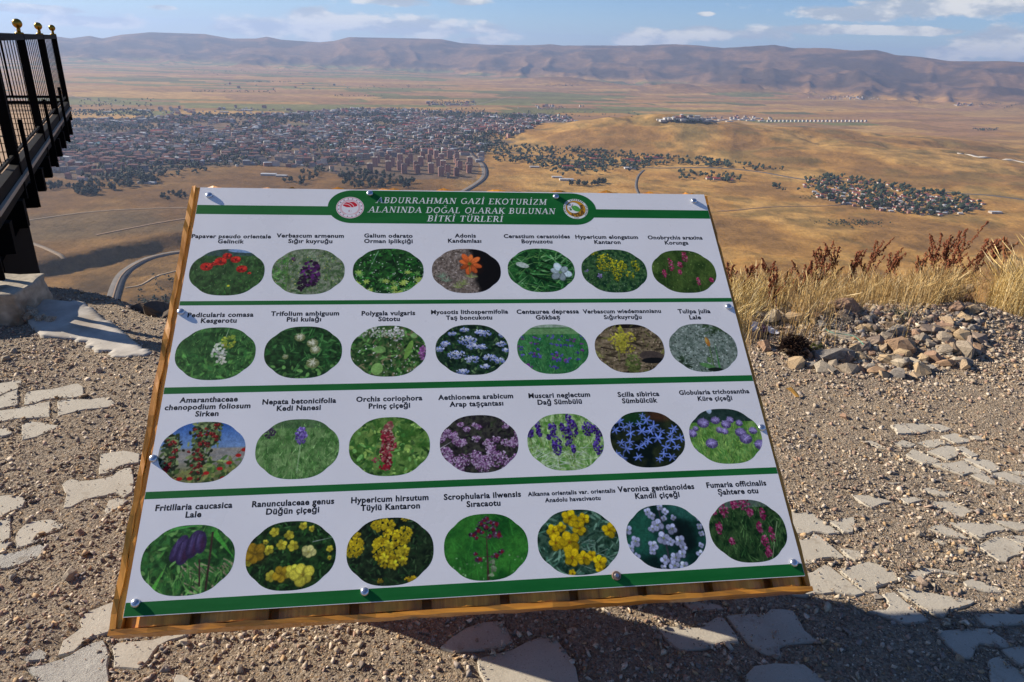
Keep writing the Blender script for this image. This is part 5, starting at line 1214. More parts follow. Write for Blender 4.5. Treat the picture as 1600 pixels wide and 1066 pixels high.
bar('side_batten', WM + 0.0025, WM + 0.0145, -0.0222, HM + 0.004, -0.058, -0.012, m_wood, axis=1)
bar('edge_moulding', -0.0142, -0.0025, -0.0222, HM + 0.006, -0.030, -0.0075, m_wood, axis=1)

m_panel = bpy.data.materials.new('white_printed_panel'); m_panel.use_nodes = True; n = NB(m_panel.node_tree); b = m_panel.node_tree.nodes['Principled BSDF']
P = n.n('ShaderNodeTexCoord').outputs['Object']
c = n.mix(n.mr(n.noise(P, 3.0, 6, 0.6).outputs[0], 0.3, 0.7), (0.83, 0.815, 0.80), (0.88, 0.865, 0.85)); sm = n.noise(P, 24, 4, 0.7).outputs[0]
c = n.mix(n.m('MULTIPLY', n.mr(sm, 0.60, 0.75), 0.10), c, (0.5, 0.46, 0.42)); n.l(c, b.inputs['Base Color']); b.inputs['Roughness'].default_value = 0.30
n.l(n.mr(n.noise(P, 7, 5, 0.6).outputs[0], 0.3, 0.7, 0.24, 0.44), b.inputs['Roughness'])
bpn = n.n('ShaderNodeBump'); bpn.inputs['Strength'].default_value = 0.12; bpn.inputs['Distance'].default_value = 0.004; n.l(n.noise(P, 2.2, 2, 0.5).outputs[0], bpn.inputs['Height']); n.l(bpn.outputs[0], b.inputs['Normal'])
def print_mat(name, rgb, rough=0.34):
    m = bpy.data.materials.new(name); m.use_nodes = True; n = NB(m.node_tree); b = m.node_tree.nodes['Principled BSDF']
    P = n.n('ShaderNodeTexCoord').outputs['Object']; nz = n.noise(n.vm('MULTIPLY', P, (1, 5, 1)).outputs[0], 5, 5, 0.6).outputs[0]
    c = n.mix(n.mr(nz, 0.35, 0.7), rgb, tuple(v * 1.18 + 0.006 for v in rgb)); n.l(c, b.inputs['Base Color']); b.inputs['Roughness'].default_value = 0.5; b.inputs['Specular IOR Level'].default_value = 0.18; MATS[name] = m; return m
m_green = print_mat('green_print', (0.006, 0.125, 0.022)); m_black = print_mat('black_print', (0.012, 0.012, 0.014)); m_white = print_mat('white_print', (0.72, 0.74, 0.70))
# panel: thin, very slightly wavy along its edges
def panel():
    nx_, ny_ = 60, 46; V = []
    for s in (0, -0.004):
        for j in range(ny_ + 1):
            for i in range(nx_ + 1):
                u, v = i / nx_, j / ny_; V.append((u * WM, v * HM, s))
    k = (nx_ + 1) * (ny_ + 1); q = []
    for j in range(ny_):
        for i in range(nx_):
            a = j * (nx_ + 1) + i; q += [(a, a + 1, a + nx_ + 2, a + nx_ + 1), (a + k, a + k + nx_ + 1, a + k + nx_ + 2, a + k + 1)]
    for i in range(nx_):
        a = i; q.append((a, a + k, a + k + 1, a + 1)); a = ny_ * (nx_ + 1) + i; q.append((a, a + 1, a + k + 1, a + k))
    for j in range(ny_):
        a = j * (nx_ + 1); q.append((a, a + nx_ + 1, a + nx_ + 1 + k, a + k)); a += nx_; q.append((a, a + k, a + k + nx_ + 1, a + nx_ + 1))
    return mesh_np('panel', np.array(V), q, [m_panel])
sobj('panel', panel())
Z1 = 0.00007
def flat(name, P, m_, z=Z1, uv=None):
    me = mesh_np(name, np.array([(x, y, z) for x, y in P]), [tuple(range(len(P)))], [m_])
    if uv is not None:
        l = me.uv_layers.new(name='UVMap')
        for li, lp in enumerate(me.loops): l.data[li].uv = uv[lp.vertex_index]
    return sobj(name, me)
def band(ya, yb): flat('green_band', [(0.0006, ya), (WM - 0.0006, ya), (WM - 0.0006, yb), (0.0006, yb)], m_green)
band(0.703 * WM, 0.7245 * WM); band(0.5035 * WM, 0.5122 * WM); band(0.3365 * WM, 0.3482 * WM); band(0.1650 * WM, 0.1762 * WM); band(0.0012, 0.0190 * WM)
px0, px1, py0, py1 = 0.238 * WM, 0.764 * WM, 0.6845 * WM, 0.7648 * WM
hr = (py1 - py0) / 2; pl = []
for s, cxx in ((1, px1 - hr * 1.15), (-1, px0 + hr * 1.15)):
    for i in range(25):
        t = -math.pi / 2 + math.pi * i / 24; pl.append((cxx + s * 1.15 * hr * math.cos(t), (py0 + py1) / 2 + s * hr * math.sin(t)))
flat('title_plate', pl, m_green, 0.00012)

# --- lettering of the title: thick and thin strokes with serifs
def arc(cx, cy, rx, ry, a0, a1, n_=9): return [(cx + rx * math.cos(math.radians(a0 + (a1 - a0) * i / n_)), cy + ry * math.sin(math.radians(a0 + (a1 - a0) * i / n_))) for i in range(n_ + 1)]
TK, TN = 0.135, 0.062
def G(w, strokes, serifs): return (w, strokes, serifs)
SF = lambda *xs: [(x, y) for x, y in xs]
GL = {
 'A': G(.74, [([(.06, 0), (.36, 1)], TN), ([(.36, 1), (.66, 0)], TK), ([(.17, .33), (.54, .33)], TN)], SF((.06, 0), (.66, 0))),
 'B': G(.66, [([(.16, 0), (.16, 1)], TK), ([(.16, .97), (.36, .97)] + arc(.36, .745, .17, .225, 90, -90) + [(.16, .52)], .085), ([(.36, .52)] + arc(.36, .275, .21, .245, 90, -90) + [(.16, .03)], .095)], SF((.13, 0), (.13, 1))),
 'D': G(.76, [([(.16, 0), (.16, 1)], TK), ([(.16, .97), (.34, .97)] + arc(.34, .5, .32, .47, 90, -90) + [(.16, .03)], .10)], SF((.13, 0), (.13, 1))),
 'U': G(.76, [([(.16, 1), (.16, .34)] + arc(.38, .34, .22, .31, 180, 360) + [(.60, 1)], .10)], SF((.16, 1), (.60, 1))),
 'R': G(.72, [([(.16, 0), (.16, 1)], TK), ([(.16, .97), (.36, .97)] + arc(.36, .725, .19, .245, 90, -90) + [(.16, .48)], .09), ([(.36, .48), (.64, 0)], TK)], SF((.16, 0), (.13, 1), (.66, 0))),
 'H': G(.80, [([(.16, 0), (.16, 1)], TK), ([(.64, 0), (.64, 1)], TK), ([(.16, .5), (.64, .5)], TN)], SF((.16, 0), (.16, 1), (.64, 0), (.64, 1))),
 'M': G(.92, [([(.15, 0), (.15, 1)], TN), ([(.15, 1), (.46, .08)], TK), ([(.46, .08), (.77, 1)], TN), ([(.77, 0), (.77, 1)], TK)], SF((.15, 0), (.13, 1), (.77, 0), (.79, 1))),
 'N': G(.80, [([(.15, 0), (.15, 1)], TN), ([(.15, 1), (.65, 0)], TK), ([(.65, 0), (.65, 1)], TN)], SF((.15, 0), (.13, 1), (.65, 1))),
 'G': G(.78, [(arc(.40, .5, .32, .48, 50, 330, 14), .10), ([(.66, .42), (.66, .10)], TK)], SF((.63, .44))),
 'Z': G(.64, [([(.10, .97), (.54, .97)], TN), ([(.54, .97), (.10, .03)], TK), ([(.10, .03), (.56, .03)], TN), ([(.10, .97), (.10, .82)], TN), ([(.56, .03), (.56, .2)], TN)], []),
 'I': G(.36, [([(.18, 0), (.18, 1)], TK)], SF((.18, 0), (.18, 1))),
 'E': G(.64, [([(.16, 0), (.16, 1)], TK), ([(.16, .97), (.55, .97)], TN), ([(.16, .52), (.45, .52)], TN), ([(.16, .03), (.57, .03)], TN), ([(.55, .97), (.55, .80)], TN), ([(.57, .03), (.57, .22)], TN)], SF((.13, 0), (.13, 1))),
 'K': G(.74, [([(.16, 0), (.16, 1)], TK), ([(.60, 1), (.20, .42)], TN), ([(.32, .58), (.64, 0)], TK)], SF((.16, 0), (.16, 1), (.60, 1), (.66, 0))),
 'O': G(.80, [(arc(.40, .5, .32, .48, 0, 360, 20), .11)], []),
 'T': G(.68, [([(.34, 0), (.34, 1)], TK), ([(.06, .97), (.62, .97)], TN), ([(.06, .97), (.06, .80)], TN), ([(.62, .97), (.62, .80)], TN)], SF((.34, 0))),
 'L': G(.62, [([(.16, 0), (.16, 1)], TK), ([(.16, .03), (.55, .03)], TN), ([(.55, .03), (.55, .24)], TN)], SF((.13, 0), (.16, 1))),
 ' ': G(.36, [], [])}
GL['İ'] = G(.36, GL['I'][1] + [([(.18, 1.15), (.18, 1.27)], .13)], GL['I'][2])
GL['Ğ'] = G(.78, GL['G'][1] + [(arc(.42, 1.32, .14, .13, 190, 350, 6), .07)], GL['G'][2])
GL['Ü'] = G(.76, GL['U'][1] + [([(.27, 1.15), (.27, 1.26)], .11), ([(.49, 1.15), (.49, 1.26)], .11)], GL['U'][2])
def title(text, cx_, cy_, width, h):
    adv = sum(GL[c][0] for c in text); sx = width / (adv + 0.09 * len(text)); V = []; Fc = []
    x = cx_ - width / 2; shear = 0.20
    def T(u, v): return (x + u * sx + shear * v * h, cy_ - h / 2 + v * h)
    zz = [0.00018]
    def quad(P_):
        b0 = len(V); V.extend([(*T(*p), zz[0]) for p in P_]); Fc.append(tuple(range(b0, b0 + len(P_)))); zz[0] += 0.0000004
    for ch in text:
        w, st, sf = GL[ch]
        for pts_, wd in st:
            Pq = np.array(pts_); Tn = np.gradient(Pq, axis=0); Tn /= np.linalg.norm(Tn, axis=1)[:, None] + 1e-9; Nn = np.stack([-Tn[:, 1], Tn[:, 0]], 1) * wd / 2
            for i in range(len(Pq) - 1): quad([Pq[i] - Nn[i], Pq[i + 1] - Nn[i + 1], Pq[i + 1] + Nn[i + 1], Pq[i] + Nn[i]])
        for (sx_, sy_) in sf:
            y0 = 0 if sy_ < .3 else (sy_ - .055 if sy_ > .9 else sy_ - .03); quad([(sx_ - .15, y0), (sx_ + .15, y0), (sx_ + .15, y0 + .055), (sx_ - .15, y0 + .055)])
        x += (w + 0.09) * sx
    sobj('title_line', mesh_np('title_line', np.array(V), Fc, [m_white]))
for txt, c0, wd in [('ABDURRAHMAN GAZİ EKOTURİZM', (723, 314), .336), ('ALANINDA DOĞAL OLARAK BULUNAN', (724, 328.5), .366), ('BİTKİ TÜRLERİ', (727, 341.5), .148)]:
    x, y = bp_(*c0); title(txt, x, y - 0.001, wd * WM, 0.0225)

# --- captions in a heavy wide sans
def caption(lines, centres, k):
    V = []; Fc = []; b0 = 0
    for li, (t, c) in enumerate(zip(lines, centres)):
        cu = bpy.data.curves.new('caption', 'FONT'); cu.body = t; cu.size = 1.0; cu.align_x = 'CENTER'; cu.resolution_u = 3; cu.offset = 0.035; cu.fill_mode = 'FRONT'; cu.space_character = 1.09
        o = bpy.data.objects.new('caption_tmp', cu); COL.objects.link(o); dg = bpy.context.evaluated_depsgraph_get(); dg.update(); me = bpy.data.meshes.new_from_object(o.evaluated_get(dg))
        a = np.zeros(len(me.vertices) * 3); me.vertices.foreach_get('co', a); a = a.reshape(-1, 3)
        fs = [tuple(p.vertices) for p in me.polygons]
        COL.objects.unlink(o); bpy.data.objects.remove(o); bpy.data.meshes.remove(me)
        x, y = bp_(*c); s = 0.0208 * k; wide = 0.0212 * k
        if len(a) == 0: continue
        cxm = (a[:, 0].min() + a[:, 0].max()) / 2
        V.append(np.c_[x + (a[:, 0] - cxm) * wide, y + (a[:, 1] - 0.33) * s, np.full(len(a), 0.0001)]); Fc += [tuple(b0 + i for i in f) for f in fs]; b0 += len(a)
    sobj('caption', mesh_np('caption', np.concatenate(V), Fc, [m_black]))
CAPT = [
 [(['Papaver pseudo orientale', 'Gelincik'], [(362, 369.5), (361, 377.5)]), (['Verbascum armenum', 'Sığır kuyruğu'], [(485, 368.5), (485, 377)]), (['Galium odarato', 'Orman iplikçiği'], [(607, 368.5), (607, 377)]), (['Adonis', 'Kandamlası'], [(727, 368.5), (726, 376.5)]), (['Cerastium cerastoides', 'Boynuzotu'], [(839, 369.5), (839, 377.5)]), (['Hypericum elongatum', 'Kantaron'], [(948, 370.5), (949, 378.5)]), (['Onobrychis araxina', 'Korunga'], [(1055, 371.5), (1057, 379.5)])],
 [(['Pedicularis comasa', 'Kesgerotu'], [(345, 492), (342, 501)]), (['Trifolium ambiguum', 'Pisi kulağı'], [(477, 490), (475, 499)]), (['Polygala vulgaris', 'Sütotu'], [(607, 489.5), (608, 498.5)]), (['Myosotis lithospermifolia', 'Taş boncukotu'], [(734, 487.5), (733, 496.5)]), (['Centaurea depressa', 'Gökbaş'], [(856, 487), (856, 496)]), (['Verbascum wiedemannianu', 'Sığırkuyruğu'], [(972, 486.5), (973, 495.5)]), (['Tulipa julia', 'Lale'], [(1084.5, 486.5), (1086, 496)])],
 [(['Amaranthaceae', 'chenopodium foliosum', 'Sirken'], [(326.5, 624.5), (325, 635.5), (323.5, 646.5)]), (['Nepata betonicifolia', 'Kedi Nanesi'], [(468, 627), (467, 637.5)]), (['Orchis coriophora', 'Prinç çiçeği'], [(608.5, 623), (608.5, 634)]), (['Aethionema arabicum', 'Arap taşçantası'], [(743.5, 620), (744.5, 631)]), (['Muscari neglectum', 'Dağ Sümbülü'], [(874, 617.5), (874.5, 628)]), (['Scilla sibirica', 'Sümbülcük'], [(997.5, 616), (999.5, 626)]), (['Globularia trichosantha', 'Küre çiçeği'], [(1116, 612.5), (1117, 622.5)])],
 [(['Fritillaria caucasica', 'Lale'], [(303.5, 791.5), (302.5, 804)]), (['Ranunculaceae genus', 'Düğün çiçeği'], [(458.5, 785.5), (457.5, 798)]), (['Hypericum hirsutum', 'Tüylü Kantaron'], [(609.5, 779.5), (610, 792)]), (['Scrophularia ilwensis', 'Sıracaotu'], [(754, 774.5), (755.5, 787)]), (['Alkanna orientalis var. orientalis', 'Anadolu havacivaotu'], [(893.5, 769.5), (895, 780)]), (['Veronica gentianoides', 'Kandil çiçeği'], [(1025, 762.5), (1027, 774)]), (['Fumaria officinalis', 'Şahtere otu'], [(1150.5, 756.5), (1153, 768)])]]
for row in CAPT:
    for lines, cs in row: caption(lines, cs, 0.73 if 'Alkanna' in lines[0] else (0.92 if len(lines[0]) > 22 else 0.97))

# --- the printed photographs, drawn stroke by stroke
TWD, THT = 208, 160
class Cv:
    def __init__(s, seed, w=TWD, h=THT):
        s.w, s.h = w, h; s.a = np.zeros((h, w, 3)); s.r = random.Random(seed); s.seed = seed
        s.X, s.Y = np.meshgrid(np.arange(w) + .5, np.arange(h) + .5)
    def stamp(s, cx, cy, R, fn, c, al=1.0):
        x0, x1 = max(0, int(cx - R - 1)), min(s.w, int(cx + R + 2)); y0, y1 = max(0, int(cy - R - 1)), min(s.h, int(cy + R + 2))
        if x1 <= x0 or y1 <= y0: return
        m_ = np.clip(fn(s.X[y0:y1, x0:x1] - cx, s.Y[y0:y1, x0:x1] - cy), 0, 1)[..., None] * al
        v = s.a[y0:y1, x0:x1]; v += (np.array(c) - v) * m_
    def el(s, cx, cy, a, b, c, th=0.0, al=1.0, soft=1.0):
        ct, st = math.cos(th), math.sin(th); k = min(a, b)
        s.stamp(cx, cy, max(a, b) + 1, lambda x, y: (1 - np.sqrt(((x * ct + y * st) / a) ** 2 + ((-x * st + y * ct) / b) ** 2)) * k / soft + .5, c, al)
    def ln(s, x0, y0, x1, y1, w, c, al=1.0, taper=True):
        dx, dy = x1 - x0, y1 - y0; L = math.hypot(dx, dy) + 1e-6; ux, uy = dx / L, dy / L; cx, cy = (x0 + x1) / 2, (y0 + y1) / 2
        def f(x, y):
            t = (x * ux + y * uy) / L + .5; d = np.abs(-x * uy + y * ux); ww = w / 2 * (1 - t if taper else 1)
            return np.where((t >= 0) & (t <= 1), ww - d + .6, 0)
        s.stamp(cx, cy, L / 2 + w, f, c, al)
    def base(s, c0, c1, sc=9, o=5, st=0, sy=1.0):
        n_ = fbm(s.X / sc + s.seed * 3.1, s.Y / sc * sy, o, s.seed); t = np.clip((n_ - .3) / .4, 0, 1)[..., None]; s.a = np.array(c0) * (1 - t) + np.array(c1) * t
    def j(s, c, k=.25): f = 1 + s.r.uniform(-k, k); return tuple(min(1, max(0, v * f)) for v in c)
    def grass(s, n_, c, L=16, w=1.6, up=True, y0=0, k=.5, al=.9):
        for _ in range(n_):
            x, y = s.r.uniform(-5, s.w + 5), s.r.uniform(y0, s.h + 12); a = s.r.gauss(-math.pi / 2, .45 if up else 1.4); l = L * s.r.uniform(.5, 1.3) * (0.6 + .6 * y / s.h)
            s.ln(x, y, x + l * math.cos(a), y + l * math.sin(a), w * s.r.uniform(.6, 1.4), s.j(s.r.choice(c), k), al)
    def leaves(s, n_, c, a=5, b=2, y0=0, k=.5, x0=0, x1=None, y1=None):
        for _ in range(n_): s.el(s.r.uniform(x0, x1 or s.w), s.r.uniform(y0, y1 or s.h), a * s.r.uniform(.5, 1.4), b * s.r.uniform(.6, 1.3), s.j(s.r.choice(c), k), s.r.uniform(0, 3.14), .9)
    def spec(s, n_, c, y0=0, r=1.0, k=.4):
        for _ in range(n_): s.el(s.r.uniform(0, s.w), s.r.uniform(y0, s.h), r * s.r.uniform(.6, 1.5), r * s.r.uniform(.6, 1.5), s.j(s.r.choice(c), k))
    def flower(s, cx, cy, R, n_, c, cc, w=.5, th=0.0, sq=1.0):
        s.el(cx + R * .12, cy + R * .3, R * .95, R * .7 * sq, tuple(v * .12 for v in c), 0, .5, R * .5)
        for i in range(n_):
            t = th + 6.283 * (i + s.r.uniform(-.14, .14)) / n_; q = R * s.r.uniform(.86, 1.12); f = s.r.uniform(.62, 1.12) * (1.08 - .22 * math.sin(t)); p = tuple(min(1, v * f) for v in c)
            ax_, ay_ = math.cos(t), math.sin(t) * sq; an = math.atan2(ay_, ax_)
            s.el(cx + q * .52 * ax_, cy + q * .52 * ay_, q * .5, q * w * .58 * (.75 + .25 * sq), tuple(v * .62 for v in p), an)
            s.el(cx + q * .60 * ax_, cy + q * .60 * ay_ - .5, q * .38, q * w * .44, p, an, .95, 3)
            for k in range(3): u = t + s.r.uniform(-.3, .3); s.ln(cx, cy, cx + q * .8 * math.cos(u), cy + q * .8 * math.sin(u) * sq, 1.0, tuple(v * .5 for v in p), .45)
        s.el(cx, cy, R * .16, R * .16 * sq, cc); s.cluster(cx, cy, R * .16, R * .14 * sq, max(3, int(R * .5)), tuple(v * .7 for v in cc), 1.2)
    def cluster(s, cx, cy, rx, ry, n_, c, r=2.4, k=.25, sh=True):
        for _ in range(n_):
            t = s.r.uniform(0, 6.283); q = math.sqrt(s.r.random()); x, y = cx + rx * q * math.cos(t), cy + ry * q * math.sin(t)
            f = 1.0 if not sh else 1.1 - .45 * ((y - cy) / ry * .5 + .5) ; cc = s.j(s.r.choice(c) if isinstance(c, list) else c, k); s.el(x, y, r * s.r.uniform(.6, 1.2), r * s.r.uniform(.5, 1.0), tuple(v * f for v in cc), s.r.uniform(0, 3.14))
DG, MG, LG, YG = (.03, .13, .04), (.10, .27, .07), (.25, .46, .16), (.42, .58, .18)
def f1(c):
    c.base((.04, .11, .04), (.12, .24, .09), 14); c.a[:26] = c.a[:26] * .35 + np.array((.10, .16, .20)) * .65; c.el(150, 6, 52, 9, (.34, .48, .66)); c.grass(420, [MG, DG, (.16, .32, .12)], 14, 1.5, y0=20); c.spec(60, [YG, (.5, .6, .4)], 30, .8)
    for x, y, r in [(46, 62, 17), (82, 44, 17), (98, 26, 13), (122, 38, 14), (142, 70, 15), (66, 52, 8), (164, 84, 4)]:
        c.el(x, y, r, r * .8, (.55, .02, .015)); c.el(x - r * .35, y - r * .1, r * .55, r * .55, (.78, .05, .03), .5, .9, 4); c.el(x + r * .35, y - r * .2, r * .5, r * .45, (.88, .10, .06), -.4, .9, 4); c.el(x, y + r * .3, r * .7, r * .28, (.36, .008, .01), 0, .8, 4); c.el(x, y, r * .16, r * .2, (.04, .02, .02)); c.cluster(x, y, r * .9, r * .7, 14, [(.9, .12, .08), (.4, .01, .01)], 2.4); c.ln(x, y + r * .7, x + 3, y + 55, 2, (.09, .2, .07), .8)
    c.leaves(80, [MG, DG], 4, 1.6, 100); c.el(112, 126, 4, 3, (.75, .75, .1))
def f2(c):
    c.base((.13, .22, .10), (.38, .42, .31), 9); c.grass(420, [(.22, .4, .12), (.42, .52, .3), (.1, .2, .07)], 13, 1.6); c.spec(240, [(.5, .5, .42), (.7, .7, .2)], 0, 1.1); c.leaves(90, [LG, MG], 7, 2, 30, x1=46)
    c.ln(44, 20, 46, 150, 3, (.2, .35, .12), taper=False); c.cluster(60, 38, 5, 6, 14, (.22, .08, .22), 2.4); c.cluster(108, 58, 16, 46, 60, (.2, .32, .17), 3); c.cluster(108, 24, 10, 12, 24, (.44, .5, .36), 2.6)
    c.cluster(110, 88, 26, 46, 120, [(.13, .03, .16), (.22, .06, .26), (.05, .02, .06)], 5.0, .3); c.cluster(88, 122, 12, 24, 40, (.06, .02, .08), 4)
def f3(c):
    c.base((.01, .06, .02), (.07, .2, .06), 12); c.leaves(330, [(.05, .22, .05), (.1, .34, .08), (.02, .1, .03)], 8, 2.4, 0); c.ln(74, 10, 48, 80, 1.8, (.4, .6, .45))
    for _ in range(30):
        x, y = c.r.uniform(10, 200), c.r.uniform(80, 155); cc = c.j(c.r.choice([YG, LG, (.55, .68, .2)]), .2); n_ = 7
        for i in range(n_): t = 6.28 * i / n_; l = c.r.uniform(7, 13); c.el(x + l * .5 * math.cos(t), y + l * .4 * math.sin(t), l * .5, 1.9, cc, math.atan2(.8 * math.sin(t), math.cos(t)))
    c.spec(120, [(.75, .85, .7)], 20, 1.3, .2)
def f4(c):
    c.base((.22, .18, .15), (.45, .39, .33), 6); c.spec(500, [(.6, .54, .48), (.15, .12, .1), (.35, .28, .22)], 0, 1.6); m_ = sstep(c.X - c.Y * .12 + 16 * fbm(c.X / 20, c.Y / 20, 3, 4), 112, 134)[..., None]; c.a = c.a * (1 - m_) + np.array((.015, .012, .012)) * m_
    for cx, cy in [(44, 118), (32, 104), (92, 128), (116, 104), (76, 140)]:
        for _ in range(26): t = c.r.uniform(-3, 0); c.ln(cx, cy, cx + 20 * math.cos(t), cy + 20 * math.sin(t), 1.8, c.j((.34, .44, .32) if cx < 60 else (.4, .46, .2), .3))
    c.flower(114, 56, 36, 8, (.86, .26, .08), (.30, .30, .05), .42, .25); c.ln(114, 64, 112, 100, 3, (.3, .32, .1))
def f5(c):
    c.base((.01, .08, .03), (.08, .26, .08), 11); 
    for _ in range(200): x, y = c.r.uniform(-10, 220), c.r.uniform(-10, 170); a = c.r.gauss(-.6, .5) if c.r.random() < .6 else c.r.gauss(.6, .4); l = c.r.uniform(24, 64); c.ln(x, y, x + l * math.cos(a), y + l * math.sin(a), c.r.uniform(2, 5), c.j(c.r.choice([LG, (.16, .42, .16), (.05, .2, .06), (.4, .66, .34)]), .35), .85)
    for _ in range(8): x, y = c.r.uniform(20, 150), c.r.uniform(40, 140); c.ln(x, y, x + 60, y + 28, 7, (.01, .04, .01), .8)
    c.el(48, 62, 20, 9, (.66, .74, .66), .3); c.flower(160, 88, 34, 6, (.68, .80, .80), (.35, .5, .3), .62, .3, .86)
def f6(c):
    c.base((.03, .10, .05), (.14, .26, .11), 8); c.grass(380, [MG, (.2, .34, .16), DG], 11, 1.5); c.spec(200, [(.4, .5, .36)], 0, .9)
    for cx, cy, rx, ry, n_ in [(78, 50, 28, 34, 130), (110, 80, 16, 40, 100), (132, 66, 14, 22, 60), (172, 60, 12, 22, 45), (150, 96, 12, 14, 24), (44, 14, 18, 8, 22)]: c.cluster(cx, cy, rx, ry, n_, [(.72, .66, .05), (.58, .56, .05), (.30, .38, .06)], 2.6)
    c.cluster(56, 98, 7, 9, 16, (.45, .38, .62), 2.4); c.cluster(18, 80, 6, 6, 12, (.4, .35, .55), 2.2)
def f7(c):
    c.base((.07, .13, .035), (.16, .24, .07), 30); c.grass(120, [(.14, .26, .07), (.24, .34, .12)], 30, 2, al=.4); c.spec(60, [(.3, .4, .15)], 0, 1.4)
    for cx, cy, rx, ry in [(66, 56, 8, 26), (116, 26, 9, 20), (96, 56, 7, 12), (40, 88, 6, 14), (90, 82, 5, 8), (142, 116, 6, 14), (184, 112, 6, 8)]: c.ln(cx, cy + ry, cx - 3, cy + 70, 1.6, (.2, .32, .1), .8); c.cluster(cx, cy, rx, ry, 44, [(.55, .10, .22), (.72, .28, .40), (.35, .04, .12)], 2.6)
def f8(c):
    c.base((.03, .13, .04), (.12, .30, .10), 12); c.grass(420, [MG, LG, DG], 17, 2); c.leaves(110, [(.18, .4, .12), (.06, .2, .06)], 9, 3, 80); c.ln(122, 40, 132, -4, 2, (.6, .75, .5))
    c.cluster(132, 46, 18, 22, 44, [(.62, .68, .12), (.45, .58, .12), (.3, .45, .1)], 4.2); c.cluster(112, 76, 20, 26, 34, [(.78, .80, .70), (.62, .70, .5)], 4.4); c.cluster(120, 104, 12, 14, 16, [(.80, .80, .66)], 3.6)
def f9(c):
    c.base((.01, .07, .02), (.06, .18, .06), 12); c.leaves(340, [(.06, .2, .06), (.03, .11, .04), (.12, .28, .1)], 11, 2.6); c.leaves(30, [LG], 6, 4, 120)
    for cx, cy, r in [(92, 34, 14), (126, 52, 15), (134, 72, 14), (130, 112, 17), (58, 92, 8)]:
        c.el(cx, cy + 2, r, r * .86, (.30, .34, .16)); 
        for _ in range(60): t = c.r.uniform(0, 6.28); q = r * c.r.uniform(.3, 1.1); c.ln(cx, cy, cx + q * math.cos(t), cy + q * .86 * math.sin(t) - 1, 1.5, c.j((.80, .81, .62) if r > 10 else (.5, .55, .36), .3))
def f10(c):
    c.base((.03, .11, .03), (.2, .3, .12), 9); c.leaves(300, [MG, LG, DG, (.3, .26, .16)], 7, 2.6); c.cluster(60, 22, 50, 18, 90, [(.74, .76, .70), (.6, .66, .5)], 3); c.cluster(124, 28, 22, 22, 60, [(.78, .78, .72)], 3); c.spec(70, [(.8, .8, .7)], 60, 1.4)
    c.el(80, 76, 16, 11, (.32, .52, .2)); c.el(74, 134, 15, 18, (.38, .6, .22), .4); c.el(158, 78, 8, 30, (.3, .5, .14), .35); c.el(172, 34, 9, 8, (.36, .55, .24)); c.cluster(198, 90, 12, 22, 50, [(.42, .16, .40), (.58, .32, .55)], 4)
def f11(c):
    c.base((.01, .05, .03), (.07, .14, .08), 10); c.leaves(260, [(.05, .15, .05), (.02, .07, .03), (.2, .3, .15)], 6, 2)
    for cx, cy, r in [(50, 30, 11), (84, 18, 12), (126, 26, 13), (30, 62, 14), (92, 52, 26), (140, 30, 18), (60, 96, 24), (106, 70, 18), (102, 110, 20), (184, 64, 14), (190, 36, 12), (132, 72, 13), (150, 106, 18), (176, 116, 16), (136, 132, 12), (74, 148, 18), (196, 84, 10), (14, 78, 12)]:
        c.cluster(cx, cy, r, r * .55, int(r * 2.4), [(.44, .52, .80), (.68, .72, .88), (.30, .38, .72)], 2.8, .15); c.cluster(cx, cy - r * .2, r * .6, r * .25, int(r * .7), [(.86, .88, .92)], 2, .08)
def f12(c):
    c.base((.06, .24, .10), (.14, .36, .14), 18); c.a[:34] = c.a[:34] * .2 + np.array((.30, .48, .24)) * .8; c.a[:12] = (.46, .56, .44); c.a[12:16] = (.16, .34, .14); c.grass(440, [(.12, .38, .16), (.06, .26, .10), (.22, .46, .2)], 18, 1.8, y0=40)
    for _ in range(64): x, y = c.r.uniform(0, 208), 36 + 112 * c.r.random() ** 1.3; r = 2.4 + y * .022; c.cluster(x, y, r * 1.3, r * .8, 7, c.r.choice([[(.16, .12, .50)], [(.34, .10, .42)], [(.24, .2, .6)]]), r * .5)
def f13(c):
    c.base((.20, .16, .10), (.40, .33, .22), 12, sy=2.4); c.spec(420, [(.5, .42, .3), (.1, .08, .05), (.3, .28, .14)], 0, 2.0); c.el(110, 6, 46, 10, (.05, .04, .03)); c.leaves(60, [(.3, .3, .12), (.1, .08, .05)], 14, 3); c.el(164, 106, 36, 16, (.16, .13, .11), .1); c.el(166, 120, 34, 9, (.03, .03, .03)); c.ln(20, 76, 90, 92, 5, (.08, .06, .04))
    c.cluster(84, 50, 12, 44, 110, [(.62, .58, .10), (.46, .46, .10)], 3.6); c.cluster(66, 52, 22, 20, 50, [(.64, .60, .12)], 3.4); c.cluster(108, 44, 22, 16, 46, [(.66, .60, .12)], 3.2); c.cluster(92, 82, 28, 14, 50, [(.6, .56, .12)], 3.4); c.cluster(106, 128, 22, 30, 110, [(.28, .33, .12), (.16, .2, .07)], 4)
def f14(c):
    c.base((.20, .26, .21), (.40, .46, .40), 7); c.spec(700, [(.52, .58, .52), (.12, .16, .12), (.3, .36, .3)], 0, 1.8); c.leaves(60, [(.1, .16, .08)], 9, 3, 0, y1=34, x0=120); c.leaves(30, [(.08, .13, .07)], 8, 3, 110, x1=50)
    c.ln(122, 148, 122, 62, 3.0, (.2, .3, .12), taper=False); c.el(120, 62, 6.5, 15, (.56, .30, .08), -.15); c.el(117, 56, 3, 9, (.66, .48, .16), -.1); c.ln(138, 150, 141, 62, 6, (.13, .34, .12)); c.el(104, 138, 24, 7, (.2, .38, .16), .3); c.el(124, 150, 22, 6, (.04, .06, .04)); c.el(112, 120, 6, 10, (.2, .32, .14))
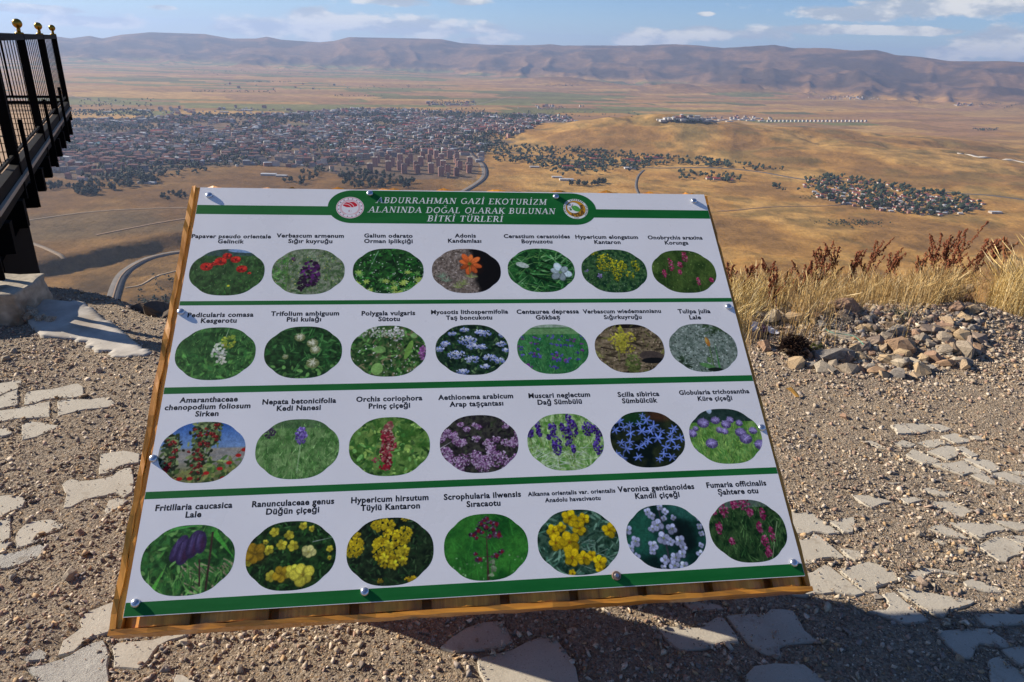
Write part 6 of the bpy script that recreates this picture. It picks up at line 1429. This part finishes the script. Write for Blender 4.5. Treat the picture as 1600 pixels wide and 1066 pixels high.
def f15(c):
    t = np.clip(c.Y / 84, 0, 1)[..., None]; c.a = np.array((.05, .20, .52)) * (1 - t) + np.array((.36, .50, .68)) * t; k = sstep(c.Y, 68, 74)[..., None]; n_ = fbm(c.X / 30, c.Y / 5, 4, 9)[..., None]; c.a = c.a * (1 - k) + (np.array((.34, .36, .36)) * (1 - n_) + np.array((.52, .47, .38)) * n_) * k; k = sstep(c.Y, 100, 130)[..., None]; c.a = c.a * (1 - k) + np.array((.30, .30, .16)) * k
    for cx, x0, rx, y0, y1 in [(98, 96, 26, 0, 150), (30, 30, 18, 34, 150), (126, 126, 14, 0, 60)]:
        c.ln(cx, y1, cx, y0, 3, (.08, .12, .04), taper=False)
        for _ in range(int((y1 - y0) * 1.9)): y = c.r.uniform(y0, y1); x = cx + c.r.gauss(0, rx * .5); c.el(x, y, c.r.uniform(4, 9), c.r.uniform(2, 4), c.j(c.r.choice([(.07, .13, .05), (.2, .28, .12), (.02, .05, .02), (.34, .4, .2)]), .3), c.r.uniform(0, 3.1))
        for _ in range(int((y1 - y0) * .26)):
            y = c.r.uniform(y0 + 8, y1); x = cx + c.r.gauss(0, rx * .33); r = c.r.uniform(2.6, 5); c.cluster(x, y, r, r * .8, 9, [(.42, .015, .02), (.22, .01, .02)], r * .55); c.el(x - r * .3, y - r * .4, r * .3, r * .2, (.8, .3, .3), 0, .7)
    c.leaves(60, [(.22, .34, .1), (.1, .2, .06), (.42, .5, .2)], 9, 3.5, 96, x0=120); c.leaves(60, [(.1, .17, .05), (.34, .36, .14)], 8, 4, 126); c.ln(208, 66, 160, 116, 2, (.3, .24, .1))
    for x, y in [(170, 110), (202, 78), (150, 124), (190, 92), (84, 146), (120, 134), (60, 146), (160, 148)]: c.el(x, y, 7, 4.5, (.55, .03, .03))
def f16(c):
    c.base((.13, .28, .09), (.30, .46, .20), 12); c.a[:26] = c.a[:26] * .45 + np.array((.12, .2, .12)) * .55; c.grass(700, [LG, MG, (.42, .58, .28), (.14, .28, .1)], 16, 1.6, y0=14); c.cluster(34, 36, 14, 14, 36, (.12, .08, .16), 3); c.ln(110, 62, 106, 142, 2, (.45, .6, .35), taper=False)
    c.cluster(110, 46, 14, 22, 130, [(.34, .24, .60), (.50, .42, .74), (.2, .12, .42)], 2.8)
def f17(c):
    c.base((.10, .24, .05), (.28, .44, .14), 16); c.leaves(160, [LG, MG, YG, (.08, .2, .05)], 9, 4); c.leaves(60, [(.42, .6, .2)], 4, 3)
    for y in range(18, 140, 4): c.cluster(100 - (y > 90) * 4 + 4 * math.sin(y / 9), y, 5 + 14 * math.sin(math.pi * min((y - 10) / 130, 1)), 4, 12, [(.40, .05, .08), (.55, .16, .18), (.25, .02, .04), (.62, .44, .36)] if y > 34 else [(.52, .34, .26), (.40, .14, .14)], 3.6)
    c.cluster(68, 116, 9, 5, 12, (.55, .18, .2), 3); c.cluster(92, 134, 12, 6, 18, (.5, .05, .08), 3.4)
def f18(c):
    c.base((.05, .04, .05), (.13, .13, .10), 9); c.leaves(120, [(.1, .13, .07), (.02, .02, .02)], 6, 2)
    for _ in range(58): y = 14 + 136 * c.r.random() ** .9; x = c.r.uniform(-4, 212); r = 6 + y * .085; c.cluster(x, y, r, r * .72, int(30 + r), [(.40, .22, .40), (.62, .46, .62), (.28, .12, .28), (.74, .62, .74)], 2.2, .15); 
    c.ln(0, 92, 34, 72, 3, (.6, .55, .58))
def f19(c):
    c.base((.20, .40, .10), (.52, .68, .36), 9); c.grass(420, [YG, LG, (.6, .74, .46), (.2, .36, .12)], 20, 2); 
    for _ in range(70): x, y = c.r.uniform(0, 150), c.r.uniform(95, 155); a = c.r.gauss(0, .7); c.ln(x, y, x + 34 * math.cos(a), y + 34 * math.sin(a), 1.8, (.72, .80, .66), .8)
    for cx, cy, rx, ry in [(12, 50, 9, 18), (34, 34, 7, 13), (36, 54, 7, 10), (72, 46, 11, 20), (80, 90, 13, 26), (110, 66, 12, 28), (126, 44, 14, 26), (118, 16, 7, 14), (166, 46, 14, 20), (192, 52, 12, 22), (188, 96, 13, 24), (98, 40, 6, 12), (60, 66, 5, 10), (122, 100, 5, 12)]: c.ln(cx, cy + ry * .7, cx + c.r.uniform(-2, 12), cy + ry + 50, 2, (.3, .36, .12)); c.cluster(cx, cy, rx, ry, int(rx * 5.5), [(.14, .07, .36), (.24, .16, .52), (.08, .03, .2)], 3.0)
def f20(c):
    c.base((.01, .03, .02), (.07, .09, .04), 24); c.el(80, 20, 40, 20, (.04, .16, .05), 0, .6, 14); c.el(150, 14, 40, 16, (.22, .10, .05), 0, .6, 14)
    for cx, cy, R in [(34, 28, 15), (62, 40, 13), (20, 52, 14), (110, 26, 16), (126, 44, 17), (92, 58, 17), (60, 62, 15), (132, 78, 18), (104, 84, 14), (180, 54, 14), (194, 80, 14), (166, 84, 16), (42, 104, 17), (78, 100, 14), (28, 128, 14), (150, 104, 14), (160, 132, 14), (126, 136, 11), (70, 128, 14), (44, 46, 12), (88, 36, 12), (116, 58, 14), (144, 60, 12), (54, 86, 13), (92, 92, 12), (170, 68, 12), (140, 122, 12), (178, 104, 12), (30, 88, 12), (14, 116, 11), (100, 14, 10)]:
        for i in range(6): t = c.r.uniform(0, .5) + 6.283 * i / 6 + cx; c.el(cx + R * .5 * math.cos(t), cy + R * .42 * math.sin(t), R * .5, R * .14, c.j((.20, .30, .68), .45), math.atan2(.84 * math.sin(t), math.cos(t))); c.ln(cx, cy, cx + R * math.cos(t), cy + .84 * R * math.sin(t), 1.2, (.55, .66, .92), .7)
def f21(c):
    c.base((.16, .34, .08), (.34, .52, .18), 14); c.a[:40] = np.array((.03, .08, .06)) + .06 * fbm(c.X[:40] / 10, c.Y[:40] / 10, 3, 2)[..., None]; c.el(72, 4, 8, 12, (.55, .65, .75)); c.grass(520, [LG, YG, MG], 26, 1.9, y0=58)
    for cx, cy, r in [(48, 40, 17), (84, 34, 13), (126, 34, 11), (112, 46, 14), (150, 44, 10), (12, 68, 14), (60, 98, 17), (90, 62, 10), (148, 70, 16), (158, 88, 18), (184, 66, 12), (196, 106, 18), (104, 66, 10), (24, 56, 8), (8, 120, 10)]:
        c.ln(cx, cy, cx + 4, cy + 60, 2, (.3, .48, .18)); c.el(cx, cy + 2, r, r * .8, (.16, .13, .26)); c.el(cx, cy - 2, r * .7, r * .5, (.42, .36, .60), 0, .9, 5)
        for _ in range(40): t = c.r.uniform(0, 6.28); q = r * c.r.uniform(.5, 1.2); c.ln(cx, cy, cx + q * math.cos(t), cy + q * .85 * math.sin(t), 1.3, c.j((.50, .44, .70), .45))
def f22(c):
    c.base((.02, .10, .03), (.10, .30, .09), 13); c.leaves(200, [MG, (.04, .16, .05), LG], 8, 3.4)
    for _ in range(40): x, y = c.r.uniform(90, 208), c.r.uniform(80, 160); a = c.r.gauss(.7, .3); c.ln(x, y, x + 36 * math.cos(a), y + 30 * math.sin(a), 3, c.j((.46, .38, .28), .3), .8)
    c.grass(90, [LG, MG], 34, 3, y0=110); c.ln(56, 10, 130, 2, 8, (.16, .5, .14)); c.ln(34, 150, 56, 96, 12, (.2, .55, .12)); c.ln(152, 20, 206, 84, 13, (.14, .48, .1)); c.ln(150, 150, 150, 0, 4.4, (.10, .06, .05), taper=False); c.ln(150, 20, 152, -10, 8, (.12, .4, .1), taper=False); c.ln(136, 140, 128, 80, 3.4, (.12, .06, .06), taper=False)
    for cx, cy, a, b_, th in [(80, 54, 14, 32, .42), (92, 62, 16, 30, .2), (112, 46, 16, 32, .22), (126, 42, 13, 26, -.05)]:
        c.el(cx, cy, a, b_, (.075, .05, .14), th); c.el(cx - 3, cy - 4, a * .45, b_ * .75, (.16, .12, .27), th, .8, 5); c.el(cx + 4, cy + 5, a * .4, b_ * .6, (.11, .04, .11), th, .8, 5); c.ln(cx - 5, cy - b_ * .7, cx - 9, cy + b_ * .6, 1.4, (.3, .26, .42), .6)
    c.ln(128, 18, 134, 2, 3, (.2, .4, .12))
def f23(c):
    c.base((.005, .04, .01), (.05, .13, .04), 9); c.leaves(420, [(.05, .16, .04), (.02, .08, .02), (.1, .22, .08)], 6, 2.2); c.ln(150, 52, 206, 42, 1.6, (.5, .55, .5))
    for cx, cy, R in [(62, 26, 11), (96, 34, 11), (126, 14, 9), (146, 22, 7), (52, 66, 11), (80, 56, 12), (106, 58, 13), (160, 8, 6), (44, 48, 6), (190, 70, 8), (10, 92, 8), (190, 90, 5)]: c.flower(cx, cy, R, 5, (.74, .68, .10), (.6, .5, .05), .8, cx)
    c.flower(22, 72, 26, 5, (.58, .40, .04), (.4, .28, .04), .8, .5); c.flower(142, 74, 17, 5, (.80, .78, .36), (.7, .66, .2), .9, .2, .7); c.flower(62, 124, 12, 5, (.74, .68, .12), (.6, .5, .05), .8); c.flower(86, 120, 20, 5, (.62, .46, .05), (.45, .32, .04), .8, .3); c.flower(110, 116, 18, 5, (.78, .70, .12), (.6, .5, .08), .8); c.flower(132, 124, 27, 5, (.82, .76, .14), (.66, .56, .1), .85, .7, .86)
def f24(c):
    c.base((.008, .03, .012), (.05, .09, .04), 11); c.leaves(260, [(.04, .11, .04), (.09, .15, .07)], 6, 1.8)
    c.cluster(86, 20, 28, 15, 110, [(.58, .46, .03), (.72, .60, .05)], 3.4); c.cluster(18, 66, 24, 24, 130, [(.60, .48, .03), (.74, .60, .04)], 3.4); c.cluster(24, 38, 12, 6, 26, (.6, .48, .04), 3); c.cluster(104, 74, 42, 44, 330, [(.66, .54, .03), (.80, .68, .05), (.5, .38, .02)], 3.6); c.cluster(138, 44, 16, 20, 70, [(.68, .56, .04)], 3.2); c.cluster(150, 146, 16, 7, 30, (.6, .46, .04), 3); c.cluster(138, 8, 10, 4, 14, (.6, .5, .05), 2.6); c.cluster(80, 146, 8, 5, 14, (.4, .32, .04), 2.6)
    for x, y in [(112, 112), (134, 104), (90, 96), (124, 86), (138, 78), (100, 66)]: c.flower(x, y, 11, 5, (.84, .72, .07), (.6, .48, .05), .55, x)
def f25(c):
    c.base((.03, .18, .04), (.10, .34, .07), 40); c.grass(90, [(.1, .36, .08), (.05, .22, .05)], 40, 4, al=.4); c.spec(30, [(.3, .5, .25)], 100, 2)
    c.ln(104, 160, 106, 20, 6, (.14, .09, .07)); c.ln(106, 60, 78, 50, 2, (.14, .09, .07)); c.ln(106, 64, 132, 52, 2, (.14, .09, .07)); c.ln(106, 104, 84, 104, 2, (.14, .1, .07)); c.ln(106, 104, 134, 96, 2, (.14, .1, .07)); c.leaves(20, [(.3, .36, .24)], 4, 3, 110, x0=108, x1=122)
    for x, y, r in [(100, 18, 7), (108, 14, 6), (92, 26, 7), (116, 24, 7), (84, 42, 10), (72, 52, 8), (80, 58, 6), (128, 28, 9), (120, 40, 8), (132, 54, 11), (104, 34, 8), (112, 56, 6), (84, 108, 9), (76, 96, 6), (124, 102, 9), (138, 94, 7), (96, 46, 6)]: c.cluster(x, y, r, r * .8, 12, [(.10, .04, .09), (.16, .06, .12), (.22, .14, .2)], r * .42); c.el(x + r * .35, y + r * .05, r * .5, r * .5, (.32, .02, .05), 0, .9, 3); c.el(x - r * .3, y - r * .4, r * .2, r * .16, (.5, .5, .58), 0, .7)
def f26(c):
    c.base((.02, .07, .04), (.12, .22, .15), 12); c.leaves(260, [(.14, .28, .2), (.05, .13, .09), (.24, .38, .28)], 12, 2.4); 
    for _ in range(26): x, y = c.r.uniform(90, 208), c.r.uniform(60, 150); c.ln(x, y, x - 34, y + c.r.uniform(-20, 24), 2.4, (.34, .46, .38), .7)
    for cx, cy, R in [(88, 22, 20), (124, 26, 15), (110, 48, 19), (184, 56, 18), (44, 52, 18), (66, 44, 12), (48, 80, 20), (82, 80, 26), (84, 116, 22), (112, 118, 18), (132, 114, 13), (150, 130, 17), (148, 146, 10), (80, 152, 9)]: c.flower(cx, cy, R, 5, (.80, .62, .02), (.50, .30, .02), .78, cx * .3)
def f27(c):
    c.base((.01, .05, .04), (.04, .16, .12), 50); c.el(40, 60, 30, 50, (.06, .24, .16), .3, .7, 20); c.el(160, 20, 40, 20, (.10, .30, .24), .3, .6, 14); c.el(150, 80, 26, 40, (.005, .02, .02), 0, .8, 16); c.ln(102, 160, 96, 0, 4, (.10, .10, .12), taper=False)
    for cx, cy, R in [(66, 18, 10), (100, 8, 9), (112, 20, 9), (76, 28, 10), (86, 52, 16), (72, 60, 11), (122, 62, 15), (106, 36, 8), (96, 84, 18), (130, 36, 8), (66, 100, 13), (62, 114, 9), (136, 92, 14), (142, 108, 11), (112, 94, 11), (90, 136, 12), (118, 132, 14), (136, 124, 11), (112, 150, 14), (136, 152, 12), (84, 154, 9), (8, 60, 13), (24, 88, 14), (8, 104, 12), (20, 124, 10), (182, 126, 10), (194, 60, 8), (196, 78, 8), (188, 106, 7), (196, 40, 7)]: c.flower(cx, cy, R, 4, (.62, .66, .84), (.42, .5, .3), .85, cx * .7, .95)
def f28(c):
    c.base((.02, .07, .02), (.10, .18, .07), 12); c.a[:22] = c.a[:22] * .5 + np.array((.3, .36, .34)) * .5; c.grass(420, [(.1, .22, .08), (.2, .34, .14), (.04, .1, .04)], 24, 1.5, y0=16); c.ln(150, 150, 186, 60, 1.6, (.4, .5, .3), taper=False)
    for cx, cy, rx, ry in [(52, 26, 12, 20), (82, 14, 10, 12), (108, 14, 16, 18), (152, 40, 7, 16), (30, 70, 8, 16), (56, 104, 8, 8), (136, 74, 7, 14), (142, 112, 10, 18), (144, 136, 8, 12), (164, 94, 6, 20), (120, 36, 8, 10), (24, 30, 6, 8)]: c.cluster(cx, cy, rx, ry, 46, [(.44, .07, .20), (.30, .03, .12), (.58, .22, .34)], 2.6)
def emb1(c):
    w, h = c.w, c.h; X, Y = (c.X - w / 2) / (w / 2), (c.Y - h / 2) / (h / 2); r = np.hypot(X, Y); c.a[:] = (.78, .76, .76); ring = lambda a, b_, col: c.a.__setitem__((r > a) & (r < b_), col)
    ring(.90, .935, (.60, .10, .12)); ring(.60, .64, (.72, .40, .42)); th = np.arctan2(Y, X); k = (r > .64) & (r < .74) & (np.sin(th * 46) > -.1) & ~((th > 1.1) & (th < 2.0)); c.a[k] = (.66, .30, .32)
    for i in range(16): t = 6.283 * i / 16 + .196; c.el(w / 2 + .81 * w / 2 * math.cos(t), h / 2 + .81 * h / 2 * math.sin(t), w * .02, h * .024, (.12, .06, .10))
    fan = (Y < -.02) & (np.hypot(X, Y * 1.0 + .0) < .56) & (Y < -.02 - .0 * X) & (np.abs(X) < .5) & (Y > -.56) & (Y < -.04 - .34 * np.abs(X) + .12 * (1 - np.abs(X))); c.a[fan & (Y > -.52)] = (.60, .02, .04)
    for s_ in (.16, .34): k = fan & (np.abs(np.hypot(X + .36, Y - .16) - (.30 + s_ * 1.1)) < .022); c.a[k] = (.82, .74, .74)
    c.el(w * .49, h * .66, w * .038, h * .044, (.45, .05, .08)); c.el(w * .505, h * .66, w * .03, h * .036, (.78, .76, .76)); c.el(w * .545, h * .66, w * .012, h * .014, (.45, .05, .08))
def emb2(c):
    w, h = c.w, c.h; X, Y = (c.X - w / 2) / (w / 2), (c.Y - h / 2) / (h / 2); r = np.hypot(X, Y); c.a[:] = (.80, .80, .76); th = np.arctan2(Y, X); k = (r > .84) & (r < .96) & (np.sin(th * 38) > -.05) & ~((th > .75) & (th < 2.4)) & (np.sin(th * 4 + .6) > -.93); c.a[k] = (.05, .07, .05)
    k = (r > .84) & (r < .95) & (np.abs(th - 1.57) < .22) & (np.sin(th * 58) > .0); c.a[k] = (.05, .05, .05)
    c.a[r < .80] = (.10, .06, .02); c.a[r < .775] = (.62, .30, .02); n_ = fbm(c.X / 8, c.Y / 8, 3, 9); k = (r < .76) & (((X > .22) & (Y > -.4) & (X < .62)) | ((Y > .38) & (X > -.4))) & (n_ > .40); c.a[k] = (.13, .07, .02); rr_ = np.hypot(X + .14, Y + .10); c.a[rr_ < .55] = (.10, .06, .02); c.a[rr_ < .52] = (.82, .82, .78)
    lf = (((X - .03) * .8 + (Y + .02) * .6) / .36) ** 2 + ((-(X - .03) * .6 + (Y + .02) * .8) / .25) ** 2 < 1; c.a[lf] = (.08, .36, .06); c.ln(w * .40, h * .36, w * .60, h * .60, 3, (.3, .6, .2)); c.ln(w * .28, h * .50, w * .42, h * .28, 5, (.22, .12, .08), taper=False); c.el(w * .30, h * .54, w * .05, h * .05, (.08, .2, .08)); c.el(w * .25, h * .46, w * .03, h * .03, (.3, .1, .06))
FN = [f1, f2, f3, f4, f5, f6, f7, f8, f9, f10, f11, f12, f13, f14, f15, f16, f17, f18, f19, f20, f21, f22, f23, f24, f25, f26, f27, f28, emb1, emb2]
NCOL, NROW = 6, 5
atlas = np.zeros((NROW * THT, NCOL * TWD, 4), np.float32); atlas[..., 3] = 1
for i, fn in enumerate(FN):
    c = Cv(1000 + i); fn(c); r_, q_ = divmod(i, NCOL); a = c.a
    if i < 28:
        a = (a * 2 + np.roll(a, 1, 0) + np.roll(a, 1, 1)) / 4
        a = a * (0.55 + 0.75 * fbm(c.X / 7, c.Y / 7, 4, 40 + i, 0.75)[..., None] + 0.18 * vnoise(c.X / 1.4, c.Y / 1.4, i)[..., None])
        a = 0.92 * np.clip(a, 0, 1) ** 1.4
    atlas[r_ * THT:(r_ + 1) * THT, q_ * TWD:(q_ + 1) * TWD, :3] = np.clip(a, 0, 1)[::-1]
# values above are linear reflectance; store them for an sRGB image
srgb = np.where(atlas[..., :3] <= .0031308, atlas[..., :3] * 12.92, 1.055 * np.power(np.maximum(atlas[..., :3], 1e-6), 1 / 2.4) - .055); atlas[..., :3] = srgb
img = bpy.data.images.new('flower_prints', NCOL * TWD, NROW * THT, alpha=False); img.pixels.foreach_set(atlas.ravel()); img.update(); img.pack()
m_photo = bpy.data.materials.new('photographic_print'); m_photo.use_nodes = True; n = NB(m_photo.node_tree); b = m_photo.node_tree.nodes['Principled BSDF']
ti = n.n('ShaderNodeTexImage'); ti.image = img; ti.interpolation = 'Linear'; n.l(ti.outputs[0], b.inputs['Base Color']); b.inputs['Roughness'].default_value = 0.5; b.inputs['Specular IOR Level'].default_value = 0.16
def oval(rx, ry):
    P = []
    for i in range(72):
        t = 2 * math.pi * i / 72; c, s_ = abs(math.cos(t)), abs(math.sin(t))
        ra = ((c / 1.0) ** 2.25 + (s_ / .87) ** 2.5) ** (-1 / 2.5); rb = ((c / .86) ** 2.6 + (s_ / 1.0) ** 2.6) ** (-1 / 2.6); r = max(ra, rb)
        P.append((rx * r * math.cos(t), ry * r * math.sin(t)))
    return P
PNAMES = ['red poppies in a green meadow', 'dark purple flower spike on grassy scree', 'bright green whorled leaves with tiny white flowers', 'single orange flower against bare soil and shadow', 'white five-petalled flower among wide grass blades', 'yellow flower sprays over grey-green herbs', 'pink flower spikes on soft olive green', 'pale cream and yellow flower in long grass', 'cream globe clovers on dark leaves', 'white flowers above round leaves with purple at the right edge', 'clusters of pale blue flowers on a dark ground', 'field of blue and purple cornflowers', 'yellow spike on brown stony ground', 'single orange bud on grey-green scree', 'red berries on a leafy stalk before a blue sky', 'lone purple head in green grass', 'dark red orchid spike on blurred green', 'cushion of lilac flower clusters', 'violet grape-like spikes in pale grass', 'star-shaped blue flowers on near-black', 'lilac globe heads on tall grass', 'two drooping dark violet bells beside a brown stem', 'scattered yellow buttercups on dark leaves', 'dense yellow blossom clusters on dark foliage', 'brown-red beaded flower spike on smooth green', 'golden five-petalled flowers on blue-green leaves', 'pale blue flower spike on dark teal', 'magenta flower spikes in dim grass']
PXC = [(355, 425), (482, 424), (607, 423), (729, 423), (846, 422), (960, 423), (1069, 424), (337, 552), (474, 550), (607, 548), (738, 546), (864, 545), (984, 544), (1099, 543), (316, 706), (465, 701), (609, 697), (749, 693), (884, 690), (1012, 686), (1134, 681), (294, 874.5), (455, 867.5), (610, 861), (760, 854), (904, 846.5), (1041, 838), (1169, 829)]
for i, (px, py) in enumerate(PXC):
    x, y = bp_(px, py); rx, ry = 0.0640 * WM, 0.0497 * WM; P = oval(rx, ry); r_, q_ = divmod(i, NCOL)
    uv = [((q_ + .5 + .485 * p[0] / rx) / NCOL, (r_ + .5 + .485 * p[1] / ry) / NROW) for p in P]
    o = flat('flower_photograph', [(x + p[0], y + p[1]) for p in P], m_photo, Z1, uv); o['label'] = 'printed photograph of ' + PNAMES[i]
for i, (px, py), (rx, ry), lab in [(28, (547, 324.5), (.0262 * WM, .0262 * WM), 'round white emblem with a red fan'), (29, (899.5, 326.5), (.0250 * WM, .0255 * WM), 'round orange emblem with a green leaf')]:
    x, y = bp_(px, py); r_, q_ = divmod(i, NCOL); P = [(math.cos(6.2832 * k / 48), math.sin(6.2832 * k / 48)) for k in range(48)]
    o = flat('emblem', [(x + rx * p[0], y + ry * p[1]) for p in P], m_photo, 0.00018, [((q_ + .5 + .49 * p[0]) / NCOL, (r_ + .5 + .49 * p[1]) / NROW) for p in P]); o['label'] = lab

# --- domed screw heads
m_riv = mat('zinc_screw_head', (0.62, 0.65, 0.70), 0.28, metal=0.95, noise=0.15, nscale=80)
mb = MB(); nu = 16
prof = [(0.0125, 0.0), (0.0128, 0.0022), (0.0118, 0.0055), (0.0090, 0.0083), (0.0050, 0.0098)]
V = []; Fc = []
for r_, z_ in prof: V += [(r_ * math.cos(6.2832 * i / nu), r_ * math.sin(6.2832 * i / nu), z_) for i in range(nu)]
V.append((0, 0, 0.0101))
for j in range(len(prof) - 1):
    for i in range(nu): a, b_ = j * nu + i, j * nu + (i + 1) % nu; Fc.append((a, b_, b_ + nu, a + nu))
e = len(V) - 1; Fc += [((len(prof) - 1) * nu + i, (len(prof) - 1) * nu + (i + 1) % nu, e) for i in range(nu)]
riv = mesh_np('screw_head', np.array(V), Fc, [m_riv], smooth=True)
for px, py in [(327, 306), (578, 303), (868.5, 308), (1084, 315), (283, 488), (1138, 480), (240, 717), (1190, 669), (212, 943), (570, 925), (1240, 880)]:
    x, y = bp_(px, py); o = sobj('screw_head', riv); o.location = (x, y, 0.0005); o.scale = (0.80,) * 3
x, y = bp_(963, 900); mb = MB(); mb.tube((0, 0, 0), (0, 0, .004), .0115, .0105, 14); mb.tube((0, 0, .0041), (0, 0, .0075), .006, .0045, 8, 1); o = sobj('bare_screw', mb.mesh('bare_screw', [mat('rusty_washer', (0.34, 0.22, 0.16), 0.5, metal=0.6), m_riv])); o.location = (x, y, .0005); o['label'] = 'bare screw with a rusty washer that has lost its domed cap'

# --- what carries it: two boarded legs behind the panel
def leg(x, y0, y1, ztop, w=0.07):
    """world-space plank leg under the sign, expressed in the sign's own frame"""
    inv = sign.matrix_world.inverted(); mb = MB(); lean = 0.03
    V = [inv @ Vector(p) for p in [(x - w / 2, y0, -.08), (x + w / 2, y0, -.08), (x + w / 2, y1, -.08), (x - w / 2, y1, -.08), (x - w / 2, y0 - lean, ztop[0]), (x + w / 2, y0 - lean, ztop[0]), (x + w / 2, y1 - lean, ztop[1]), (x - w / 2, y1 - lean, ztop[1])]]
    mb.add(V, [(0, 3, 2, 1), (4, 5, 6, 7), (0, 1, 5, 4), (1, 2, 6, 5), (2, 3, 7, 6), (3, 0, 4, 7)]); sobj('leg', mb.mesh('leg', [m_wood]))
def zplane(x, y):   # height of the backing's rear face over a ground point
    p0 = Pw[3] - nrmb * 0.064; return float(p0[2] - ((x - p0[0]) * nrmb[0] + (y - p0[1]) * nrmb[1]) / nrmb[2])
for x, y0, y1 in [(-0.60, 1.60, 1.875), (0.02, 1.745, 1.99)]:
    leg(x, y0, y1, (zplane(x, y0 - .03) - .002, zplane(x, y1 - .03) - .002))
